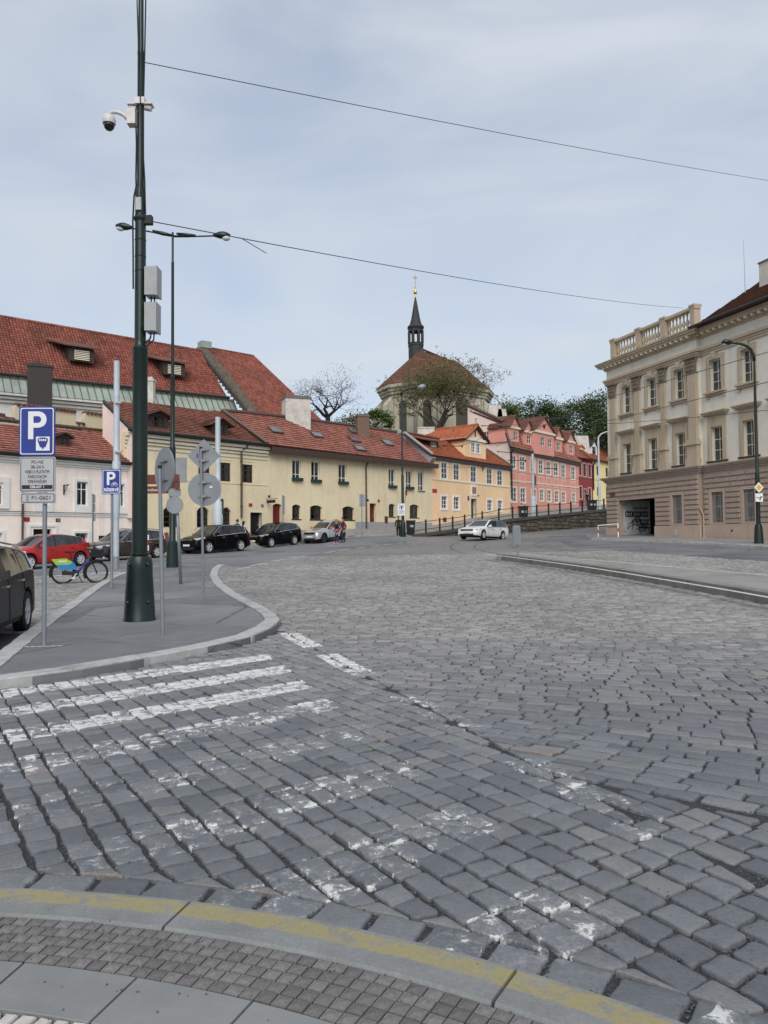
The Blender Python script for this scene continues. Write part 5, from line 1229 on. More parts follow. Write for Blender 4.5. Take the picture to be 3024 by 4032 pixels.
# ---- pavement before the long front, upper street, retaining wall with railing
fr = [V2(FP.P(-24, 0, 0)), V2(FP.P(-8, 0, 0)), V2(FP.P(0, 0, 0)), V2(FL.P(sE, 0, 0)), V2(FL.P(0, 0, 0)), V2(FL.P(10, 0, 0)), V2(FL.P(sR, 0, 0))]
frz = [.6, Z0 - .9, FL.Z(z2(1085, 560)) , FL.Z(z2(1085, 560)), FL.Z(z3(790, 1402)), d2[2], FL.Z(z4(940, 1378))]
def strip2(name, A, Az, B, Bz, mat, label, n=28, kind='structure'):
    def rs(L, Z, n):
        c = [0]
        for p, q in zip(L, L[1:]): c.append(c[-1] + (q - p).length)
        out = []
        for k in range(n + 1):
            q = c[-1] * k / n; i = 0
            while i < len(c) - 2 and c[i + 1] < q: i += 1
            t = (q - c[i]) / max(1e-9, c[i + 1] - c[i]); p = L[i].lerp(L[i + 1], t); out.append((p.x, p.y, Z[i] + (Z[i + 1] - Z[i]) * t))
        return out
    a, c = rs(A, Az, n), rs(B, Bz, n); b = MB(); b.add(a + c, [(k, k + 1, n + 2 + k, n + 1 + k) for k in range(n)]); return tag(b.build(name, mat, smooth=True), label, kind=kind)
cz = [pave_z(p.x, p.y) + .13 for p in CURBL]
strip2('sidewalk', CURBL, cz, fr, frz, 'footway', 'grey pavement along the long row of yellow and pink houses')
KZ = {}
def cz_(x, y):
    i = min(range(len(CURBL)), key=lambda k: (CURBL[k] - Vector((x, y))).length); return pave_z(x, y) + .134
kerb_line('kerb', CURBL, .25, 1, cz_, .25, 'granite', 'kerb of the pavement behind the parked cars', 1.6)
wl_px = [((738, 1452), 62.0), ((900, 1425), 63.5), ((1100, 1398), 66.0), ((1250, 1372), 68.2)]
wtop = [W(z4(*p), d) for p, d in wl_px] + [W(z5(*p), d) for p, d in (((560, 1226), 70.2), ((700, 1204), 71.8), ((920, 1182), 74.8), ((1200, 1152), 78.8), ((1500, 1120), 83.0), ((1700, 1100), 86))]
WZ = [p.z for p in wtop]; WL = [V2(p) for p in wtop]
fr2 = [V2(FL.P(sR - 3.5, 0, .0)), V2(F4.P(0, 0, 0)), V2(F4.P(F4.S(z5(355, 1190)), 0, 0)), V2(F5.P(0, 0, 0)), V2(F5.P(F5.S(z5(890, 1125)), 0, 0)), V2(F6.P(0, 0, 0)), V2(F7.P(0, 0, 0)), V2(F7.P(8, 0, 0))]
fr2z = [FL.Z(z4(800, 1382)), F4.Z(z4(950, 1350)), D4[2], F5.Z(z5(690, 1150)), D5[2], F6.Z(z5(1285, 1095)), F7.Z(z5(1410, 1085)), D7[2]]
strip2('upper_street', WL, WZ, fr2, fr2z, 'footway', 'narrow upper street behind the railing before the orange and pink houses')
rw = root('retaining_wall', (*WL[0], WZ[0] - 1), 'dark rubble stone retaining wall below the railing', 'wall')
b = MB(); c = MB(); nW = [(Vector((WL[min(i + 1, len(WL) - 1)].y - WL[max(i - 1, 0)].y, -(WL[min(i + 1, len(WL) - 1)].x - WL[max(i - 1, 0)].x)))).normalized() for i in range(len(WL))]
for i in range(len(WL) - 1):
    p, q, n0, n1 = WL[i], WL[i + 1], nW[i], nW[i + 1]
    P3 = lambda a, n_, o, z: (a.x + n_.x * o, a.y + n_.y * o, z)
    b.quad(P3(p, n0, 0, h(*p) - .6), P3(q, n1, 0, h(*q) - .6), P3(q, n1, 0, WZ[i + 1]), P3(p, n0, 0, WZ[i]))
    c.hexa([P3(p, n0, .16, WZ[i] - .2), P3(q, n1, .16, WZ[i + 1] - .2), P3(q, n1, -.35, WZ[i + 1] - .2), P3(p, n0, -.35, WZ[i] - .2), P3(p, n0, .16, WZ[i] + .06), P3(q, n1, .16, WZ[i + 1] + .06), P3(q, n1, -.35, WZ[i + 1] + .06), P3(p, n0, -.35, WZ[i] + .06)])
plain('wall_mortar', (.045, .04, .033), .9, var=.2)
b.build('core', 'wall_mortar', rw); c.build('coping', plain('coping_stone', (.075, .07, .062), .85, var=.2, nscale=2), rw)
def stone_mat():
    m = Mat('rubble', .9); rd = m.rand(); f = m.noise(9, 4, .65); cc = m.mix(rd, (.055, .046, .036), (.14, .118, .09)); m.col(m.scale(cc, f.ramp(.25, .75, .7, 1.3))); m.bump(f, .6, .03); M['rubble'] = m.m
stone_mat()
acc = 0; cnt = 0
for i in range(len(WL) - 2):
    p, q = WL[i], WL[i + 1]; L = (q - p).length; x = 0; t = (q - p).normalized(); n_ = nW[i]
    zlow = min(h(*p), h(*q)) - .1; rows_ = int((max(WZ[i], WZ[i + 1]) - zlow) / .36) + 1
    for r_ in range(rows_):
        x = -random.random() * .2
        while x < L:
            w_ = random.uniform(.38, .72); x1 = min(x + w_, L); xa = max(x, 0)
            zt = WZ[i] + (WZ[i + 1] - WZ[i]) * ((xa + x1) / 2 / L) - .2; z0 = zlow + r_ * .36; z1_ = z0 + .36
            if x1 - xa > .1 and z0 < zt - .1 and cnt < 330:
                z1_ = min(z1_, zt); g = .025; J = lambda: random.uniform(-.05, .05)
                cor = [(xa + g + J() * .5, z0 + g + J()), ((xa + x1) / 2, z0 + g + J()), (x1 - g + J() * .5, z0 + g + J()), (x1 - g + J() * .5, z1_ - g + J()), ((xa + x1) / 2 + J(), z1_ - g + J()), (xa + g + J() * .5, z1_ - g + J())]
                b = MB(); cx_, cz2 = sum(k[0] for k in cor) / 6, sum(k[1] for k in cor) / 6; base = [(p.x + t.x * a, p.y + t.y * a, z) for a, z in cor]; d_ = random.uniform(.05, .1)
                top = [(p.x + t.x * (cx_ + (a - cx_) * .8) + n_.x * d_, p.y + t.y * (cx_ + (a - cx_) * .8) + n_.y * d_, cz2 + (z - cz2) * .8) for a, z in cor]
                b.add(base + top, [(k, (k + 1) % 6, 6 + (k + 1) % 6, 6 + k) for k in range(6)] + [(6, 7, 8, 9, 10, 11)]); b.build('stone', 'rubble', rw); cnt += 1
            x = x1 + .0001
plain('railing_black', (.012, .013, .015), .5, .4, var=.1)
rl = root('railing', (*WL[0], WZ[0]), 'black steel railing with square posts along the upper street', 'railing')
posts = resample([Vector((p.x, p.y)) for p in WL[:-1]], 2.0)
def wz_at(v):
    best = None
    for i in range(len(WL) - 1):
        t = (WL[i + 1] - WL[i]); k = max(0, min(1, (v - WL[i]).dot(t) / t.length_squared)); d_ = (WL[i] + t * k - v).length
        if best is None or d_ < best[0]: best = (d_, WZ[i] + (WZ[i + 1] - WZ[i]) * k)
    return best[1]
pz = [(p.x, p.y, wz_at(p)) for p in posts]
for x, y, z in pz: b = MB(); b.box(x - .07, x + .07, y - .07, y + .07, z - .02, z + 1.18); b.build('post', 'railing_black', rl)
for k in (.38, 1.02):
    b = MB(); b.tube([(x, y, z + k) for x, y, z in pz], .028, 6); b.build('rail', 'railing_black', rl)
# ================================================================== stuccoed building on the right
FR = Fac((18.17, 62.0), e=(.293, -.956)); rb = root('corner_building', FR.P(6, FR.Z(z7(900, 1165)), 0), 'large stuccoed corner building with rusticated ground floor, pilasters and balustrade', 'building')
Lz = lambda zf, X, Y, o=0.0: FR.at(zf(X, Y), o)[1]
Ls = lambda zf, X, Y, o=0.0: FR.at(zf(X, Y), o)[0]
sP = Ls(z7, 1042, 800); sEnd = Ls(z7, 1659, 800) + 9.0; RC = -.32      # the projecting end bay stops at sP; beyond it the wall steps back
FQ = FR.shift(RC)
zG = Lz(z7, 300, 1165); zPl = Lz(z7, 850, 1075); zB0, zB1 = Lz(z7, 300, 690), Lz(z7, 300, 640)
zW1 = (Lz(z7, 398, 597), Lz(z7, 398, 335)); zW2 = (Lz(z6, 385, 1440), Lz(z6, 385, 1195))
zAr0, zAr1 = Lz(z6, 300, 1165), Lz(z6, 300, 1115); zFr1 = Lz(z6, 300, 1022); zCo = Lz(z6, 300, 950, .3)
zGw = (Lz(z7, 852, 1060), Lz(z7, 852, 800)); zGate = Lz(z7, 480, 838)
gs0, gs1 = Ls(z7, 325, 1000), Ls(z7, 652, 1000)
colsL = [(Ls(z7, a, 470), Ls(z7, c, 470)) for a, c in ((360, 436), (585, 668), (832, 922))]
w5 = FQ.S(z7(1152, 330)), FQ.S(z7(1256, 330)); w6 = FQ.S(z7(1440, 280)), FQ.S(z7(1542, 280)); dS = w6[0] - w5[0]; wW = w5[1] - w5[0]
colsR = [w5, w6, (w6[0] + dS, w6[0] + dS + wW), (w6[0] + 2 * dS, w6[0] + 2 * dS + wW)]
gL = (Ls(z7, 812, 930), Ls(z7, 900, 930)); zTop = zCo + .3
opsL = [(a, c, *zW1) for a, c in colsL] + [(a, c, *zW2) for a, c in colsL]
wall('upper_wall', FR, rb, 'plaster_cream', 0.0, sP, zB0 + .05, zTop, opsL, rec=.3, depth=9)
opsR = [(a, c, *zW1) for a, c in colsR] + [(a, c, *zW2) for a, c in colsR]
wall('upper_wall', FQ, rb, 'plaster_cream', sP + .002, sEnd, zB0 + .05, zTop, opsR, rec=.3, depth=8.7)
FRb = FR.shift(.12); FQb = FQ.shift(.12)
wall('ground_floor_wall', FRb, rb, 'stucco_brown', -.12, sP + .1, zG - 2, zB0 + .06, [(gs0, gs1, zG - .3, zGate), (*gL, *zGw)], rec=.4, depth=9)
wall('ground_floor_wall', FQb, rb, 'stucco_brown', sP + .102, sEnd, zG - 3, zB0 + .06, [(a, c, *zGw) for a, c in colsR], rec=.4, depth=8.7)
for F, cs in ((FR, colsL), (FQ, colsR)):
    for a, c in cs:
        for zz in (zW1, zW2):
            w = window(F, rb, a, c, *zz, 'frame_cream', 2, (0, .32, .63), .2, .06, .36)
            sw = .3; b = MB(); b.fbox(F, a - sw, a, zz[0], zz[1], -.02, .09); b.fbox(F, c, c + sw, zz[0], zz[1], -.02, .09); b.fbox(F, a - sw, c + sw, zz[1], zz[1] + sw, -.02, .093)
            b.fbox(F, a - sw * .5, a - .04, zz[0], zz[1], .09, .13); b.fbox(F, c + .04, c + sw * .5, zz[0], zz[1], .09, .13)
            b.build('surround', 'stucco_trim', w)
            if zz is zW1:
                b = MB(); zt = zz[1] + .75; b.fbox(F, a - .3, c + .3, zz[1] + .3, zt, -.02, .07); b.fbox(F, a - .48, c + .48, zt, zt + .1, -.02, .2); b.fbox(F, a - .58, c + .58, zt + .1, zt + .2, -.02, .36); b.fbox(F, a - .64, c + .64, zt + .2, zt + .26, -.02, .43); b.build('hood', 'stucco_trim', w)
                b = MB(); b.fbox(F, a - .42, c + .42, zz[0] - .1, zz[0], -.02, .14); b.build('sill', 'slate', w)
            else:
                b = MB(); b.fbox(F, a - .42, c + .42, zz[0] - .12, zz[0], -.02, .28); b.fbox(F, a - .34, c + .34, zz[0] - .3, zz[0] - .12, -.02, .14)
                for k in (a - .3, c + .14): b.fbox(F, k, k + .16, zz[0] - .46, zz[0] - .3, -.02, .12)
                b.build('sill', 'stucco_trim', w)
                sm = (a + c) / 2; b = MB(); b.prism([F.P(sm - .1, zz[1] + .02, .09), F.P(sm + .1, zz[1] + .02, .09), F.P(sm + .2, zz[1] + .48, .09), F.P(sm - .2, zz[1] + .48, .09)], F.n * .14)
                for k in range(5): b.lathe([(.02, 0), (.07, .03), (.06, .09), (.01, .12)], F.P(sm + random.uniform(-.16, .16), zz[1] + .1 + k * .07, .22), 6)
                b.build('keystone', 'church_stone', w)
for F, cs in ((FRb, [gL]), (FQb, colsR)):
    for a, c in cs:
        w = window(F, rb, a, c, *zGw, 'frame_grey', 2, (0, .55), .26, .07, 0, sur=(.22, 'stucco_plinth', .05, .1), bars=9)
# passage
FI = FRb; b = MB(); b.quad(FI.P(gs0, zG - 1, -.4), FI.P(gs0, zGate, -.4), FI.P(gs0, zGate, -2.9), FI.P(gs0, zG - 1, -2.9)); b.build('passage_wall', plain('passage_white', (.5, .5, .49), .9, var=.15, nscale=1.5, dirt=((.16, .16, .16), .9, .8)), rb)
b = MB(); b.quad(FI.P(gs0, zG - 1, -2.9), FI.P(gs0, zGate, -2.9), FI.P(gs0, zGate, -5), FI.P(gs0, zG - 1, -5)); b.quad(FI.P(gs1, zG - 1, -5), FI.P(gs1, zGate, -5), FI.P(gs1, zGate, -.4), FI.P(gs1, zG - 1, -.4)); b.quad(FI.P(gs0, zG - 1, -5), FI.P(gs1, zG - 1, -5), FI.P(gs1, zGate, -5), FI.P(gs0, zGate, -5)); b.quad(FI.P(gs0, zGate, -.4), FI.P(gs1, zGate, -.4), FI.P(gs1, zGate, -5), FI.P(gs0, zGate, -5)); b.build('passage_lining', 'door_dark', rb)  # near-black colour paints in the shade of the passage's inner half
FJ = Fac(FI.P(gs0 + .0, 0, -5.0), e=(FI.n.x, FI.n.y)); FJ.n = FI.e.copy()       # the far jamb seen through the opening; its s runs outward
def stroke(pts, w_=.035):
    b = MB(); P = [Vector(FJ.P(s, z, .012)) for s, z in pts]; b.tube(P, w_, 4); return b
def jz(f): return zG + (zGate - zG) * f
b = MB()
for k in range(3):
    s0 = 2.35 + k * .7; z0, z1_ = jz(.55), jz(.68)
    for p, q in (((s0, z0), (s0 + .62, z0)), ((s0 + .62, z0), (s0 + .62, z1_)), ((s0 + .62, z1_), (s0, z1_)), ((s0, z1_), (s0, z0))): b.tube([FJ.P(*p, .012), FJ.P(*q, .012)], .04, 4)
    pts = [FJ.P(s0 + .31 + .15 * math.cos(t * .7), (z0 + z1_) / 2 + .12 * math.sin(t * .7), .012) for t in range(10)]; b.tube(pts, .035, 4)
for k in range(9):
    s0, z0 = random.uniform(2.3, 3.6), jz(random.uniform(.12, .5)); pts = [FJ.P(s0 + .12 * j + .2 * math.sin(j * 1.9 + k), z0 + .28 * math.sin(j * 2.3 + k * 1.3), .012) for j in range(7)]; b.tube(pts, .03, 4)
for z in (.32, .22, .44): b.tube([FJ.P(2.2, jz(z), .012), FJ.P(3.2, jz(z), .012)], .045, 4)
b.tube([FJ.P(2.1, jz(.05), .012), FJ.P(2.1, jz(.66), .012)], .03, 4)
for k in range(5): s0 = 2.4 + k * .28; b.tube([FJ.P(s0, jz(.74), .012), FJ.P(s0 + .05, jz(.8), .012), FJ.P(s0 + .2, jz(.81), .012), FJ.P(s0 + .1, jz(.76), .012)], .035, 4)
tag(b.build('graffiti', 'sign_black', rb), 'black tags sprayed on the white passage wall')
# rusticated blocks
rowsN = 10; rh = (zB0 - .12 - zPl) / rowsN
def blocks(F, a, c, ops, first, phase):
    for r_ in range(rowsN):
        z0, z1_ = zPl + r_ * rh + .03, zPl + (r_ + 1) * rh - .03; spans = [(a, c)]
        for o0, o1, p0, p1 in ops:
            if p0 < z1_ and p1 > z0:
                spans = [q for s_ in spans for q in ((s_[0], min(s_[1], o0)), (max(s_[0], o1), s_[1])) if q[1] - q[0] > .15]
        for s0, s1 in spans:
            L = s1 - s0; n = max(1, round(L / (1.35 if r_ > 5 else 1.15))); n = n if (r_ + phase) % 2 else max(1, n - (1 if L < 2.6 else 0)); off = .5 if (r_ + phase) % 2 and n > 2 else 0
            xs_ = [s0] + [s0 + L * (k + off) / n for k in range(0 if off else 1, n)] + [s1]
            for x0, x1 in zip(xs_, xs_[1:]):
                if x1 - x0 < .12: continue
                g = .04; b = MB(); P = F.P; d_, i_ = .095, .06; x0 += g; x1 -= g
                b.add([P(x0, z0, 0), P(x1, z0, 0), P(x1, z1_, 0), P(x0, z1_, 0), P(x0 + i_ * .5, z0 + i_ * .5, d_), P(x1 - i_ * .5, z0 + i_ * .5, d_), P(x1 - i_ * .5, z1_ - i_ * .5, d_), P(x0 + i_ * .5, z1_ - i_ * .5, d_)],
                      [(0, 1, 5, 4), (1, 2, 6, 5), (2, 3, 7, 6), (3, 0, 4, 7), (4, 5, 6, 7)]); b.build('stone_block', 'stucco_brown', rb)
blocks(FRb, -.1, sP + .08, [(gs0 - .05, gs1 + .1, zG, zGate + .12), (gL[0] - .25, gL[1] + .25, zGw[0] - .15, zGw[1] + .25)], 0, 0)
blocks(FQb, sP + .2, Ls(z7, 1659, 800) + 3, [(a - .25, c + .25, zGw[0] - .15, zGw[1] + .25) for a, c in colsR], 0, 1)
for F, a, c in ((FRb, -.2, gs0), (FRb, gs1, sP + .18), (FQb, sP + .18, sEnd)): MB().fbox(F, a, c, zG - 3, zPl, -.05, .08).build('plinth', 'stucco_plinth', rb)
FE = Fac(FR.P(0, 0, 0), e=(-FR.n.x, -FR.n.y))
def band(zz0, zz1, o, s0=None, mat='stucco_trim', name='cornice', bld=True, bb=None):
    b = bb or MB(); b.fbox(FR, -o, sP + o, zz0, zz1, -.5, o); b.fbox(FQ, sP + o + .002, sEnd, zz0, zz1, -.3, o); 
    if bb is None: return b.build(name, mat, rb)
bb1 = MB(); hB = zB1 - zB0
for f0, f1, o in ((0, .3, .2), (.3, .6, .3), (.6, .85, .42), (.85, 1.05, .5)): band(zB0 + hB * f0, zB0 + hB * f1 - .002, o, bb=bb1)
bb1.build('belt_cornice', 'stucco_brown', rb)
bb1 = MB(); hA = zAr1 - zAr0
for f0, f1, o in ((0, .35, .1), (.35, .7, .15), (.7, 1.1, .24)): band(zAr0 + hA * f0, zAr0 + hA * f1 - .002, o, bb=bb1)
bb1.build('architrave', 'stucco_trim', rb)
bb1 = MB(); hC = zCo - zFr1
for f0, f1, o in ((-.1, .12, .12), (.12, .42, .2), (.42, .72, .52), (.72, 1.0, .62), (1.0, 1.12, .7)): band(zFr1 + hC * f0, zFr1 + hC * f1 - .002, o, bb=bb1)
bb1.build('cornice', 'stucco_trim', rb)
x = .1; md = None
while x < sEnd - 6:
    F = FR if x < sP else FQ; b = MB(); b.fbox(F, x, x + .2, zFr1 + hC * .15, zFr1 + hC * .415, .2, .48); b.build('modillion', 'trim_cream', rb); x += .56
# pilasters
for X0, X1, hv in ((246, 290, 0), (464, 512, 0), (704, 746, 0), (958, 1042, .06)):
    s0, s1 = Ls(z7, X0, 60), Ls(z7, X1, 60); s0 = max(s0, .0) if X0 < 300 else s0; s1 = min(s1, sP + .08); zp = Lz(z7, 490, 395); zc0 = zAr0 - 1.05; pr = .16 + hv
    b = MB(); b.fbox(FR, s0, s1, zp, zc0, -.02, pr); pil = b.build('pilaster', 'stucco_trim', rb)
    b = MB(); b.fbox(FR, s0 - .18, s1 + .18, zB1 + .02, zB1 + .55, -.02, pr + .16); b.fbox(FR, s0 - .1, s1 + .1, zB1 + .55, zp - .38, -.02, pr + .08); b.fbox(FR, s0 - .2, s1 + .2, zp - .38, zp - .16, -.02, pr + .2); b.fbox(FR, s0 - .1, s1 + .1, zp - .16, zp, -.02, pr + .08); b.build('pedestal', 'stucco_trim', pil)
    b = MB(); n = 4
    b.prism([FR.P(s0 - .02, zc0, pr), FR.P(s1 + .02, zc0, pr), FR.P(s1 + .2, zAr0 - .12, pr), FR.P(s0 - .2, zAr0 - .12, pr)], FR.n * .06); b.fbox(FR, s0 - .22, s1 + .22, zAr0 - .12, zAr0 - .003, -.02, pr + .22); b.fbox(FR, s0 - .06, s1 + .06, zc0 - .06, zc0, -.02, pr + .06)
    for r_ in range(3):
        for k in range(n):
            s_ = s0 + (s1 - s0) * (k + (.5 if r_ % 2 else .25) * 1.0) / n * (1.0) ; b.lathe([(.03, 0), (.1, .1), (.12, .24), (.03, .3)], FR.P(s_, zc0 + .03 + r_ * .27, pr + .05), 6)
    b.build('capital', plain('capital_stone', (.20, .16, .115), .9, var=.25, nscale=8) if 'capital_stone' not in M else 'capital_stone', pil)
# balustrade over the end bay
zb0 = zFr1 + hC * 1.12; zb1 = Lz(z6, 255, 775, .3); FBl = FR.shift(.15)
pd = [(FBl.S(z6(a, 800)), FBl.S(z6(c, 800))) for a, c in ((238, 276), (466, 503), (690, 737), (962, 1040))]; pd[-1] = (pd[-1][0], sP + .1)
bal = MB(); hb = zb1 - zb0; bal.fbox(FBl, pd[0][0], pd[-1][1], zb0, zb0 + .3, -.45, 0); bal.fbox(FBl, pd[0][0] - .05, pd[-1][1] + .05, zb1 - .2, zb1 - .02, -.5, .06); br = bal.build('balustrade', 'stucco_trim', rb)
for a, c in pd: b = MB(); b.fbox(FBl, a, c, zb0 + .3, zb1 - .2, -.48, .04); b.fbox(FBl, a - .06, c + .06, zb1 - .02, zb1 + .12, -.56, .1); b.build('pedestal', 'stucco_trim', br)
bd = None
for (a, c), (e_, g) in zip(pd, pd[1:]):
    n = 7
    for k in range(n):
        s_ = c + (e_ - c) * (k + .5) / n
        if bd is None:
            b = MB(); hh = hb - .5; b.lathe([(.1, 0), (.1, hh * .06), (.06, hh * .1), (.12, hh * .3), (.13, hh * .38), (.06, hh * .6), (.05, hh * .75), (.09, hh * .82), (.06, hh * .9), (.1, hh * .94), (.1, hh)], (0, 0, 0), 10); o = b.build('baluster', 'stucco_trim', br, smooth=True, angle=40); bd = o.data
        else: o = bpy.data.objects.new('baluster', bd); link(o, br)
        o.location = FBl.P(s_, zb0 + .3, -.22)
# roof over the long range
SR_ = Slope(FQ, z6(995, 606), z6(1659, 338), .75, 30); SR_.O = Vector(FQ.P(sP + .05, zFr1 + hC * 1.16, .8)); SR_.u = FR.e.copy(); SR_.v = (-FQ.n * math.cos(R(30)) + Vector((0, 0, .5))).normalized(); SR_.N = SR_.u.cross(SR_.v); q1 = SR_.at(z6(1062, 497)); q2 = SR_.at(z6(1659, 205)); u_end = q2[0] + 8
tiled(SR_, [(.05, 0), (sEnd - sP, 0), (sEnd - sP, max(2, q2[1])), (q2[0], max(2, q2[1])), (.05, .3)], rb, 'tile_rust', 'flat', .22, .3)
gutter(rb, FQ, sP + .1, sEnd, SR_.O.z + .02, SR_.O.z + .02, .95, r_=.12)
at_ = W(z6(1452, 268), 52); ab = W(z6(1437, -130), 52); b = MB(); b.tube([at_ - Vector((0, 0, .6)), ab], [.03, .012], 6); tag(b.build('roof_antenna', 'sign_grey'), 'thin whip antenna on the roof of the corner building', 'antenna')
cp = W(z6(1640, 230), 52); ct = W(z6(1640, 65), 52); b = MB(); Fc = Fac((cp.x, cp.y), e=(FR.e.x, FR.e.y)); b.fbox(Fc, -.6, .9, cp.z - 1, ct.z, -1.2, 0); k = b.build('chimney', 'chimney_white', rb); b = MB(); b.fbox(Fc, -.66, .96, ct.z, ct.z + .1, -1.26, .06); b.build('chimney_cap', 'lead', k)
downpipe(rb, FQb, FQb.S(z7(1090, 1000)), zPl + 1.2, zG - .6, mat='stucco_plinth', r_=.06)
plate(rb, FRb, z7, 242, 782, 288, 815, 'sign_brown', 'wall_plate', proud=.1); plate(rb, FRb, z7, 828, 1112, 848, 1165, 'sign_grey', 'meter_cupboard', proud=.12); plate(rb, FQb, z7, 1336, 1112, 1350, 1130, 'maroon', 'vent', proud=.11)
# pavement before it
rfr = [V2(FRb.P(-1.5, 0, .05)), V2(FRb.P(0, 0, .05)), V2(FRb.P(sP, 0, .05)), V2(FQb.P(sEnd, 0, .05))]; rz_ = [zG, Lz(z7, 230, 1166), Lz(z7, 1040, 1182), Lz(z7, 1659, 1203) - (sEnd - Ls(z7, 1659, 800)) * .03]
strip2('sidewalk', rk, [h(p.x, p.y) + .105 for p in rk], rfr[::1], rz_, 'footway', 'pale pavement at the foot of the corner building')
# ================================================================== church on the hill
def ch(X, Y): return (1480 + .30139 * X, 1050 + .30139 * Y)
hillp = lambda x, y: -6.0 if y < 84 + max(0, x - 3) * 1.24 else 2.0 + 11.5 * min(1, max(0, (y - 78 - .55 * max(0, x - 5)) / 30)) ** .8 + 2.5 * math.sin(x * .05)
hx = np.arange(-70, 110, 4.0); hy_ = np.r_[np.arange(86, 150, 3.0), 180, 240]
gv = [(x, y, hillp(x, y) - (12 if x > 45 else 0)) for y in hy_ for x in hx]; nx = len(hx)
plain('hill_grass', (.05, .065, .025), .95, var=.3, nscale=.3, bump=.2)
tag(MB().add(gv, [(j * nx + i, j * nx + i + 1, (j + 1) * nx + i + 1, (j + 1) * nx + i) for j in range(len(hy_) - 1) for i in range(nx - 1)]).build('hill', 'hill_grass', smooth=True), 'wooded hill behind the houses', kind='structure')
C1, C2, CR = Vector((5.75, 112)), Vector((9.9, 115.5)), 5.9
church = root('church', (C1.x, C1.y, 11), 'old stone church with red tiled roof and slender dark belfry on the hill', 'church')
import itertools
oct_ = [C1 + Vector((math.cos(R(a)), math.sin(R(a)))) * CR for a in range(112, 320, 36)] + [C2 + Vector((math.cos(R(a)), math.sin(R(a)))) * (CR + .2) for a in range(-35, 100, 36)]
zE = W(ch(700, 1505), 106).z; n = len(oct_); zBot = 9.0
b = MB(); b.add([(p.x, p.y, zBot) for p in oct_] + [(p.x, p.y, zE) for p in oct_], [(i, (i + 1) % n, n + (i + 1) % n, n + i) for i in range(n)]); b.build('wall', 'church_stone', church)
cm = (C1 + C2) / 2; b = MB()
for f_, z0, z1_ in ((1.035, -1.3, -.9), (1.06, -.9, -.45), (1.1, -.45, 0)):
    ring = [cm + (p - cm) * f_ for p in oct_]; b.add([(p.x, p.y, zE + z0) for p in ring] + [(p.x, p.y, zE + z1_) for p in ring], [(i, (i + 1) % n, n + (i + 1) % n, n + i) for i in range(n)] + [tuple(range(n, 2 * n)), tuple(reversed(range(n)))])
b.build('cornice', 'church_stone', church)
rA, rB = Vector((C1.x, C1.y, W(ch(455, 1078), 112).z)), Vector((C2.x + 1.2, C2.y, W(ch(1150, 1275), 116).z)); ring = [cm + (p - cm) * 1.1 for p in oct_]
rfch = None
for i in range(n):
    p, q = ring[i], ring[(i + 1) % n]; P3 = Vector((p.x, p.y, zE)); Q3 = Vector((q.x, q.y, zE)); m_ = (p + q) / 2
    if (m_ - cm).dot(Vector((.2, -1))) < -6: continue
    tp = rA if (m_ - C1).length < (m_ - C2).length else rB
    pa, pb_ = (rA if (p - C1).length < (p - C2).length else rB), (rA if (q - C1).length < (q - C2).length else rB)
    Sx = Quad4(P3, Q3 - P3, (pa + pb_) / 2 - P3); tov = lambda X: ((X - P3).dot(Sx.u), (X - P3).dot(Sx.v)); pts = [tov(P3), tov(Q3), tov(pb_)] + ([tov(pa)] if (pa - pb_).length > .1 else [])
    tiled(Sx, pts, church, 'tile_church', 'mono', .34, .5, base='tile_church')
    ridge_caps(church, P3, pa, 'tile_church', .13)
ridge_caps(church, rA, rB, 'tile_church', .16)
for i in range(n):
    p, q = oct_[i], oct_[(i + 1) % n]; m_ = (p + q) / 2; d_ = (q - p).normalized(); nn = (m_ - cm).normalized(); F_ = Fac((p.x, p.y), e=(d_.x, d_.y)); L = (q - p).length
    if m_.y > 117: continue
    b = MB(); b.fbox(F_, L * .34, L * .66, zBot, zE - 2.9, -.15, .03); b.tube([F_.P(L * .5, zE - 2.9, -.15), F_.P(L * .5, zE - 2.9, .03)], L * .16, 12); b.build('window', 'church_dark', church)
    b = MB(); F2 = Fac((p.x, p.y), e=(d_.x, d_.y)); out = (p - cm).normalized(); t_ = Vector((-out.y, out.x)) * .42; a0 = p + out * 1.3
    b.hexa([(*(p - t_), zBot), (*(a0 - t_), zBot), (*(a0 + t_), zBot), (*(p + t_), zBot), (*(p - t_), zE - 1.6), (*(a0 - t_), zE - 2.9), (*(a0 + t_), zE - 2.9), (*(p + t_), zE - 1.6)]); b.build('buttress', 'church_stone', church)
TP = W(ch(522, 1000), 112.5); tz = lambda Y: W(ch(522, Y), 112.5).z; cx_, cy_ = TP.x, TP.y; m1 = .30139 * 112.5 / 3026
def octa(prof, name, mat, par): b = MB(); b.lathe([(r_ * m1, tz(Y) - tz(1300)) for r_, Y in prof], (cx_, cy_, tz(1300)), 8, a0=R(22.5)); return b.build(name, mat, par)
tw_ = octa([(104, 1330), (104, 1045), (110, 1040), (110, 1022), (98, 1015), (98, 1000)], 'belfry', 'slate', church)
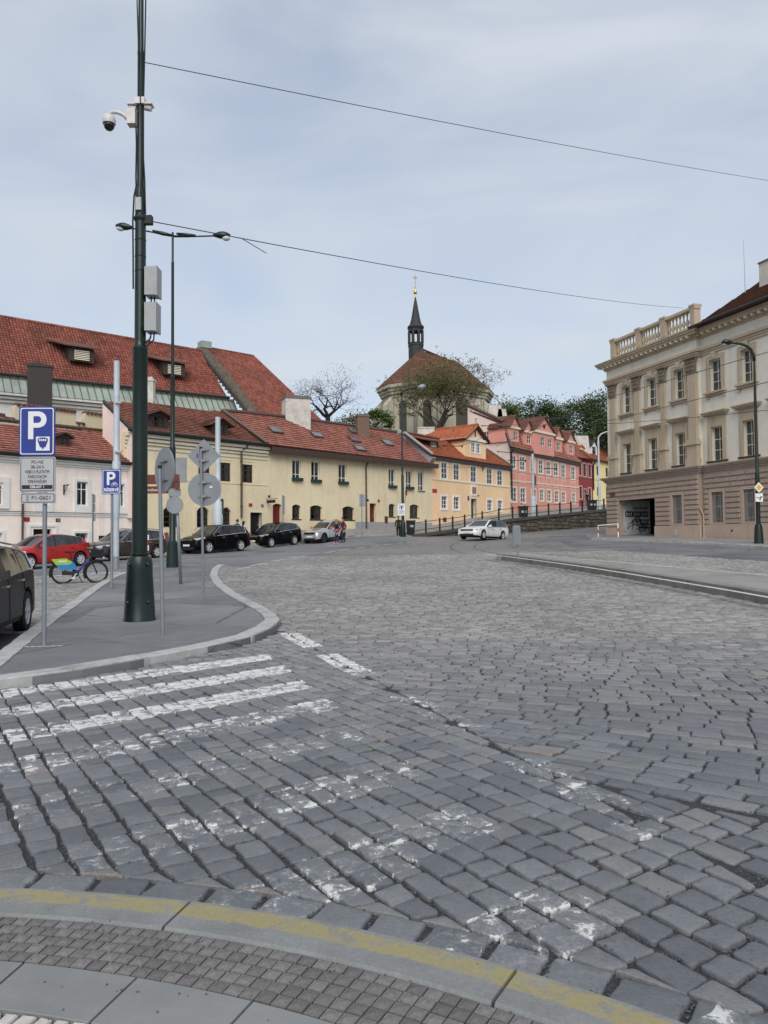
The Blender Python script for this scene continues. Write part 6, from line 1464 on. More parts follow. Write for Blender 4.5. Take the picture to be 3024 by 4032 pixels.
for k in range(8):
    a = R(22.5 + 45 * k); p = (cx_ + math.cos(a) * 94 * m1, cy_ + math.sin(a) * 94 * m1); b = MB(); b.lathe([(17 * m1, 0), (17 * m1, tz(845) - tz(1005))], (*p, tz(1005)), 6); b.build('belfry_post', 'slate', tw_)
    a = R(45 * k); p = (cx_ + math.cos(a) * 90 * m1, cy_ + math.sin(a) * 90 * m1); F_ = Fac((p[0] + math.sin(a) * 30 * m1, p[1] - math.cos(a) * 30 * m1), e=(-math.sin(a), math.cos(a))); b = MB(); b.fbox(F_, 0, 60 * m1, tz(855), tz(838), -.1, .1); b.prism([F_.P(0, tz(855), .08), F_.P(0, tz(890), .08), F_.P(14 * m1, tz(858), .08)], F_.n * -.16); b.prism([F_.P(60 * m1, tz(855), .08), F_.P(46 * m1, tz(858), .08), F_.P(60 * m1, tz(890), .08)], F_.n * -.16); b.build('belfry_arch', 'slate', tw_)
octa([(100, 850), (106, 835), (100, 828), (108, 812), (118, 800), (112, 790), (84, 760), (66, 700), (48, 610), (32, 520), (16, 440), (8, 400)], 'spire', 'slate', tw_)
octa([(8, 402), (8, 362), (14, 358), (24, 345), (26, 332), (20, 318), (6, 310), (4, 250)], 'finial', 'gilt', tw_)
b = MB(); Yc = 145; b.tube([(cx_, cy_, tz(320)), (cx_, cy_, tz(108))], .06, 6); b.tube([(cx_ - 26 * m1, cy_, tz(Yc)), (cx_ + 26 * m1, cy_, tz(Yc))], .06, 6)
for a in (45, 135): dx_, dz_ = math.cos(R(a)) * .26, math.sin(R(a)) * .26; b.tube([(cx_ - dx_, cy_, tz(Yc) - dz_), (cx_ + dx_, cy_, tz(Yc) + dz_)], .04, 6)
b.tube([(cx_ - 20 * m1, cy_, tz(275)), (cx_ + 20 * m1, cy_, tz(275))], .05, 6); b.build('cross', plain('cross_gilt', (.55, .45, .36), .4, .5), tw_)
# ================================================================== trees
plain('bark_dark', (.022, .018, .018), .95, var=.3); plain('bark', (.075, .06, .045), .95, var=.3)
def leaf_mat(name, a, b_):
    m = Mat(name, .7, 0, .25); rd = m.rand(); m.col(m.mix(rd, a, b_)); m.b.inputs['Transmission Weight'].default_value = 0; M[name] = m.m
leaf_mat('leaf_olive', (.085, .085, .035), (.16, .15, .065)); leaf_mat('leaf_green', (.028, .055, .016), (.075, .11, .035)); leaf_mat('leaf_fresh', (.07, .12, .03), (.13, .18, .05)); leaf_mat('leaf_dead', (.05, .035, .025), (.09, .06, .04))
def tree(name, base, height, r0, seed, label, bark, leafm=None, depth=5, spread=.6, up=.25, droop=0.0, first=.28, leaf=.12, nleaf=3, ratio=.72, kids=(2, 3), lean=(0, 0), limbs=4, thick=1.0, twist=.35, group=None, leaf_from=2, tips=None):
    rd = random.Random(seed); rt = root(name, base, label, 'tree', group); tb, cb, lb = MB(), MB(), MB(); leaves = []
    def grow(p, d, L, r_, lev):
        nseg = 3 if lev < 3 else 2; pts, rr = [p], [r_]; q = p
        for k in range(nseg):
            d = (d + (.25 if lev == 0 else 1) * Vector((rd.gauss(0, twist), rd.gauss(0, twist), rd.gauss(0, twist) + up * .3 - droop * lev)) * .45).normalized(); q = q + d * (L / nseg); pts.append(q); rr.append(r_ * (1 - .38 * (k + 1) / nseg))
        (tb if lev < 2 else cb).tube(pts, [q * (thick if lev > 3 else 1) for q in rr], 7 if lev < 2 else (5 if lev < 3 else 3), cap=False)
        if lev >= leaf_from and leafm:
            for k in range(nleaf):
                t = rd.random(); a = pts[-2].lerp(pts[-1], t); leaves.append(a + Vector((rd.gauss(0, leaf * 1.8), rd.gauss(0, leaf * 1.8), rd.gauss(0, leaf * 1.8))))
        if lev >= depth: return
        nk = limbs if lev == 0 else rd.randint(*kids); a0 = rd.uniform(0, 6.28)
        for k in range(nk):
            a = a0 + 6.283 * k / nk + rd.gauss(0, .25); s_ = spread * rd.uniform(.7, 1.25); ax = Vector((math.cos(a), math.sin(a), 0)); nd = (d * (1 - s_ * .35) + ax * s_ + Vector((0, 0, up * .5))).normalized()
            st = pts[-1] if (k == 0 or lev == 0) else pts[-2].lerp(pts[-1], rd.uniform(.1, .9)); grow(st, nd, L * ratio * rd.uniform(.8, 1.15), rr[-1] * rd.uniform(.55, .8), lev + 1)
    grow(Vector(base), Vector((lean[0], lean[1], 1)).normalized(), height * first, r0, 0)
    tb.build('trunk', bark, rt, smooth=True)
    cr = cb.build('crown', bark, rt, smooth=True)
    if leaves:
        for p in leaves:
            a = Vector((rd.gauss(0, 1), rd.gauss(0, 1), rd.gauss(0, 1))).normalized(); c = a.cross(Vector((rd.gauss(0, 1), rd.gauss(0, 1), rd.gauss(0, 1)))).normalized(); s_ = leaf * rd.uniform(.6, 1.4)
            lb.add([p - a * s_, p + c * s_ * .6, p + a * s_, p - c * s_ * .6], [(0, 1, 2, 3)])
        tag(lb.build('leaves', leafm, cr), kind='stuff')
    return rt
tb_ = W((1289, 1690), 84)
tree('bare_tree', (tb_.x, tb_.y, tb_.z - 1.0), 10.5, .42, 21, 'bare gnarled dark tree behind the white chimney', 'bark_dark', 'leaf_dead', 7, .85, .18, .02, .22, .06, 1, .8, (2, 3), twist=.55, limbs=4, leaf_from=4, thick=1.8)
tc_ = W((1722, 1720), 96)
tree('budding_tree', (tc_.x, tc_.y, tc_.z - 2.5), 17, .5, 8, 'tall tree with fresh olive buds in front of the church', 'bark', 'leaf_olive', 7, .85, .2, 0, .19, .075, 12, .86, (2, 3), twist=.3, leaf_from=4, limbs=6, thick=1.7)
def leafy(name, base, hgt, wid, seed, label, leafm='leaf_green', n=6500, size=.17, group='leafy trees on the hill'):
    rd = random.Random(seed); rt = root(name, base, label, 'tree', group); b = MB(); B = Vector(base)
    b.tube([B, B + Vector((rd.uniform(-.2, .2), 0, hgt * .35)), B + Vector((rd.uniform(-.4, .4), 0, hgt * .75))], [.3, .22, .06], 7); 
    for k in range(9): a = rd.uniform(0, 6.28); z = hgt * rd.uniform(.3, .7); b.tube([B + Vector((0, 0, z)), B + Vector((math.cos(a) * wid * .35, math.sin(a) * wid * .35, z + hgt * .2))], [.1, .02], 5)
    b.build('trunk', 'bark', rt, smooth=True)
    cl = []
    for k in range(26):
        a = rd.uniform(0, 6.28); f_ = rd.random() ** .5; z = hgt * rd.uniform(.28, 1.0); w_ = wid * .5 * math.sin(math.pi * min(1, max(.12, (z / hgt - .15) / .95))) ** .6; cl.append((B + Vector((math.cos(a) * w_ * f_, math.sin(a) * w_ * f_, z)), rd.uniform(.5, 1.1) * wid * .16))
    lb = MB()
    for k in range(n):
        c, r_ = rd.choice(cl); p = c + Vector((rd.gauss(0, 1), rd.gauss(0, 1), rd.gauss(0, .8))) * r_ * .62
        a = Vector((rd.gauss(0, 1), rd.gauss(0, 1), rd.gauss(0, .6))).normalized(); e_ = a.cross(Vector((rd.gauss(0, 1), rd.gauss(0, 1), 1))).normalized(); s_ = size * rd.uniform(.5, 1.3)
        lb.add([p - a * s_, p + e_ * s_ * .55, p + a * s_, p - e_ * s_ * .55], [(0, 1, 2, 3)])
    lb.build('crown', leafm, rt)
for i, (X, Yt, Yb, d, wd_, lm, lab) in enumerate(((650, 190, 420, 118, 6.5, 'leaf_fresh', 'light green tree just right of the church'), (780, 205, 430, 122, 7, 'leaf_green', 'green tree above the white chimneys of the pink house'), (920, 170, 430, 120, 8, 'leaf_green', 'tall green tree above the pink dormers'), (1040, 230, 450, 124, 7, 'leaf_fresh', 'fresh green tree between two darker trees on the hill'),
        (1180, 185, 480, 122, 9, 'leaf_green', 'dense green tree above the dark red house'), (1330, 175, 560, 118, 9.5, 'leaf_green', 'broad dark tree left of the white street lamp'), (1480, 135, 600, 114, 10, 'leaf_green', 'tallest dark tree beside the corner building'), (1600, 150, 620, 112, 10, 'leaf_green', 'dark tree half hidden by the corner building'))):
    p = W(z5(X, Yb), d); t_ = W(z5(X, Yt + 18), d); leafy('leafy_tree', (p.x, p.y, p.z - 5), t_.z - p.z + 5, wd_, 40 + i, lab, lm)
p = W(z4(430, 440), 100); t_ = W(z4(430, 285), 100); leafy('leafy_tree', (p.x, p.y, p.z - 3), t_.z - p.z + 3, 4.6, 77, 'small bright green tree left of the church wall', 'leaf_fresh', 2600, .2)
p = W(z4(215, 420), 96); t_ = W(z4(215, 330), 96); leafy('shrub', (p.x, p.y, p.z - 2.5), t_.z - p.z + 2.5, 6, 78, 'olive shrub between the bare tree and the brick chimney', 'leaf_olive', 2400, .15)
p = W(z5(1590, 600), 104); leafy('shrub', (p.x, p.y, p.z - 5), 9, 8, 79, 'dark shrubbery behind the lemon house', 'leaf_green', 2500, .25)
# ================================================================== vehicles
def paint(name, c, rough=.3, metal=.0, coat=.6): return plain(name, c, rough, metal, .35, var=.03, coat=coat)
plain('paint_black', (.002, .002, .0024), .3, 0, .09, var=.03, coat=.08); paint('paint_red', (.40, .012, .012)); paint('paint_brown', (.055, .042, .033), .3, .3); paint('paint_silver', (.48, .49, .50), .3, .5); paint('paint_white', (.66, .68, .69)); 
plain('tyre', (.015, .015, .016), .9); plain('rim', (.62, .63, .64), .35, .35); plain('rim_dark', (.05, .05, .055), .35, .6); plain('chrome', (.75, .76, .77), .15, 1.0); plain('car_trim', (.016, .016, .017), .6); plain('lamp_red', (.25, .008, .008), .2, spec=.7); plain('lamp_orange', (.6, .12, .02), .3)
def lamp_clear():
    m = Mat('lamp_clear', .08, 0, .8); m.col((.62, .66, .70)); m.b.inputs['Metallic'].default_value = .4; M['lamp_clear'] = m.m
lamp_clear()
def car_glass():
    m = Mat('car_glass', .03, 0, .6); n = m.noise(2.2, 3); m.col(m.mix(n.ramp(.35, .65), (.012, .014, .016), (.05, .055, .058))); M['car_glass'] = m.m
car_glass()
def lerp_pts(P, x):
    if x >= P[0][0]: return P[0][1]
    for (a, za), (c, zc) in zip(P, P[1:]):
        if x >= c: t = (x - c) / (a - c) if a != c else 0; return zc + (za - zc) * t
    return P[-1][1]
WH = {}
def wheel(par, x, y, r_, w_, spokes, rimm, twin=False, side=1):
    b = MB(); prof = [(r_ * .66, -w_ / 2), (r_ * .93, -w_ / 2), (r_, -w_ * .36), (r_, w_ * .36), (r_ * .93, w_ / 2), (r_ * .66, w_ / 2)]; n = 28; vs, fs = [], []
    for rr, yy in prof:
        for k in range(n): a = 2 * math.pi * k / n; vs.append((x + rr * math.cos(a), y + yy, r_ + rr * math.sin(a)))
    m_ = len(prof)
    for i in range(m_):
        for k in range(n): fs.append((i * n + k, ((i + 1) % m_) * n + k, ((i + 1) % m_) * n + (k + 1) % n, i * n + (k + 1) % n))
    o = b.add(vs, fs).build('wheel', 'tyre', par, smooth=True, angle=40)
    b = MB(); yo = y + side * w_ * .42
    vs = []; R1, R2 = r_ * .68, r_ * .58
    for rr, yy in ((R1, yo + side * .01), (R2, yo + side * .0), (R2, yo - side * .06)):
        for k in range(n): a = 2 * math.pi * k / n; vs.append((x + rr * math.cos(a), yy, r_ + rr * math.sin(a)))
    b.add(vs, [(i * n + k, i * n + (k + 1) % n, (i + 1) * n + (k + 1) % n, (i + 1) * n + k) for i in range(2) for k in range(n)])
    for k in range(spokes):
        a = 2 * math.pi * k / spokes + .3
        for da in ((-.12, .12) if twin else (0,)):
            ca, sa = math.cos(a + da), math.sin(a + da); wd_ = r_ * (.07 if twin else .1); px_, pz_ = -sa * wd_, ca * wd_
            i0, i1 = r_ * .1, R1 * .97
            b.hexa([(x + ca * i0 - px_, yo - side * .04, r_ + sa * i0 - pz_), (x + ca * i0 + px_, yo - side * .04, r_ + sa * i0 + pz_), (x + ca * i1 + px_ * 1.5, yo - side * .04, r_ + sa * i1 + pz_ * 1.5), (x + ca * i1 - px_ * 1.5, yo - side * .04, r_ + sa * i1 - pz_ * 1.5),
                    (x + ca * i0 - px_, yo, r_ + sa * i0 - pz_), (x + ca * i0 + px_, yo, r_ + sa * i0 + pz_), (x + ca * i1 + px_ * 1.5, yo - side * .005, r_ + sa * i1 + pz_ * 1.5), (x + ca * i1 - px_ * 1.5, yo - side * .005, r_ + sa * i1 - pz_ * 1.5)])
    ring = [(x + r_ * .13 * math.cos(2 * math.pi * k / 12), yo + side * .006, r_ + r_ * .13 * math.sin(2 * math.pi * k / 12)) for k in range(12)]; b.poly(ring)
    b.build('rim', rimm, o)
    ring = [(x + R2 * math.cos(2 * math.pi * k / 20), yo - side * .055, r_ + R2 * math.sin(2 * math.pi * k / 20)) for k in range(20)]; MB().poly(ring).build('brake_disc', 'car_trim', o)
def car(name, loc, head, label, body, L, Wd, top, belt, ax, r_, glass, pill, ws, rw, sill=.24, clad=False, rails=False, chrome_line=False, spokes=5, rimm='rim', twin=False, tail=None, fog=False, grille='car_trim', group=None, roof=None, lamp_z=(.66, .8), tail_z=(.75, 1.0), mirror=None, flare=.0, plate_=True, slope=0.0, ac=None):
    """top / belt: outlines from nose (+x) to tail; glass: x range of side glass; pill: pillar positions; ws, rw: x ranges of windscreen and rear window"""
    rt = empty(name, loc, head, label, 'car', group); rt.rotation_euler = (0, slope, head)
    hw = Wd / 2; ra = r_ * 1.2
    X = sorted({round(q, 3) for q in list(np.linspace(-L / 2, L / 2, 44)) + [p[0] for p in top] + [p[0] for p in belt] + [a + d for a in ax for d in (-ra, -ra * .92, -ra * .7, -ra * .35, 0, ra * .35, ra * .7, ra * .92, ra)] + list(glass) + [p + d for p in pill for d in (-.035, .035)] + list(ws) + list(rw)}, reverse=True)
    X = [x for i, x in enumerate(X) if i == 0 or X[i - 1] - x > .004]; Ht = max(p[1] for p in top)
    rings = []
    for x in X:
        zt, zb_ = lerp_pts(top, x), lerp_pts(belt, x); zb_ = min(zb_, zt - .03); e0, e1 = (L / 2 - x), (x + L / 2)
        pl = 1 - .22 * max(0, 1 - e0 / .55) ** 2.2 - .14 * max(0, 1 - e1 / .5) ** 2.2; w_ = hw * pl; bt = sill + .05 * max(0, 1 - e0 / .5) + .1 * max(0, 1 - e1 / .5)
        for a in ax:
            if abs(x - a) < ra: bt = max(bt, r_ + math.sqrt(max(0, ra ** 2 - (x - a) ** 2)) * 1.0)
        k = max(0, min(1, (zt - zb_) / max(.1, Ht - max(p[1] for p in belt)))); wg = w_ - .06 - .16 * k; fl = flare if any(abs(x - a) < ra * 1.15 for a in ax) else 0
        zm = min(zb_ - .04, max(bt + .05, .46)); zq = min(zb_ - .02, max(zm + .02, zb_ * .82)); zb_ = max(zb_, bt + .03)
        rings.append([(w_ - .05 + fl, bt), (w_ - .005 + fl, min(zm, max(bt + .012, .34))), (w_ + .0, max(zm, bt + .02)), (w_ - .012, max(zq, bt + .025)), (w_ - .045, zb_), (wg, zt - .045 * (1 - .3 * k)), (wg * .86, zt - .008), (wg * .45, zt + .012), (0, zt + .016)])
    parts = {}
    def mb(k): return parts.setdefault(k, MB())
    nr = 9; N = len(X)
    seg = [glass[1]] + sorted(pill, reverse=True) + [glass[0]]
    for sgn in (1, -1):
        for i in range(N - 1):
            xm = (X[i] + X[i + 1]) / 2
            for j in range(nr - 1):
                a, c = rings[i], rings[i + 1]; q = [(X[i], sgn * a[j][0], a[j][1]), (X[i], sgn * a[j + 1][0], a[j + 1][1]), (X[i + 1], sgn * c[j + 1][0], c[j + 1][1]), (X[i + 1], sgn * c[j][0], c[j][1])]
                if sgn < 0: q = q[::-1]
                key = 'body'
                if j == 4 and glass[0] < xm < glass[1] and a[5][1] - a[4][1] > .05 and c[5][1] - c[4][1] > .03:
                    if not any(abs(xm - p) < .036 for p in pill):
                        key = ('side_window', sgn, sum(1 for p in pill if xm < p))
                    else: key = 'pillar'
                elif j in (5, 6, 7) and ws[0] < xm < ws[1]: key = ('windscreen',) if j > 5 else 'body'
                elif j in (5, 6, 7) and rw[0] < xm < rw[1]: key = ('rear_window',) if j > 5 else 'body'
                elif j == 0 and clad: key = 'cladding'
                elif j == 1 and clad and flare and any(abs(xm - a_) < ra * 1.12 for a_ in ax): key = 'cladding'
                mb(key).quad(*q)
    for i in (0, N - 1):
        ring = [(X[i], y, z) for y, z in rings[i]] + [(X[i], -y, z) for y, z in rings[i][-2::-1]]; mb('body').poly(ring if i == 0 else ring[::-1])
    def weld(o, ang):
        bm = bmesh.new(); bm.from_mesh(o.data); bmesh.ops.remove_doubles(bm, verts=bm.verts, dist=.0008); bmesh.ops.recalc_face_normals(bm, faces=bm.faces) if len(bm.faces) > 200 else None; bm.to_mesh(o.data); bm.free(); o.data.polygons.foreach_set('use_smooth', [True] * len(o.data.polygons)); o.data.set_sharp_from_angle(angle=R(ang))
    bo = None
    for k, m_ in parts.items():
        nm = k if isinstance(k, str) else k[0]
        o = m_.build({'body': 'body', 'pillar': 'pillar', 'cladding': 'sill_cladding'}.get(nm, nm), {'body': body, 'pillar': 'car_trim', 'cladding': 'car_trim'}.get(nm, 'car_glass'), rt); weld(o, 32 if nm == 'body' else 50)
    b = MB(); b.box(-L / 2 + .25, L / 2 - .25, -hw + .24, hw - .24, .18, .62); b.build('underbody', 'car_trim', rt)
    for a in ax:
        for sgn in (1, -1): wheel(rt, a, sgn * (hw - .1), r_, .21, spokes, rimm, twin, sgn)
    def edge(x):      # half width of the body at x
        i = min(range(N), key=lambda k: abs(X[k] - x)); return rings[i]
    for sgn in (1, -1):
        b = MB(); x0, x1 = L / 2 - .62, L / 2 - .1; y0, y1 = edge(x0)[3][0], edge(x1)[3][0]; z0, z1_ = lamp_z
        b.hexa([(x1, sgn * (y1 - .34), z0), (x1, sgn * (y1 + .012), z0 + .02), (x0, sgn * (y0 + .012), z1_ - .04), (x0, sgn * (y0 - .1), z1_ - .06), (x1 - .02, sgn * (y1 - .34), z1_ - .03), (x1 - .03, sgn * (y1 + .008), z1_ - .01), (x0, sgn * (y0 + .008), z1_ + .03), (x0 - .02, sgn * (y0 - .1), z1_ + .02)]); b.build('headlight', 'lamp_clear', rt)
        b = MB(); x0, x1 = -L / 2 + .42, -L / 2 + .03; y0, y1 = edge(x0)[4][0], edge(x1)[3][0]; z0, z1_ = tail_z
        b.hexa([(x0, sgn * (y0 + .03), z0 + .08), (x1, sgn * (y1 + .025), z0), (x1 - .02, sgn * (y1 - .25), z0), (x0, sgn * (y0 - .1), z0 + .08), (x0, sgn * (y0 + .015), z1_ - .03), (x1 + .04, sgn * (y1 + .0), z1_), (x1 + .0, sgn * (y1 - .25), z1_), (x0, sgn * (y0 - .1), z1_ - .03)]); b.build('tail_light', 'lamp_red', rt)
        mxx = ws[0] + (ws[1] - ws[0]) * .55; zm = lerp_pts(belt, mxx) + .1; ye = edge(mxx)[4][0]
        b = MB(); b.hexa([(mxx + .06, sgn * (ye - .02), zm - .07), (mxx + .06, sgn * (ye + .2), zm - .06), (mxx - .08, sgn * (ye + .2), zm - .06), (mxx - .06, sgn * (ye - .02), zm - .07), (mxx + .03, sgn * (ye + .0), zm + .05), (mxx + .03, sgn * (ye + .19), zm + .08), (mxx - .08, sgn * (ye + .19), zm + .08), (mxx - .06, sgn * (ye + .0), zm + .05)]); b.build('wing_mirror', mirror or body, rt)
        for p, q in zip(seg[1:3], ((seg[0] + seg[1]) / 2, 0)):
            xh = p + .2; zz = lerp_pts(belt, xh) - .13; ye = edge(xh)[3][0]; b = MB(); b.box(xh - .1, xh + .1, min(sgn * (ye - .01), sgn * (ye + .03)), max(sgn * (ye - .01), sgn * (ye + .03)), zz - .017, zz + .017); b.build('door_handle', 'chrome' if chrome_line else body, rt)
        if chrome_line:
            b = MB(); xs_ = [x for x in X if glass[0] - .02 <= x <= glass[1] + .02]; lo = [(x, sgn * (edge(x)[4][0] + .008), edge(x)[4][1] + .01) for x in xs_]; hi = [(x, sgn * (edge(x)[5][0] + .012), edge(x)[5][1] - .005) for x in xs_]; b.tube(lo + hi[::-1][:1] if False else lo, .017, 5); b.tube(hi, .012, 5); b.tube([lo[-1], hi[-1]], .016, 5); b.build('window_trim', 'chrome', rt)
        if rails:
            b = MB(); xs_ = [x for x in X if rw[1] - .05 <= x <= ws[0] - .3]; b.tube([(x, sgn * (edge(x)[6][0] + .03), edge(x)[6][1] + .05) for x in xs_], .018, 5); b.build('roof_rail', 'chrome' if rails == 2 else 'car_trim', rt)
        # door seams
        for p in [seg[0] - .12] + list(pill)[:2]: MB().tube([(p, sgn * (y + .002), z) for y, z in edge(p)[1:5]], .006, 4).build('door_seam', 'car_trim', rt)
    zf = lamp_z[0]; xf = L / 2; yw = edge(L / 2 - .02)[3][0]
    b = MB(); b.box(xf - .1, xf + .012, -yw * .72, yw * .72, zf - .02, zf + .12); b.build('grille', grille, rt); b = MB(); b.box(xf - .1, xf + .016, -yw * .85, yw * .85, .26, .4); b.build('lower_intake', 'car_trim', rt)
    if grille != 'car_trim' or chrome_line:
        b = MB()
        for k in range(3): b.box(xf - .05, xf + .022, -yw * .7, yw * .7, zf + .005 + k * .04, zf + .018 + k * .04)
        b.build('grille_bar', 'chrome', rt)
    if plate_:
        b = MB(); b.box(xf - .05, xf + .03, -.26, .26, .46, .57); k = b.build('number_plate', 'sign_white', rt)
        b = MB(); b.box(-xf - .02, -xf + .06, -.26, .26, tail_z[0] - .02, tail_z[0] + .09); b.build('number_plate', 'sign_white', rt)
    if fog:
        for sgn in (1, -1): b = MB(); b.box(xf - .22, xf - .02, min(sgn * yw * .78, sgn * yw * .95), max(sgn * yw * .78, sgn * yw * .95), .44, .52); b.build('fog_light', 'lamp_clear', rt)
    return rt
def suv(L=4.7, H=1.68, belt=1.05, hood=1.02): 
    f, r_ = L / 2, -L / 2
    return dict(L=L, top=[(f, .62), (f - .04, .8), (f - .2, hood - .1), (f - .6, hood - .02), (f - 1.25, hood + .08), (f - 1.95, H - .12), (f - 2.3, H - .02), (f - 2.9, H), (r_ + .9, H - .05), (r_ + .45, H - .14), (r_ + .12, belt + .12), (r_ + .02, belt - .15), (r_, .6)],
                belt=[(f, .6), (f - .2, hood - .14), (f - 1.2, belt - .05), (r_ + .9, belt + .08), (r_ + .1, belt + .08), (r_, .5)], ax=(f - .93, r_ + 1.0), glass=(r_ + .5, f - 1.35), pill=[f - 2.35, r_ + 1.25], ws=(f - 1.97, f - 1.27), rw=(r_ + .1, r_ + .47))
def hatch(L=3.97, H=1.46, belt=.92, hood=.9):
    f, r_ = L / 2, -L / 2
    return dict(L=L, top=[(f, .52), (f - .05, .66), (f - .25, hood - .12), (f - .55, hood - .02), (f - 1.0, hood + .06), (f - 1.75, H - .08), (f - 2.1, H), (f - 2.7, H - .01), (r_ + .55, H - .12), (r_ + .3, H - .2), (r_ + .05, belt - .02), (r_, .55)],
                belt=[(f, .5), (f - .25, hood - .16), (f - 1.0, belt - .05), (r_ + .7, belt + .1), (r_ + .1, belt + .06), (r_, .48)], ax=(f - .82, r_ + .62), glass=(r_ + .45, f - 1.1), pill=[f - 2.1, r_ + .85], ws=(f - 1.8, f - 1.02), rw=(r_ + .06, r_ + .32))
def wagon(L=4.8, H=1.5, belt=.95, hood=.9):
    f, r_ = L / 2, -L / 2
    return dict(L=L, top=[(f, .52), (f - .05, .66), (f - .25, hood - .1), (f - .7, hood), (f - 1.35, hood + .07), (f - 2.1, H - .07), (f - 2.5, H), (f - 3.0, H + .01), (r_ + .8, H - .06), (r_ + .45, H - .14), (r_ + .1, belt + .05), (r_ + .02, belt - .15), (r_, .55)],
                belt=[(f, .5), (f - .25, hood - .15), (f - 1.3, belt - .06), (r_ + .6, belt + .03), (r_ + .1, belt + .03), (r_, .5)], ax=(f - .92, r_ + 1.05), glass=(r_ + .42, f - 1.42), pill=[f - 2.4, r_ + 1.3], ws=(f - 2.12, f - 1.37), rw=(r_ + .1, r_ + .46))
def heading(d): return math.atan2(d[1], d[0])
PZ = lambda x, y: pave_z(x, y)
def place(pa, pb, fa, fb, zf):
    """front and rear wheel contact points (pixels) -> centre and heading of the car, from its near side wheels"""
    a, c = GPave(pa), GPave(pb); return a, c
def parked(name, spec, front_px, d_front, dirv, label, body, Wd, r_, **kw):
    """front_px: pixel where the front wheel on the visible (left) side touches the road"""
    sp = spec; p = GPave(front_px); hd = Vector(dirv).normalized(); left = Vector((-hd.y, hd.x)); c = p - hd * sp['ax'][0] - left * (Wd / 2 - .1)
    z = pave_z(c.x, c.y); zf = pave_z(*(c + hd * 1.5)); zr = pave_z(*(c - hd * 1.5))
    return car(name, (c.x, c.y, z + .004), heading(hd), label, body, Wd=Wd, r_=r_, slope=-math.atan2(zf - zr, 3.0), **sp, **kw)
CD = (-.53, -.848)
parked('parked_car', hatch(), z2(237, 712), 0, (-.50, -.866), 'small red hatchback parked on the far side of the bay', 'paint_red', 1.74, .31, spokes=7, tail_z=(.82, 1.05), lamp_z=(.6, .76))
parked('parked_car', wagon(4.82, 1.55, .98, .93), z2(925, 640), 0, (-.50, -.866), 'dark brown estate car parked behind the red hatchback', 'paint_brown', 1.86, .33, rails=1, chrome_line=True, spokes=6, tail_z=(.85, 1.35))
parked('parked_car', suv(4.7, 1.69), z3(285, 1610), 0, CD, 'black seven seat off-roader with chrome window line beside the arched windows', 'paint_black', 1.88, .37, chrome_line=True, spokes=5, twin=True, fog=True, grille='rim_dark', tail_z=(.95, 1.15), lamp_z=(.8, .95))
parked('parked_car', suv(4.48, 1.65, 1.04, 1.0), z3(868, 1555), 0, (-.52, -.854), 'black compact off-roader parked in front of the red door', 'paint_black', 1.85, .36, chrome_line=True, spokes=5, fog=True, grille='rim_dark', tail_z=(.95, 1.12), lamp_z=(.78, .92))
parked('parked_car', suv(3.75, 1.52, .98, .95) | dict(ax=(1.875 - .72, -1.875 + .62), glass=(-1.35, .6), pill=[-.35, -1.0], ws=(-.08, .62), rw=(-1.78, -1.42)), z4(158 - 93, 1512) if False else z3(1362, 1512), 0, (-.5, -.866), 'small silver car with orange mirrors and black wheels', 'paint_silver', 1.62, .33, clad=True, rails=1, spokes=6, rimm='rim_dark', mirror='lamp_orange', tail_z=(.85, 1.0), lamp_z=(.7, .8), flare=.02)
# white estate coming down the hill
p = V2(G(z5(445, 1390))); hd = Vector((-.62, -.785)).normalized(); left = Vector((-hd.y, hd.x)); sp = wagon(4.77, 1.5); c = p - hd * sp['ax'][0] - left * .82
car('white_estate_car', (c.x, c.y, h(c.x, c.y) - .02), heading(hd), 'white estate car driving past the retaining wall', 'paint_white', Wd=1.83, r_=.33, chrome_line=True, spokes=5, twin=True, grille='rim_dark', lamp_z=(.62, .76), fog=False, rails=1, slope=-.03, **sp)
# black off-roader at the left edge
p = V2(G(zv(47, 1361))); hd = Vector((.235, -.972)).normalized(); left = Vector((-hd.y, hd.x)); sp = suv(4.7, 1.56, 1.02, .98); c = p - hd * sp['ax'][1] - left * .84
car('parked_car', (c.x, c.y, h(c.x, c.y) - .01), heading(hd), 'black off-roader cut by the frame edge beside the parking sign', 'paint_black', Wd=1.88, r_=.36, chrome_line=True, spokes=5, twin=True, clad=True, rails=2, tail_z=(.95, 1.1), **sp)
# ================================================================== street furniture
plain('pole_green', (.006, .018, .015), .35, .2, .5, var=.25, nscale=5); plain('pole_grey', (.24, .26, .28), .5, .4, var=.1, nscale=8); plain('pole_pale', (.46, .51, .55), .55, .1, var=.06, nscale=3, dirt=((.3, .32, .34), 1.1, .5)); plain('cable', (.012, .012, .014), .6); plain('box_grey', (.36, .37, .37), .5, var=.1, nscale=4, dirt=((.2, .2, .2), 4, .5)); plain('camera_white', (.60, .57, .55), .4); plain('dome_black', (.015, .015, .018), .12, spec=.8); plain('lamp_lens', (.55, .58, .6), .2); plain('bin_black', (.014, .016, .018), .5); plain('wire', (.05, .055, .065), .5)
def on_pave(p): q = GPave(p); return Vector((q.x, q.y, pave_z(q.x, q.y)))
def zat(px, py, d): return W((px, py), d).z
def front(P, ang=0.0): return Fac((P.x, P.y), e=(math.cos(ang), math.sin(ang)))
def post(par, P, zt, r_=.03, mat='pole_grey', top=None, cap=True, name='post', n=10):
    b = MB(); b.tube([(P.x, P.y, P.z - .1), ((top or P).x, (top or P).y, zt)], r_, n); o = b.build(name, mat, par, smooth=True, angle=40)
    if cap: b = MB(); b.tube([((top or P).x, (top or P).y, zt - .03), ((top or P).x, (top or P).y, zt + .02)], r_ * 1.12, n); b.build('post_cap', 'sign_black', o)
    return o
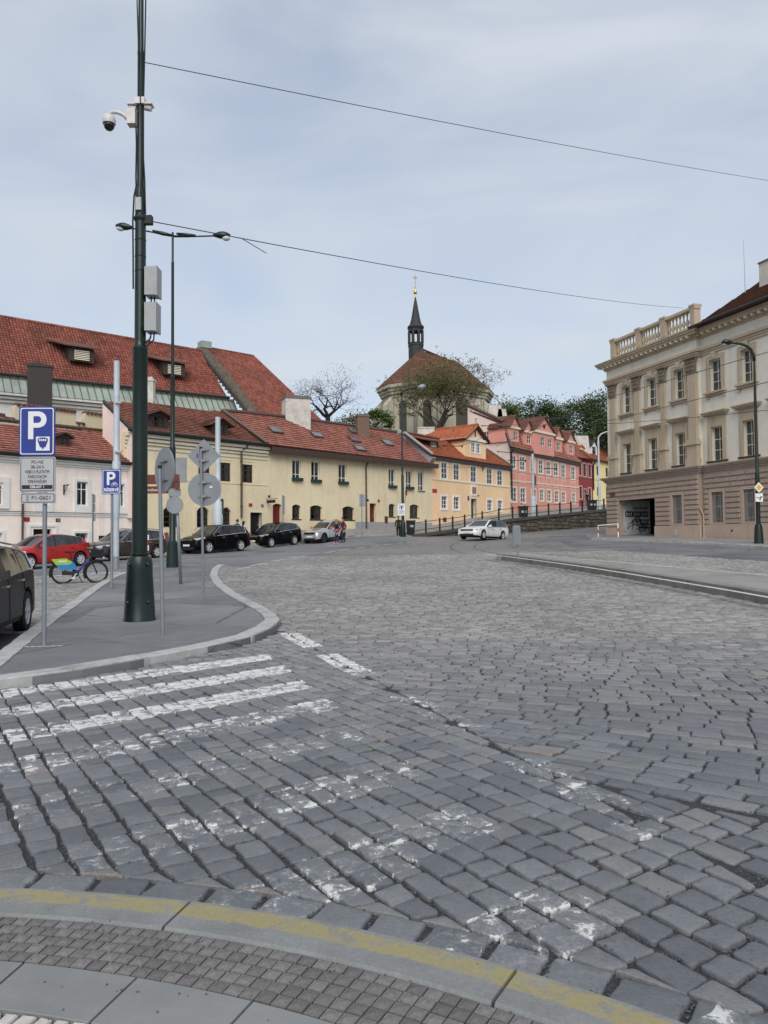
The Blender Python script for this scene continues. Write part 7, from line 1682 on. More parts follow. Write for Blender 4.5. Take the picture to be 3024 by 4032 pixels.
def rr_plate(F, s0, s1, z0, z1_, o, th, rad, mat, name, par):
    b = MB(); pts = []
    for cx2, cz2, a0 in ((s1 - rad, z0 + rad, -90), (s1 - rad, z1_ - rad, 0), (s0 + rad, z1_ - rad, 90), (s0 + rad, z0 + rad, 180)):
        for k in range(4): a = R(a0 + 30 * k); pts.append(F.P(cx2 + rad * math.cos(a), cz2 + rad * math.sin(a), o))
    b.prism(pts, F.n * th); return b.build(name, mat, par)
def disc(F, s, z, r_, o, th, mat, name, par, n=28):
    b = MB(); pts = [F.P(s + r_ * math.cos(2 * math.pi * k / n), z + r_ * math.sin(2 * math.pi * k / n), o) for k in range(n)]; b.prism(pts, F.n * th); return b.build(name, mat, par)
def clamps(F, s, zs_, w_, o, par):
    b = MB()
    for z in zs_: b.fbox(F, s - w_, s + w_, z - .018, z + .018, o, o + .03); b.fbox(F, s - .05, s + .05, z - .03, z + .03, o + .03, o + .08)
    return b.build('sign_clamp', 'sign_back', par)
# --- parking sign with three plates
P = on_pave(zv(95, 1396)); F = front(P, .03); rt = root('parking_sign', P, 'blue parking sign with ticket symbol above two white text plates', 'sign')
dd_ = P.y; post(rt, P, zat(150, 1640, dd_), .032); o_ = .04
def bx(X0, Y0, X1, Y1): s0, z1_ = F.at(z1(X0, Y0), o_); s1, z0 = F.at(z1(X1, Y1), o_); return s0, s1, z0, z1_
s0, s1, z0, z1_ = bx(162, 834, 452, 1232); pl = rr_plate(F, s0, s1, z0, z1_, o_, .02, .035, 'sign_blue', 'plate', rt); rr_plate(F, s0 + .018, s1 - .018, z0 + .018, z1_ - .018, o_ + .02, .002, .03, 'sign_white', 'plate_border', pl); rr_plate(F, s0 + .032, s1 - .032, z0 + .032, z1_ - .032, o_ + .022, .002, .025, 'sign_blue', 'plate_field', pl)
H_ = z1_ - z0; Wp = s1 - s0; text_part('lettering', 'P', H_ * .79, F, s0 + Wp * .48, z0 + H_ * .585, o_ + .026, 'sign_white', pl, bold=.010)
k0, k1, k2, k3 = s0 + Wp * .48, s0 + Wp * .86, z0 + H_ * .1, z0 + H_ * .385; rr_plate(F, k0, k1, k2, k3, o_ + .026, .002, .006, 'sign_white', 'ticket_field', pl)
m0, mw, mh = (k0 + k1) / 2, (k1 - k0), (k3 - k2); b = MB(); b.prism([F.P(m0 + x * mw, k2 + y * mh, o_ + .029) for x, y in ((-.07, .14), (.07, .14), (.07, .24), (.2, .24), (.38, .72), (.36, .86), (.2, .93), (0, .95), (-.2, .93), (-.36, .86), (-.38, .72), (-.2, .24), (-.07, .24))], F.n * .002); b.build('ticket_symbol', 'sign_blue', pl)
b = MB()
for k in range(4): b.prism([F.P(m0 + (x + (k - 1.5) * .145) * mw, k2 + y * mh, o_ + .032) for x, y in ((-.05, .68), (.05, .68), (.05, .83), (-.05, .83))], F.n * .002)
b.build('ticket_dial', 'sign_white', pl)
def text_plate(X0, Y0, X1, Y1): 
    s0, s1, z0, z1_ = bx(X0, Y0, X1, Y1); p = rr_plate(F, s0, s1, z0, z1_, o_, .02, .03, 'sign_grey', 'plate', rt); rr_plate(F, s0 + .014, s1 - .014, z0 + .014, z1_ - .014, o_ + .02, .002, .024, 'sign_black', 'plate_border', p); rr_plate(F, s0 + .024, s1 - .024, z0 + .024, z1_ - .024, o_ + .022, .002, .018, 'sign_grey', 'plate_field', p); return p, s0, s1, z0, z1_
p, s0, s1, z0, z1_ = text_plate(166, 1243, 455, 1530); hh = z1_ - z0; sm = (s0 + s1) / 2
for i, t in enumerate(('PO–NE', '08–24 h', 'NEBO S PLATNÝM', 'PARKOVACÍM', 'OPRÁVNĚNÍM')): text_part('lettering', t, hh * .13, F, sm, z1_ - hh * (.155 + i * .138), o_ + .026, 'sign_black', p, bold=.0, fit=(.38, .42, .78, .6, .6)[i] * (s1 - s0) * .86)
rr_plate(F, s0 + .035, s1 - .035, z0 + hh * .09, z0 + hh * .2, o_ + .024, .002, .002, plain('sign_maroon', (.035, .012, .012), .5), 'zone_band', p); text_part('lettering', 'OBLAST 1', hh * .1, F, sm, z0 + hh * .145, o_ + .028, 'sign_white', p, bold=.001, fit=.2)
p, s0, s1, z0, z1_ = text_plate(173, 1536, 457, 1622); text_part('lettering', 'P1-0601', (z1_ - z0) * .55, F, s0 + (s1 - s0) * .6, (z0 + z1_) / 2, o_ + .026, 'sign_black', p, bold=.0, fit=.27)
kx = s0 + (s1 - s0) * .2; rr_plate(F, kx - .018, kx + .018, z0 + .035, z1_ - .035, o_ + .025, .002, .004, 'sign_back', 'phone_symbol', p)
b = MB()
for k in range(7): x = P.x - .35 + k * .09; b.box(x, x + .075, P.y - .06 + .012 * k - .03, P.y - .02 + .012 * k - .03, P.z + .002, P.z + .006)
b.build('paint_splash', 'road_paint', rt)
# --- round sign seen from behind, turned away
def back_sign(name, base_px, top_px, label, shapes, mat='pole_grey', r_=.03, ang=0.0):
    P = on_pave(base_px); t_ = W(top_px, P.y); rt = root(name, P, label, 'sign'); post(rt, P, t_.z, r_, mat, Vector((t_.x, P.y, t_.z))); F = Fac((P.x, P.y), e=(math.cos(ang), math.sin(ang)))
    for kind, c_px, size in shapes:
        c = W(c_px, P.y); s = (c.x - P.x + .08 * F.n.x) / F.e.x; m_ = size * P.y / FPX
        if kind == 'disc': o = disc(F, s, c.z, m_, -.08, .02, 'sign_back', 'plate', rt); clamps(F, s, (c.z - m_ * .42, c.z + m_ * .42), m_ * .36, -.06, o)
        elif kind == 'diamond':
            b = MB(); b.prism([F.P(s + m_, c.z, -.08), F.P(s, c.z + m_, -.08), F.P(s - m_, c.z, -.08), F.P(s, c.z - m_, -.08)], F.n * .02); o = b.build('plate', 'sign_back', rt); clamps(F, s, (c.z - m_ * .3, c.z + m_ * .35), m_ * .3, -.06, o); rr_plate(F, s - m_ * .42, s - m_ * .34, c.z - .05, c.z + .05, -.06, .003, .004, 'sign_blue', 'sticker', o)
        else:
            hw2 = kind[0] * P.y / FPX; hh2 = kind[1] * P.y / FPX; o = rr_plate(F, s - hw2, s + hw2, c.z - hh2, c.z + hh2, -.08, .02, .04, 'sign_back', 'plate', rt); clamps(F, s, (c.z - hh2 * .6, c.z, c.z + hh2 * .6), hw2 * .5, -.06, o)
    return rt, P, F
back_sign('road_sign', zv(352, 1372), zv(345, 1008), 'back of a round sign turned sideways on a grey post', [('disc', z1(1330, 1345), 90)], ang=R(-50))
rt, P, F = back_sign('road_sign', zv(440, 1303), z3(215, 622), 'back of a diamond sign above a round sign on one grey post', [('diamond', z3(237, 695), 66), ('disc', z3(243, 1010), 66)])
rr_plate(F, .12, .19, zat(820, 1917, P.y) - .02, zat(820, 1917, P.y) + .02, -.058, .003, .003, 'sign_white', 'sticker', rt)
# --- bicycle parking sign
P = on_pave(z2(912, 868)); F = front(P, .02); rt = root('bicycle_parking_sign', P, 'blue sign with P, a bicycle symbol and the word RÉSERVÉ', 'sign'); post(rt, P, F.Z(z1(905, 1345)), .035)
s0, z1_ = F.at(z1(834, 1343), .04); s1, z0 = F.at(z1(990, 1547), .04); pl = rr_plate(F, s0, s1, z0, z1_, .04, .02, .04, 'sign_blue', 'plate', rt); rr_plate(F, s0 + .022, s1 - .022, z0 + .022, z1_ - .022, .06, .002, .035, 'sign_white', 'plate_border', pl); rr_plate(F, s0 + .04, s1 - .04, z0 + .04, z1_ - .04, .062, .002, .03, 'sign_blue', 'plate_field', pl)
H_, Wp = z1_ - z0, s1 - s0; text_part('lettering', 'P', H_ * .72, F, s0 + Wp * .46, z0 + H_ * .6, .066, 'sign_white', pl, bold=.01); text_part('lettering', 'RÉSERVÉ', H_ * .17, F, s0 + Wp * .5, z0 + H_ * .17, .066, 'sign_white', pl, bold=.004, fit=Wp * .76)
b = MB(); cs = [(.56, .38), (.75, .38)]; rr_ = Wp * .075
for a, c in cs: ce = (s0 + Wp * a, z0 + H_ * c); b.tube([F.P(ce[0] + rr_ * math.cos(k * .5236), ce[1] + rr_ * math.sin(k * .5236), .067) for k in range(13)], .006, 4)
for p, q in (((.56, .38), (.61, .45)), ((.61, .45), (.71, .45)), ((.71, .45), (.64, .38)), ((.64, .38), (.56, .38)), ((.61, .45), (.64, .38)), ((.71, .46), (.75, .38)), ((.59, .47), (.63, .47)), ((.69, .48), (.74, .48))): b.tube([F.P(s0 + Wp * p[0], z0 + H_ * p[1], .067), F.P(s0 + Wp * q[0], z0 + H_ * q[1], .067)], .006, 4)
b.build('bicycle_symbol', 'sign_white', pl)
# --- poles
def pole(name, P, prof, label, mat, cat='pole', n=20, lean=None):
    rt = root(name, P, label, cat); b = MB(); b.lathe([(r_, z - P.z) for r_, z in prof], tuple(P), n); b.build('shaft', mat, rt, smooth=True, angle=30); return rt
P = on_pave(zv(301.5, 1340)); d = P.y; Zs = lambda y: zat(549, y, d); Z2 = lambda Y: Zs(z2(0, Y)[1]); Z1 = lambda Y: Zs(z1(0, Y)[1]); Z8 = lambda Y: Zs(.4972 * Y); u_ = d / FPX
big = pole('tram_pole', P, [(.302, P.z - .05), (.302, P.z + .01), (.288, P.z + .04), (.262, Z2(900)), (.24, Z2(760)), (.235, Z2(690)), (.222, Z2(630)), (.19, Z2(604)), (.155, Z2(596)), (.16, Z2(592)), (.163, Z2(584)), (.16, Z2(574)), (.142, Z2(572)), (.139, Z1(1200)), (.137, Z1(372)), (.142, Z1(366)), (.142, Z1(350)), (.128, Z1(340)), (.112, Z1(325)), (.106, Z1(300)), (.100, Z8(1660)), (.096, Z8(1525)), (.09, Z8(1512)), (.066, Z8(1480)), (.064, Z8(800)), (.062, Z8(440)), (.066, Z8(436)), (.066, Z8(410)), (.052, Z8(404)), (.047, Z8(-400)), (.047, Z8(-500))], 'tall dark green tram pole with cables standing on the refuge', 'pole_green', n=28)
b = MB()
for a in (-.6, .9, 2.4, 4.0):
    for z in (P.z + .35, P.z + 1.05): ca, sa = math.cos(a - 1.57), math.sin(a - 1.57); r_ = .27 if z < P.z + .5 else .245; b.lathe([(.02, -.03), (.035, 0), (.02, .03)], (P.x + ca * r_, P.y + sa * r_, z), 8)
b.build('lug', 'pole_green', big)
def cable_on(pts, r_=.012, name='cable'):
    b = MB(); b.tube([(P.x + (X - 393) * .4972 * u_, d - dd2, Z8(Y)) for X, Y, dd2 in pts], r_, 6); return b.build(name, 'cable', big)
cable_on([(372, 0, .09), (384, 330, .1), (388, 560, .1), (402, 780, .1), (410, 1000, .11), (412, 1400, .12), (408, 1620, .13)]); cable_on([(433, -100, .0), (424, 400, .0), (416, 900, .02), (418, 1250, .02), (430, 1450, .02), (434, 1560, .04), (440, 1700, .05)], .014); cable_on([(358, 1010, .02), (362, 1150, .02), (358, 1400, .02), (360, 1480, .02), (348, 1560, .05), (342, 1760, .08), (348, 2000, .1), (350, 2300, .1)], .016)
b = MB(); dz = d - .12; b.tube([W(z1(1190, -20), dz), W(z1(1175, 140), dz), W(z1(1150, 200), dz), W(z1(1160, 290), dz), W(z1(1215, 315), dz), W(z1(1235, 230), dz)], .012, 6); b.build('cable', 'cable', big)
for Y in (1735, 1905, 2035, 2150): b = MB(); b.lathe([(.103, -.012), (.11, 0), (.103, .012)], (P.x, P.y, Z8(Y)), 16); b.build('strap', 'cable', big)
b = MB(); b.lathe([(.11, -.05), (.13, 0), (.11, .05)], (P.x, P.y, Z8(1735)), 14); c = Vector((P.x + 62 * .4972 * u_, d, Z8(1745))); b.box(c.x - .06, c.x + .08, c.y - .06, c.y + .06, c.z - .08, c.z + .08); b.build('wire_bracket', 'cable', big)
b = MB(); c = Vector((P.x, d - .14, Z8(1635))); b.box(c.x - .05, c.x + .05, c.y, c.y + .05, c.z - .12, c.z + .12); b.build('junction_plate', 'sign_grey', big)
for i, (Y0, Y1) in enumerate(((2115, 2335), (0, 0))):
    pass
for X0, Y0, X1, Y1, zf, lab in ((575, 1060, 625, 1170, None, 'upper grey equipment box strapped to the tall green pole'), (575, 1200, 622, 1310, None, 'lower grey equipment box strapped to the tall green pole')):
    a, c = [Vector((P.x + (X - 549) * u_, d, zat(549, Y, d))) for X, Y in ((X0, Y0), (X1, Y1))]; rt = root('equipment_box', (a.x, a.y, c.z), lab, 'box', 'equipment boxes on the tram pole'); b = MB(); b.box(a.x, c.x - .03, d - .16, d + .14, c.z, a.z); b.build('case', 'box_grey', rt); b = MB(); b.box(c.x - .03, c.x, d - .17, d + .15, c.z - .01, a.z + .01); b.build('lid', 'box_grey', rt)
    b = MB(); 
    for z in (a.z - .08, c.z + .08): b.box(a.x - .12, a.x, d - .03, d + .03, z - .025, z + .025)
    b.build('bracket', 'cable', rt); b = MB(); m_ = (a.x + c.x) / 2; b.tube([(m_ - .03, d, c.z + .02), (m_ - .04, d, c.z - .1), (m_ - .12, d - .02, c.z - .2), (m_ - .22, d - .05, c.z - .14)], .014, 6); b.tube([(m_ + .03, d, c.z + .02), (m_ + .02, d, c.z - .14), (m_ - .1, d - .02, c.z - .26), (m_ - .24, d - .05, c.z - .2)], .014, 6); b.build('cable', 'cable', rt)
# cameras
PB = P.copy(); ZB8 = lambda Y: zat(549, .4972 * Y, PB.y)
q8 = lambda X, Y: Vector((PB.x + (X - 393) * .4972 * PB.y / FPX, PB.y, ZB8(Y)))
c = q8(138, 960); rt = root('dome_camera', q8(330, 940), 'white dome security camera on a curved arm', 'camera'); b = MB(); rD = 52 * .4972 * u_; zt = q8(138, 905).z
b.lathe([(rD * .35, 0), (rD * .8, -rD * .25), (rD * .98, -rD * .7), (rD, -rD * 1.15), (rD * .97, -rD * 1.5)], (c.x, c.y, zt), 20); b.build('housing', 'camera_white', rt, smooth=True, angle=50); b = MB(); b.lathe([(rD * .86, -rD * 1.5), (rD * .86, -rD * 1.7), (rD * .74, -rD * 2.1), (rD * .45, -rD * 2.45), (rD * .08, -rD * 2.58)], (c.x, c.y, zt), 18); b.build('dome', 'dome_black', rt, smooth=True)
b = MB(); b.tube([q8(138, 912), q8(142, 895), q8(165, 886), q8(205, 888), q8(245, 902), q8(275, 925), q8(300, 950)], [.03, .032, .035, .037, .04, .045, .05], 10); b.build('arm', 'camera_white', rt, smooth=True); a, e_ = q8(295, 880), q8(362, 1000); b = MB(); b.box(a.x, e_.x, d - .12, d + .06, e_.z, a.z); b.build('wall_box', 'camera_white', rt)
rt = root('bullet_camera', q8(390, 830), 'pair of white fixed cameras clamped round the pole', 'camera'); a, e_ = q8(355, 788), q8(433, 838); b = MB(); b.box(a.x, e_.x, d - .1, d + .08, e_.z, a.z); b.build('clamp', 'camera_white', rt)
for X0, X1, sg in ((296, 366, -1), (420, 487, 1)):
    a, e_ = q8(X0, 828), q8(X1, 880); b = MB(); b.box(a.x - .01, e_.x + .01, d - .09, d + .09, a.z - .03, a.z); b.tube([q8(X0 + 8, 852), q8(X1 - 8, 862)], .055, 10); b.build('camera_body', 'camera_white', rt)
# --- double-arm lamp post behind it
P = on_pave(z2(1408, 692)); d2_ = P.y; q = lambda X, Y: W((350 + .4972 * X, .4972 * Y), d2_); Zl = lambda zf, Y: zat(686, zf(0, Y)[1], d2_); u2 = d2_ / FPX
lampp = pole('street_lamp', P, [(25 * u2, P.z - .05), (24 * u2, P.z + .05), (21.5 * u2, Zl(z2, 520)), (20 * u2, Zl(z2, 488)), (14 * u2, Zl(z2, 474)), (12.5 * u2, Zl(z2, 468)), (12 * u2, Zl(z1, 1180)), (12 * u2, Zl(z1, 1165)), (9 * u2, Zl(z1, 1150)), (8.5 * u2, Zl(z1, 600)), (9.5 * u2, Zl(z1, 590)), (6 * u2, Zl(z1, 578)), (5.5 * u2, q(678, 2085).z), (6 * u2, q(678, 2080).z), (4.4 * u2, q(678, 2070).z), (4.2 * u2, q(678, 1840).z)], 'dark green street lamp with two arms behind the tram pole', 'pole_green', 'lamp')
b = MB(); b.tube([q(678, 1870), q(620, 1862), q(500, 1838), q(340, 1808)], [.05, .05, .035, .035], 8); b.tube([q(678, 1872), q(760, 1872), q(850, 1872), q(990, 1868)], [.05, .05, .035, .035], 8)
for X0, X1, Ya, Yb in ((505, 660, 1828, 1862), (695, 845, 1850, 1864)): b.tube([q(X0, Ya), q((X0 + X1) / 2, (Ya + Yb) / 2 + 4), q(X1, Yb + 4)], [.05, .09, .06], 8)
b.build('arm', 'pole_green', lampp, smooth=True)
for X0, X1, Yc, lens in ((212, 345, 1785, (215, 290)), (985, 1120, 1862, (1050, 1122))):
    a, c = q(X0, Yc), q(X1, Yc + (18 if X0 < 500 else 0)); b = MB(); n_ = 7; b.tube([a.lerp(c, k / (n_ - 1)) for k in range(n_)], [.04, .11, .15, .16, .14, .1, .06] if X0 < 500 else [.06, .1, .14, .16, .15, .11, .04], 10); hd_ = b.build('lamp_head', 'pole_green', lampp, smooth=True)
    l0, l1 = q(lens[0] + 5, Yc + 22), q(lens[1] - 5, Yc + 26); b = MB(); b.tube([l0.lerp(l1, k / 4) for k in range(5)], [.05, .11, .12, .11, .05], 10); b.build('lens', 'lamp_lens', hd_, smooth=True)
# --- pale tram poles and other posts
P = on_pave(z2(948, 704)); d = P.y; u = d / FPX; Zg = lambda zf, Y: zat(450, zf(0, Y)[1], d)
tp = pole('tram_pole', P, [(11.3 * u, P.z - .05), (11.3 * u, Zg(z2, 600)), (11.3 * u, Zg(z1, 1750)), (16 * u, Zg(z1, 1560)), (16.2 * u, Zg(z1, 1290)), (11.9 * u, Zg(z1, 1268)), (11.6 * u, Zg(z1, 755)), (12 * u, Zg(z1, 740)), (11.4 * u, Zg(z1, 735)), (11.4 * u, Zg(z1, 460))], 'pale grey tram pole behind the bicycle sign', 'pole_pale')
b = MB(); b.lathe([(11.8 * u, 0), (11.8 * u, Zg(z2, 603) - P.z)], tuple(P), 16); b.build('painted_foot', 'sign_back', tp)
b = MB(); b.fbox(front(P), -.02, .28, Zg(z1, 1210), Zg(z1, 1195), .1, .2); b.fbox(front(P), -.02, .25, Zg(z1, 810), Zg(z1, 795), .1, .2); b.build('bracket', 'sign_grey', tp)
def tallpole(px_base, d, px_top, r0, r1, label, mat='pole_pale', name='tram_pole', cat='pole', foot=None):
    B, T = W(px_base, d), W(px_top, d); return pole(name, B, [(r0, B.z - .3), (r0, B.z + (T.z - B.z) * .3), (r0 * .95, B.z + (T.z - B.z) * .3 + .03), (r1, B.z + (T.z - B.z) * .34), (r1 * .95, T.z)], label, mat, cat, 14)
t = tallpole(z3(375, 1480), 48.0, z3(371, 338), .32, .17, 'pale tram pole in front of the arched windows'); 
b = MB(); Fq = Fac((W(z3(398, 1200), 48).x, 47.9), e=(1, 0)); s0, z1_ = Fq.at(z3(400, 1102)); s1, z0 = Fq.at(z3(427, 1240)); b.fbox(Fq, s0, s1, z0, z1_, -.05, .05); b.build('side_plate', 'gutter_dark', t)
t = tallpole(z5(886, 1190), 76.0, z5(868, 636), .3, .14, 'pale tram pole before the deep pink house', 'pole_pale')
def signpost(px_base, d, px_top, plates, label, r_=.04):
    B, T = W(px_base, d), W(px_top, d); rt = root('road_sign', B, label, 'sign'); post(rt, Vector((B.x, B.y, B.z - .2)), T.z, r_); F = Fac((B.x, B.y), e=(1, 0))
    for zf, X0, Y0, X1, Y1, m_ in plates:
        s0, z1_ = F.at(zf(X0, Y0)); s1, z0 = F.at(zf(X1, Y1)); rr_plate(F, s0, s1, z0, z1_, .05 if m_ != 'sign_back' else -.07, .02, min(.05, (s1 - s0) * .2), m_, 'plate', rt)
    return rt
signpost(z2(756, 545), 40.5, z2(762, 98), [(z2, 750, 100, 776, 168, 'sign_back'), (z2, 750, 172, 775, 240, 'sign_back'), (z2, 752, 246, 776, 315, 'sign_back')], 'edge-on sign post before the barred window of the pink house')
signpost(z3(982, 1420), 54.5, z3(985, 1070), [(z3, 972, 1072, 1000, 1250, 'sign_back')], 'sign post with a tall narrow plate by the red door')
signpost(z4(297, 1417), 60.0, z4(297, 1060), [(z4, 271, 1058, 331, 1172, 'sign_back')], 'post with a grey square sign back by the second red door')
# leaning post with signs beside the lamp
B = on_pave(z2(1478, 828)); T = W((704, 1700), B.y + .3); rt = root('direction_sign', B, 'leaning grey post with brown direction arrows and sign backs', 'sign'); b = MB(); b.tube([B - Vector((0, 0, .1)), Vector((T.x, B.y, zat(700, 1900, B.y)))], .045, 10); b.build('post', 'pole_grey', rt, smooth=True); Fq = Fac((B.x, B.y), e=(1, 0))
def sq(x0, y0, x1, y1, m_, o, nm='plate', rad=.03): s0, z1_ = Fq.at((x0, y0)); s1, z0 = Fq.at((x1, y1)); return rr_plate(Fq, s0, s1, z0, z1_, o, .02, rad, m_, nm, rt), (s0 + s1) / 2, (z0 + z1_) / 2, z1_ - z0
sq(697, 1804, 741, 1902, 'sign_back', .15); sq(668, 1925, 716, 1955, 'sign_back', .1)
s_, z_ = Fq.at((692, 1989)); disc(Fq, s_, z_, 34 * B.y / FPX, .1, .02, 'sign_back', 'plate', rt)
p, s_, z_, hh = sq(691, 1870, 712, 1900, 'sign_brown', .18); p, s_, z_, hh = sq(692, 1898, 715, 1925, 'sign_brown', .18)
p, s_, z_, hh = sq(570, 1914, 680, 1942, 'sign_brown', -.12); text_part('lettering', 'Strahovský klášter', hh * .6, Fq, s_, z_, -.096, 'sign_white', p, fit=.8); b = MB(); s0, z1_ = Fq.at((566, 1868)); s1, z0 = Fq.at((660, 1905)); b.fbox(Fq, s0, s1, z0, z1_, -.14, -.12); b.build('plate', 'sign_brown', rt)
# red and white marker post
c = on_pave(z2(1211, 640)); b = MB(); rt = root('marker_post', c, 'thin red and white marker post half hidden by the tram pole', 'post')
for k in range(5): b = MB(); b.lathe([(.035, 0), (.035, .26)], (c.x, c.y, c.z + .26 * k), 10); b.build('band', 'sign_white' if k % 2 == 0 else 'sign_red', rt)
# --- lamp with pedestrian plate by the railing
B = W(z4(680, 1450), 60.5); d = 60.5; q = lambda X, Y: W(z4(X, Y), d); u = .42194 * d / FPX
lp = pole('street_lamp', B, [(27 * u, B.z - .4), (26 * u, B.z + .2), (22 * u, q(680, 1325).z), (17 * u, q(680, 1308).z), (13 * u, q(680, 1290).z), (13 * u, q(670, 885).z), (9 * u, q(670, 870).z), (8.5 * u, q(664, 245).z), (6 * u, q(664, 235).z), (5.5 * u, q(662, 130).z)], 'dark street lamp with a pedestrian zone plate at the foot of the railing', 'pole_green', 'lamp', 14)
b = MB(); b.tube([q(662, 132), q(670, 105), q(700, 80), q(760, 66), q(820, 60)], [.11, .09, .08, .07, .06], 8); b.build('arm', 'pole_green', lp, smooth=True); b = MB(); b.tube([q(815, 60), q(840, 58), q(870, 52), q(893, 45)], [.08, .2, .22, .05], 8); b.build('lamp_head', 'sign_back', lp, smooth=True)
Fq = Fac((B.x, B.y - .3), e=(1, .0)); s0, z1_ = Fq.at(z4(625, 1142)); s1, z0 = Fq.at(z4(703, 1258)); pl = rr_plate(Fq, s0, s1, z0, z1_, 0, .03, .06, 'sign_grey', 'zone_plate', lp); rr_plate(Fq, s0 + .04, s1 - .04, z0 + .04, z1_ - .04, .03, .004, .05, 'sign_white', 'plate_field', pl)
disc(Fq, (s0 + s1) / 2, z0 + (z1_ - z0) * .64, (s1 - s0) * .25, .034, .006, 'sign_blue', 'pedestrian_disc', pl); b = MB(); sm, zc = (s0 + s1) / 2, z0 + (z1_ - z0) * .64
for dx_, hh in ((-.07, .2), (.08, .15)): b.fbox(Fq, sm + dx_ - .035, sm + dx_ + .035, zc - .16, zc - .16 + hh, .04, .046); b.lathe([(.01, -.03), (.035, 0), (.01, .03)], Fq.P(sm + dx_, zc - .11 + hh, .043), 8)
b.build('pedestrian_symbol', 'sign_white', pl); b = MB()
for dx_ in (-.12, .12): b.tube([Fq.P(sm + dx_ + .1 * math.cos(k * .7854), z0 + .24 + .1 * math.sin(k * .7854), .042) for k in range(9)], .014, 4)
b.tube([Fq.P(sm - .12, z0 + .24, .042), Fq.P(sm - .03, z0 + .4, .042), Fq.P(sm + .08, z0 + .38, .042), Fq.P(sm + .12, z0 + .24, .042)], .014, 4); b.build('bicycle_symbol', 'sign_back', pl); b = MB(); b.fbox(Fq, s0 + .06, s1 - .06, z0 + (z1_ - z0) * .4, z0 + (z1_ - z0) * .4 + .02, .035, .04); b.build('divider', 'sign_back', pl); text_part('lettering', 'PĚŠÍ ZÓNA', .12, Fq, sm, z1_ - .16, .04, 'sign_back', pl)
b = MB(); b.tube([q(690, 1200), q(700, 1110), q(712, 1040)], .02, 6); e_ = q(708, 1045); b.box(e_.x - .07, e_.x + .1, e_.y - .02, e_.y + .02, e_.z - .2, e_.z + .22); b.build('side_sign', 'maroon', lp)
# kerbed nose of the upper street at its foot
nose = [W(z4(*p), dd3) for p, dd3 in (((590, 1482), 58.8), ((700, 1496), 58.4), ((805, 1482), 59.5), ((735, 1432), 62.5), ((640, 1412), 63.5))]; b = MB(); n = len(nose); pk = W(z4(680, 1448), 60.8); b.add([(p.x, p.y, p.z - .35) for p in nose] + [tuple(p) for p in nose] + [tuple(pk)], [(i, (i + 1) % n, n + (i + 1) % n, n + i) for i in range(n)] + [(n + i, n + (i + 1) % n, 2 * n) for i in range(n)]); tag(b.build('kerb_island', 'footway'), 'paved kerbed nose around the lamp foot', kind='structure')
def bin_(px, d, w_, hgt, label, group='litter bins along the railing'):
    B = W(px, d); rt = root('litter_bin', B, label, 'bin', group); b = MB(); b.hexa([(B.x - w_ * .42, B.y - w_ * .42, B.z - .1), (B.x + w_ * .42, B.y - w_ * .42, B.z - .1), (B.x + w_ * .42, B.y + w_ * .42, B.z - .1), (B.x - w_ * .42, B.y + w_ * .42, B.z - .1), (B.x - w_ * .5, B.y - w_ * .5, B.z + hgt), (B.x + w_ * .5, B.y - w_ * .5, B.z + hgt), (B.x + w_ * .5, B.y + w_ * .5, B.z + hgt), (B.x - w_ * .5, B.y + w_ * .5, B.z + hgt)]); b.build('body', 'bin_black', rt)
    b = MB(); b.box(B.x - w_ * .55, B.x + w_ * .55, B.y - w_ * .55, B.y + w_ * .55, B.z + hgt, B.z + hgt + .1); b.build('lid', 'bin_black', rt); b = MB(); b.box(B.x - w_ * .3, B.x + w_ * .3, B.y - w_ * .52, B.y - w_ * .45, B.z + hgt * .5, B.z + hgt * .7); b.build('label_plate', 'sign_grey', rt)
bin_(z4(752, 1418), 62.8, .72, .92, 'black litter bin beside the lamp foot'); bin_(z5(797, 1202), 74.5, .85, 1.15, 'black bin behind the railing before the deep pink house'); bin_(z5(1395, 1126), 83.5, .9, 1.0, 'black bin behind the railing near the white lamp')
# --- white lamp at the top of the wall
B = W(z5(1462, 1118), 85); q = lambda X, Y: W(z5(X, Y), 85); lp = pole('street_lamp', B, [(.17, B.z - .4), (.16, q(1455, 880).z), (.12, q(1455, 870).z), (.1, q(1445, 520).z)], 'white curved street lamp at the top of the retaining wall', 'pole_pale', 'lamp', 12)
b = MB(); b.tube([q(1458, 700), q(1448, 540), q(1452, 490), q(1475, 462), q(1515, 445), q(1550, 438)], [.1, .095, .09, .08, .07, .06], 8); b.tube([q(1540, 440), q(1552, 436), q(1568, 430)], [.1, .2, .06], 8); b.build('arm', 'pole_pale', lp, smooth=True)
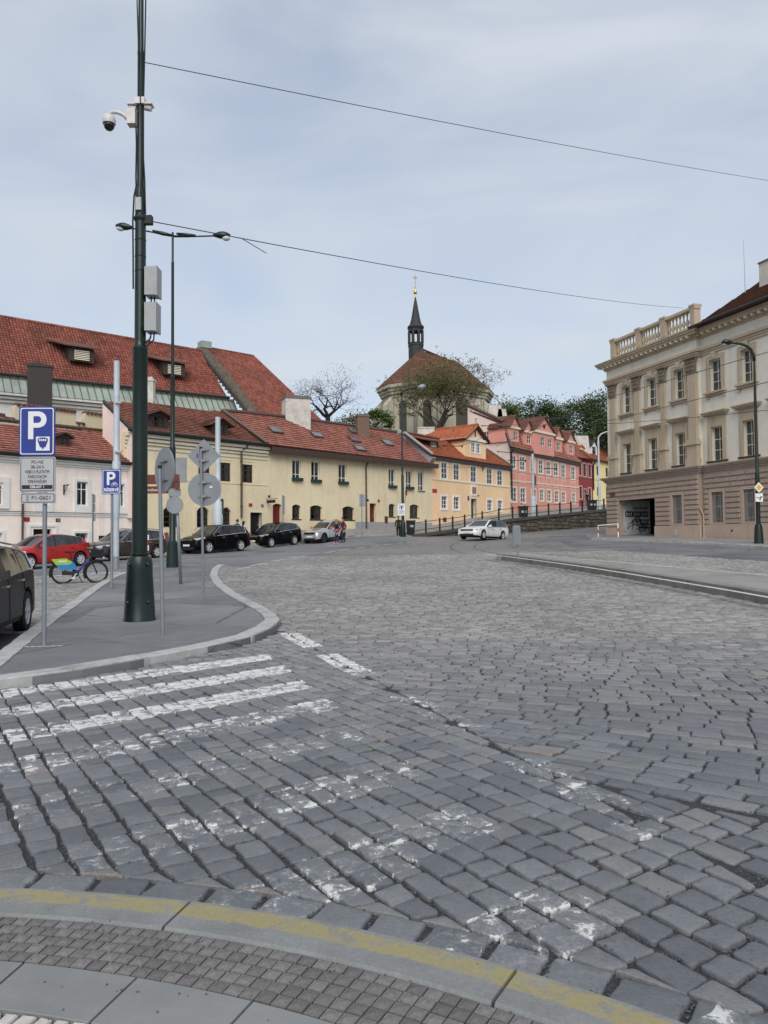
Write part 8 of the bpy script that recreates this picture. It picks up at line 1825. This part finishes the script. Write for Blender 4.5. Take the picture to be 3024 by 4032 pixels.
# --- right-hand lamp with priority sign
B = Vector(G(z7(1577, 1238), .1)); d = B.y; q = lambda X, Y: W(z7(X, Y), d); q6 = lambda X, Y: W(z6(X, Y), d); u = .43641 * d / FPX
lp = pole('street_lamp', B, [(44 * u, B.z - .1), (41 * u, B.z + .05), (34 * u, q(1570, 1100).z), (28 * u, q(1570, 1068).z), (19 * u, q(1570, 1058).z), (18.5 * u, q(1560, 620).z), (17 * u, q(1555, 600).z), (14 * u, q(1550, 590).z), (13 * u, q(1540, 0).z), (10 * u, q6(1525, 1100).z), (8 * u, q6(1515, 960).z)], 'dark green street lamp carrying the yellow priority diamond', 'pole_green', 'lamp', 18)
tx = q6(1517, 960); dx = B.x - tx.x; qa = lambda X, Y: q6(X, Y) + Vector((dx, 0, 0)); b = MB(); b.tube([qa(1517, 965), qa(1510, 910), qa(1490, 865), qa(1450, 832), qa(1400, 812), qa(1340, 803), qa(1300, 800)], [.09, .085, .08, .075, .07, .06, .05], 8); b.build('arm', 'pole_green', lp, smooth=True); b = MB(); b.tube([qa(1318, 800), qa(1290, 797), qa(1250, 795), qa(1224, 800)], [.05, .15, .17, .06], 10); b.build('lamp_head', 'pole_green', lp, smooth=True); b = MB(); b.tube([qa(1285, 808), qa(1250, 810), qa(1232, 808)], [.06, .11, .05], 10); b.build('lens', 'lamp_lens', lp, smooth=True)
Fq = Fac((B.x, B.y - .34), e=(1, 0)); s_, z_ = Fq.at(z7(1574, 732)); r_ = 46 * u
ps = root('priority_sign', Fq.P(s_, z_ - .6), 'yellow and white priority diamond above a small road layout plate', 'sign')
def dia(rr2, o, th, m_, nm, par): b = MB(); b.prism([Fq.P(s_ + rr2, z_, o), Fq.P(s_, z_ + rr2 * 1.1, o), Fq.P(s_ - rr2, z_, o), Fq.P(s_, z_ - rr2 * 1.1, o)], Fq.n * th); return b.build(nm, m_, par)
k = dia(r_, 0, .03, 'sign_black', 'diamond_plate', ps); dia(r_ * .93, .03, .004, 'sign_white', 'white_field', k); dia(r_ * .58, .034, .004, 'sign_yellow', 'yellow_field', k)
s0, z1_ = Fq.at(z7(1543, 786)); s1, z0 = Fq.at(z7(1612, 860)); k = rr_plate(Fq, s0, s1, z0, z1_, 0, .03, .03, 'sign_white', 'layout_plate', ps); w_ = s1 - s0; b = MB(); sm = s0 + w_ * .6
b.fbox(Fq, sm - w_ * .08, sm + w_ * .08, z0 + .08, z0 + (z1_ - z0) * .42, .03, .035); b.prism([Fq.P(sm - w_ * .08, z0 + (z1_ - z0) * .42, .03), Fq.P(sm + w_ * .08, z0 + (z1_ - z0) * .42, .03), Fq.P(sm + w_ * .3, z0 + (z1_ - z0) * .52, .03), Fq.P(sm + w_ * .3, z0 + (z1_ - z0) * .66, .03), Fq.P(sm + w_ * .05, z0 + (z1_ - z0) * .6, .03)], Fq.n * .005); b.fbox(Fq, s0 + w_ * .1, sm - w_ * .12, z0 + (z1_ - z0) * .45, z0 + (z1_ - z0) * .53, .03, .035); b.build('layout_symbol', 'sign_black', k)
# --- platform sign seen from behind, barrier
B = G(z5(750, 1522), PH); rt = root('platform_sign', B, 'grey back of a stop sign on the tip of the tram platform', 'sign'); post(rt, B, zat(*z5(735, 1262), B.y), .045, cap=False); Fq = Fac((B.x, B.y), e=(.93, .36)); s0, z1_ = Fq.at(z5(702, 1258), .06); s1, z0 = Fq.at(z5(770, 1425), .06); pl = rr_plate(Fq, s0, s1, z0, z1_, .06, .05, .1, 'sign_back', 'plate', rt); rr_plate(Fq, s0 + .07, s1 - .07, z0 + .08, z1_ - .08, .11, .01, .08, 'pole_grey', 'inner_panel', pl)
a, c = W(z7(128, 1172), 58.5), W(z7(308, 1160), 56.5); rt = root('barrier', a, 'red and white tube barrier by the passage', 'barrier'); hh = 42 * .43641 * 2.3 * 58 / FPX
b = MB(); b.tube([a - Vector((0, 0, .2)), a + Vector((0, 0, hh)), c + Vector((0, 0, hh)), c - Vector((0, 0, .2))], .05, 8); b.build('tube', 'sign_white', rt, smooth=True, angle=50)
for p in (a, c): b = MB(); b.tube([p + Vector((0, 0, hh * .3)), p + Vector((0, 0, hh * .62))], .055, 8); b.build('red_band', plain('faded_red', (.36, .12, .10), .6), rt)
# --- wires
def wire(name, pts, label, r_=.012, sag=0.0):
    P = [Vector(p) for p in pts]; out = []
    for a, c in zip(P, P[1:]):
        for k in range(13): t = k / 12; out.append(a.lerp(c, t) - Vector((0, 0, sag * 4 * t * (1 - t))))
    b = MB(); b.tube(out, r_, 5); return tag(b.build(name, 'wire', smooth=True), label, 'wire')
dB = 14.4
wire('span_wire', [q8(430, 496), W((3100, 722), 36)], 'upper span wire from the tall green pole to the right', .009, .12)
wire('span_wire', [q8(490, 1756), W((2690, 1213), 50)], 'lower span wire from the tall green pole to the balustrade', .011, .25)
wire('span_wire', [W((350 + .4972 * 1205, .4972 * 1885), 18.5), W((350 + .4972 * 1405, .4972 * 2005), 19.5)], 'short loose wire end below the lower span wire', .01)
wire('tram_wire', [W(z7(-500, 152 - 60), 62), W(z6(250, 1500), 58), W(z6(1659, 1155), 40), W(z6(2100, 1045), 36)], 'tram wire crossing the middle of the corner building', .022)
wire('tram_wire', [W(z5(560, 570), 72), W(z6(200, 1300), 58), W(z6(1659, 885), 40), W(z6(2100, 760), 36)], 'highest tram wire crossing the corner building', .022)
wire('tram_wire', [W(z5(620, 400), 74), W(z7(330, 152), 57), W(z7(1000, 100), 48), W(z7(1800, 20), 40)], 'tram wire passing below the upper windows', .018)
wire('tram_wire', [W(z4(950, 800), 66), W(z5(480, 760), 72), W(z5(1100, 840), 72), W(z5(1560, 872), 66)], 'thin wire along the pink and orange fronts', .016)
wire('tram_wire', [W(z4(1200, 605), 66), W(z4(1340, 570), 67), W(z4(1600, 425), 69), W(z5(1270, 300), 70), W(z5(1659, 110), 60)], 'wire rising in front of the orange gable', .018)
for i, (X0, Y0, X1, Y1, lab) in enumerate(((430, 390, 600, 395, 'insulator arm before the mauve gable'), (90, 565, 265, 568, 'insulator arm before the orange dormer'), (570, 615, 690, 625, 'insulator arm at the corner of the deep pink house'), (660, 690, 815, 695, 'insulator arm before the upper pink windows'), (975, 762, 1085, 764, 'insulator arm between the pink windows'))):
    a, c = W(z5(X0, Y0), 68 + i), W(z5(X1, Y1), 68.5 + i); b = MB(); b.tube([a, a.lerp(c, .2), c], [.05, .035, .035], 6); b.lathe([(.05, -.12), (.09, 0), (.05, .12)], tuple(c), 8); tag(b.build('wire_insulator', 'cable'), lab, 'insulator')
# ================================================================== bicycle and people
plain('bike_blue', (.014, .022, .16), .35, coat=.5); plain('bike_black', (.012, .012, .013), .55); plain('bike_green', (.26, .42, .05), .55); plain('bike_sky', (.02, .18, .42), .55); plain('skin', (.50, .30, .22), .6, var=.08); plain('hair_dark', (.02, .014, .012), .7); plain('hair_red', (.30, .10, .045), .7); plain('hair_grey', (.25, .23, .22), .7)
plain('cloth_navy', (.02, .03, .055), .9); plain('cloth_black', (.012, .012, .014), .9); plain('cloth_red', (.30, .02, .03), .9); plain('cloth_pink', (.65, .09, .14), .9); plain('cloth_white', (.6, .58, .57), .9); plain('cloth_blue', (.03, .06, .13), .9); plain('cloth_maroon', (.13, .02, .03), .9); plain('cloth_olive', (.045, .04, .03), .9); plain('shoe_pink', (.75, .30, .36), .7); plain('shoe_dark', (.015, .015, .017), .7)
pr = Vector(G(z2(512, 825))); pf_ = Vector(G(z2(788, 815))); ax_ = (pf_ - pr); ax_.z = 0; Lb = 1.13; ex = ax_.normalized(); mid = (pr + pf_) / 2
bk = empty('bicycle', (mid.x, mid.y, h(mid.x, mid.y) - .005), math.atan2(ex.y, ex.x), 'dark blue hire bicycle with green and light blue rear panels', 'bicycle'); ld = 1.06 if ax_.length > 1.5 else 1.0; hb_ = min(1.2, max(1.0, ax_.length)) / 2; rw_ = .34
def bt(name, segs, mat, r_=.02, n=8):
    b = MB()
    for pts in segs: b.tube(pts, r_, n)
    return b.build(name, mat, bk, smooth=True, angle=50)
for x, nm in ((-hb_, 'rear'), (hb_, 'front')):
    b = MB(); b.tube([(x + rw_ * math.cos(k * math.pi / 16), 0, rw_ + rw_ * math.sin(k * math.pi / 16)) for k in range(33)], .024, 8, cap=False); w = b.build('wheel', 'tyre', bk, smooth=True)
    b = MB(); b.tube([(x + (rw_ - .035) * math.cos(k * math.pi / 16), 0, rw_ + (rw_ - .035) * math.sin(k * math.pi / 16)) for k in range(33)], .012, 6, cap=False); b.lathe([(.03, -.05), (.03, .05)], (x, 0, rw_), 8); b.build('rim', 'rim_dark', w, smooth=True)
    b = MB()
    for k in range(14): a = 2 * math.pi * k / 14; b.tube([(x, .03 if k % 2 else -.03, rw_), (x + (rw_ - .03) * math.cos(a), 0, rw_ + (rw_ - .03) * math.sin(a))], .0025, 3)
    b.build('spokes', 'rim', w)
bbx = (-.1, 0, .3)
bt('frame', [[bbx, (hb_ - .18, 0, .82)], [(-.1, 0, .3), (-.24, 0, .78)], [(-.1, 0, .36), (hb_ - .22, 0, .72)]], 'bike_blue', .032); bt('frame_tube', [[(-.24, 0, .62), (-hb_, .06, rw_)], [(-.24, 0, .62), (-hb_, -.06, rw_)], [bbx, (-hb_, .06, rw_)], [bbx, (-hb_, -.06, rw_)]], 'bike_black', .016)
bt('seat_post', [[(-.24, 0, .76), (-.29, 0, .98)]], 'bike_black', .018); bt('fork', [[(hb_ - .19, 0, .9), (hb_ - .1, .05, .6), (hb_, .06, rw_)], [(hb_ - .19, 0, .9), (hb_ - .1, -.05, .6), (hb_, -.06, rw_)]], 'bike_black', .02); bt('handlebar', [[(hb_ - .19, 0, .9), (hb_ - .24, 0, 1.06)], [(hb_ - .36, .3, 1.1), (hb_ - .26, .2, 1.08), (hb_ - .22, 0, 1.06), (hb_ - .26, -.2, 1.08), (hb_ - .36, -.3, 1.1)]], 'bike_black', .018)
b = MB(); b.hexa([(-.44, -.08, .97), (-.12, -.03, .98), (-.12, .03, .98), (-.44, .08, .97), (-.45, -.09, 1.03), (-.1, -.025, 1.02), (-.1, .025, 1.02), (-.45, .09, 1.03)]); b.build('saddle', 'bike_black', bk)
b = MB(); x0, x1 = hb_ - .16, hb_ + .18; b.hexa([(x0, -.15, .84), (x1, -.15, .84), (x1, .15, .84), (x0, .15, .84), (x0 - .02, -.19, 1.08), (x1 + .05, -.19, 1.08), (x1 + .05, .19, 1.08), (x0 - .02, .19, 1.08)]); b.build('basket', 'bike_black', bk); b = MB(); b.lathe([(.03, -.04), (.05, 0), (.03, .04)], (x1 + .03, 0, .8), 10); b.build('headlight', 'lamp_clear', bk)
for s_ in (-1, 1):
    y = s_ * .055
    b = MB(); b.prism([(-hb_ - .34, y, .78), (-hb_ + .1, y, .8), (-hb_ + .3, y, .68), (-hb_ + .18, y, .6), (-hb_ - .2, y, .6)], (0, s_ * .012, 0)); k = b.build('wheel_panel', 'bike_green', bk); b = MB(); b.prism([(-hb_ - .2, y + s_ * .001, .6), (-hb_ + .18, y + s_ * .001, .6), (-hb_ + .3, y + s_ * .001, .68), (-hb_ + .38, y + s_ * .001, .6), (-hb_ + .4, y + s_ * .001, .44), (-hb_ - .08, y + s_ * .001, .44)], (0, s_ * .012, 0)); b.build('wheel_panel', 'bike_sky', bk)
    b = MB(); b.box(-hb_ - .12, -hb_ + .12, y + s_ * .012 - .002, y + s_ * .012 + .004, .69, .73); b.build('panel_print', 'cloth_white', k)
b = MB(); b.tube([(-hb_ + (rw_ + .05) * math.cos(R(a)), 0, rw_ + (rw_ + .05) * math.sin(R(a))) for a in range(20, 215, 15)], .032, 6); b.tube([(hb_ + (rw_ + .05) * math.cos(R(a)), 0, rw_ + (rw_ + .05) * math.sin(R(a))) for a in range(60, 215, 15)], .032, 6); b.build('mudguard', 'bike_black', bk, smooth=True)
b = MB(); b.lathe([(.09, -.012), (.09, .012)], (0, 0, 0), 16); o = b.build('chainring', 'bike_black', bk); o.location = (-.1, -.07, .3); o.rotation_euler = (R(90), 0, 0); b = MB(); b.tube([(-.1, -.09, .3), (-.2, -.09, .17)], .016, 6); b.box(-.26, -.14, -.17, -.09, .155, .18); b.lathe([(.035, -.01), (.035, .01)], (-.1, -.095, .3), 10); b.build('crank', 'sign_white', bk); b = MB(); b.hexa([(-hb_ - .02, -.06, .27), (-.08, -.06, .25), (-.08, -.045, .25), (-hb_ - .02, -.045, .27), (-hb_ - .02, -.06, .41), (-.06, -.06, .36), (-.06, -.045, .36), (-hb_ - .02, -.045, .41)]); b.build('chain_guard', 'bike_black', bk)
bt('kickstand', [[(-.06, -.04, .3), (.1, -.2, .01)]], 'bike_black', .014)
def person(loc, head, label, hgt=1.74, top='cloth_black', legs='cloth_navy', shoe='shoe_dark', hair='hair_dark', long_hair=False, stride=.12, arm=.12, bag=None, coat=False, lean=0.0):
    """one continuous figure grown from a jointed skeleton; clothes are zones of its surface"""
    k = hgt / 1.74; V, Ed, Rd = [], [], []
    def v(x, y, z, r_, par=None):
        V.append((x * k, y * k, z * k)); Rd.append(r_ * k); 
        if par is not None: Ed.append((par, len(V) - 1))
        return len(V) - 1
    pel = v(0, 0, .95, .135); wai = v(.01, 0, 1.1, .12, pel); che = v(.02 + lean, 0, 1.3, .145, wai); nb = v(.02 + lean, 0, 1.46, .075, che); nk = v(.035 + lean, 0, 1.53, .055, nb); hd_ = v(.05 + lean, 0, 1.6, .085, nk); v(.055 + lean, 0, 1.68, .082, hd_)
    for s_ in (1, -1):
        st = stride * s_; hip = v(.0, .095 * s_, .9, .105, pel); kn = v(.04 + st * .6, .1 * s_, .5, .07, hip); an = v(-.02 + st, .1 * s_, .09, .045, kn); v(.06 + st, .11 * s_, .035, .042, an); v(.15 + st, .12 * s_, .03, .035, len(V) - 1)
        sh = v(.01 + lean, .18 * s_, 1.4, .072, che); el = v(-.03 - arm * s_ + lean * .6, .235 * s_, 1.12, .05, sh); wr = v(.06 - arm * s_ * 1.2, .23 * s_, .88, .034, el); pm = v(.075 - arm * s_ * 1.2, .225 * s_, .81, .036, wr)
        for q in range(4): f = v(.05 + q * .02 - arm * s_ * 1.2, (.222 - .004 * q) * s_, .745, .0095, pm); v(.06 + q * .018 - arm * s_ * 1.2, (.212) * s_, .70 + (.012 if q in (0, 3) else 0), .0085, f)
        t = v(.11 - arm * s_ * 1.2, .205 * s_, .79, .01, pm); v(.125 - arm * s_ * 1.2, .2 * s_, .75, .009, t)
    me = bpy.data.meshes.new('person'); me.from_pydata(V, Ed, []); me.update(); o = bpy.data.objects.new('person', me); COL.objects.link(o)
    sk_ = o.modifiers.new('s', 'SKIN'); lay = me.skin_vertices[0] if me.skin_vertices else None
    if lay is None:
        bm = bmesh.new(); bm.from_mesh(me); bm.verts.layers.skin.verify(); bm.to_mesh(me); bm.free(); lay = me.skin_vertices[0]
    for i, r_ in enumerate(Rd): lay.data[i].radius = (r_, r_ * (.8 if i in (0, 1, 2) else 1)); lay.data[i].use_root = (i == 0)
    sk_.use_smooth_shade = True; sb_ = o.modifiers.new('u', 'SUBSURF'); sb_.levels = 1; sb_.render_levels = 1
    dg = bpy.context.evaluated_depsgraph_get(); dg.update(); m2 = bpy.data.meshes.new_from_object(o.evaluated_get(dg)); bpy.data.objects.remove(o); m2.name = 'person'
    m2.materials.clear()
    for m_ in (top, legs, shoe, 'skin'): m2.materials.append(M[m_])
    for p in m2.polygons:
        c = p.center / k; p.use_smooth = True; ay = abs(c.y)
        p.material_index = 3 if (c.z > 1.5 or (ay > .17 and c.z < .9 and c.z > .6)) else (0 if c.z > (.62 if coat else .93) or ay > .19 and c.z > .8 else (2 if c.z < .085 else 1))
    o = bpy.data.objects.new('person', m2); link(o); o.location = loc; o.rotation_euler = (0, 0, head); tag(o, label, 'person')
    b = MB(); hx_ = (.05 + lean) * k; n = 12; vs, fs = [], []
    for i in range(7):
        el_ = -.45 + i * (1.57 + .45) / 6
        for j in range(n): a = 2 * math.pi * j / n; rr = .105 * k; vs.append((hx_ - .012 * k + rr * math.cos(el_) * math.cos(a) * 1.05, rr * math.cos(el_) * math.sin(a) * .92, 1.655 * k + rr * 1.08 * math.sin(el_)))
    for i in range(6):
        for j in range(n):
            if i < 3 and math.cos(2 * math.pi * (j + .5) / n) > .35: continue
            fs.append((i * n + j, i * n + (j + 1) % n, (i + 1) * n + (j + 1) % n, (i + 1) * n + j))
    b.add(vs, fs)
    if long_hair: b.tube([(hx_ - .06 * k, 0, 1.68 * k), (hx_ - .1 * k, 0, 1.55 * k), (hx_ - .11 * k, 0, 1.38 * k)], [.09 * k, .085 * k, .05 * k], 8)
    b.build('hair', hair, o, smooth=True)
    b = MB(); fx = hx_ + .082 * k
    for s_ in (1, -1): b.lathe([(.002, -.008), (.009, 0), (.002, .008)], (fx, .032 * s_, 1.645 * k), 6)
    b.build('eyes', 'cloth_black', o); b = MB(); b.add([(fx, -.012, 1.6 * k), (fx, .012, 1.6 * k), (fx + .022, 0, 1.6 * k), (fx - .005, 0, 1.645 * k)], [(0, 1, 2), (0, 2, 3), (2, 1, 3)]); b.box(fx - .012, fx + .002, -.022, .022, 1.563 * k, 1.571 * k)
    for s_ in (1, -1): b.lathe([(.004, -.028), (.016, 0), (.004, .028)], (hx_, .088 * k * s_, 1.63 * k), 6)
    b.build('face', 'skin', o)
    return o
gp = lambda p: Vector((*GPave(p), 0))
def stand(px, **kw):
    q = GPave(px); return (q.x, q.y, pave_z(q.x, q.y))
PW = person(stand(z3(1485, 1521)), R(190), 'person in black jacket with pink hem and pink shoes in the street', 1.66, 'cloth_black', 'cloth_navy', 'shoe_pink', 'hair_red', True)
b = MB(); b.lathe([(.15, .88), (.165, .93), (.155, 1.02)], (0, 0, 0), 12); b.build('top_hem', 'cloth_pink', PW, smooth=True)
q = stand(z3(1530, 1508)); person((q[0] + .12, q[1], q[2]), R(195), 'person in dark clothes with a red scarf walking beside the silver car', 1.8, 'cloth_maroon', 'cloth_navy', 'shoe_dark', 'hair_dark')
def at_d(px, d): return W(px, d)
def up_to(px_head, d, hgt): p = W(px_head, d); return (p.x, p.y, p.z - hgt)
person(up_to(z3(553, 1292), 50.5, 1.78), R(60), 'person in blue jacket on the pavement behind the black car', 1.78, 'cloth_blue', 'cloth_navy')
person(up_to(z3(612, 1308), 51.2, 1.66), R(75), 'dark haired person in white top on the pavement behind the black car', 1.66, 'cloth_white', 'cloth_navy', long_hair=True)
person(up_to(z4(636, 1262), 61.3, 1.75), R(-100), 'person in dark jacket standing behind the lamp foot', 1.75, 'cloth_olive', 'cloth_black')
person(up_to(z5(778, 1062), 77.0, 1.75), R(-80), 'person with white hair and pale top behind the black bin', 1.75, 'cloth_white', 'cloth_navy', hair='hair_grey')
person(up_to(z5(1354, 968), 90.0, 1.8), R(30), 'person in a long black coat by the dark red house', 1.8, 'cloth_black', 'cloth_black', coat=True)
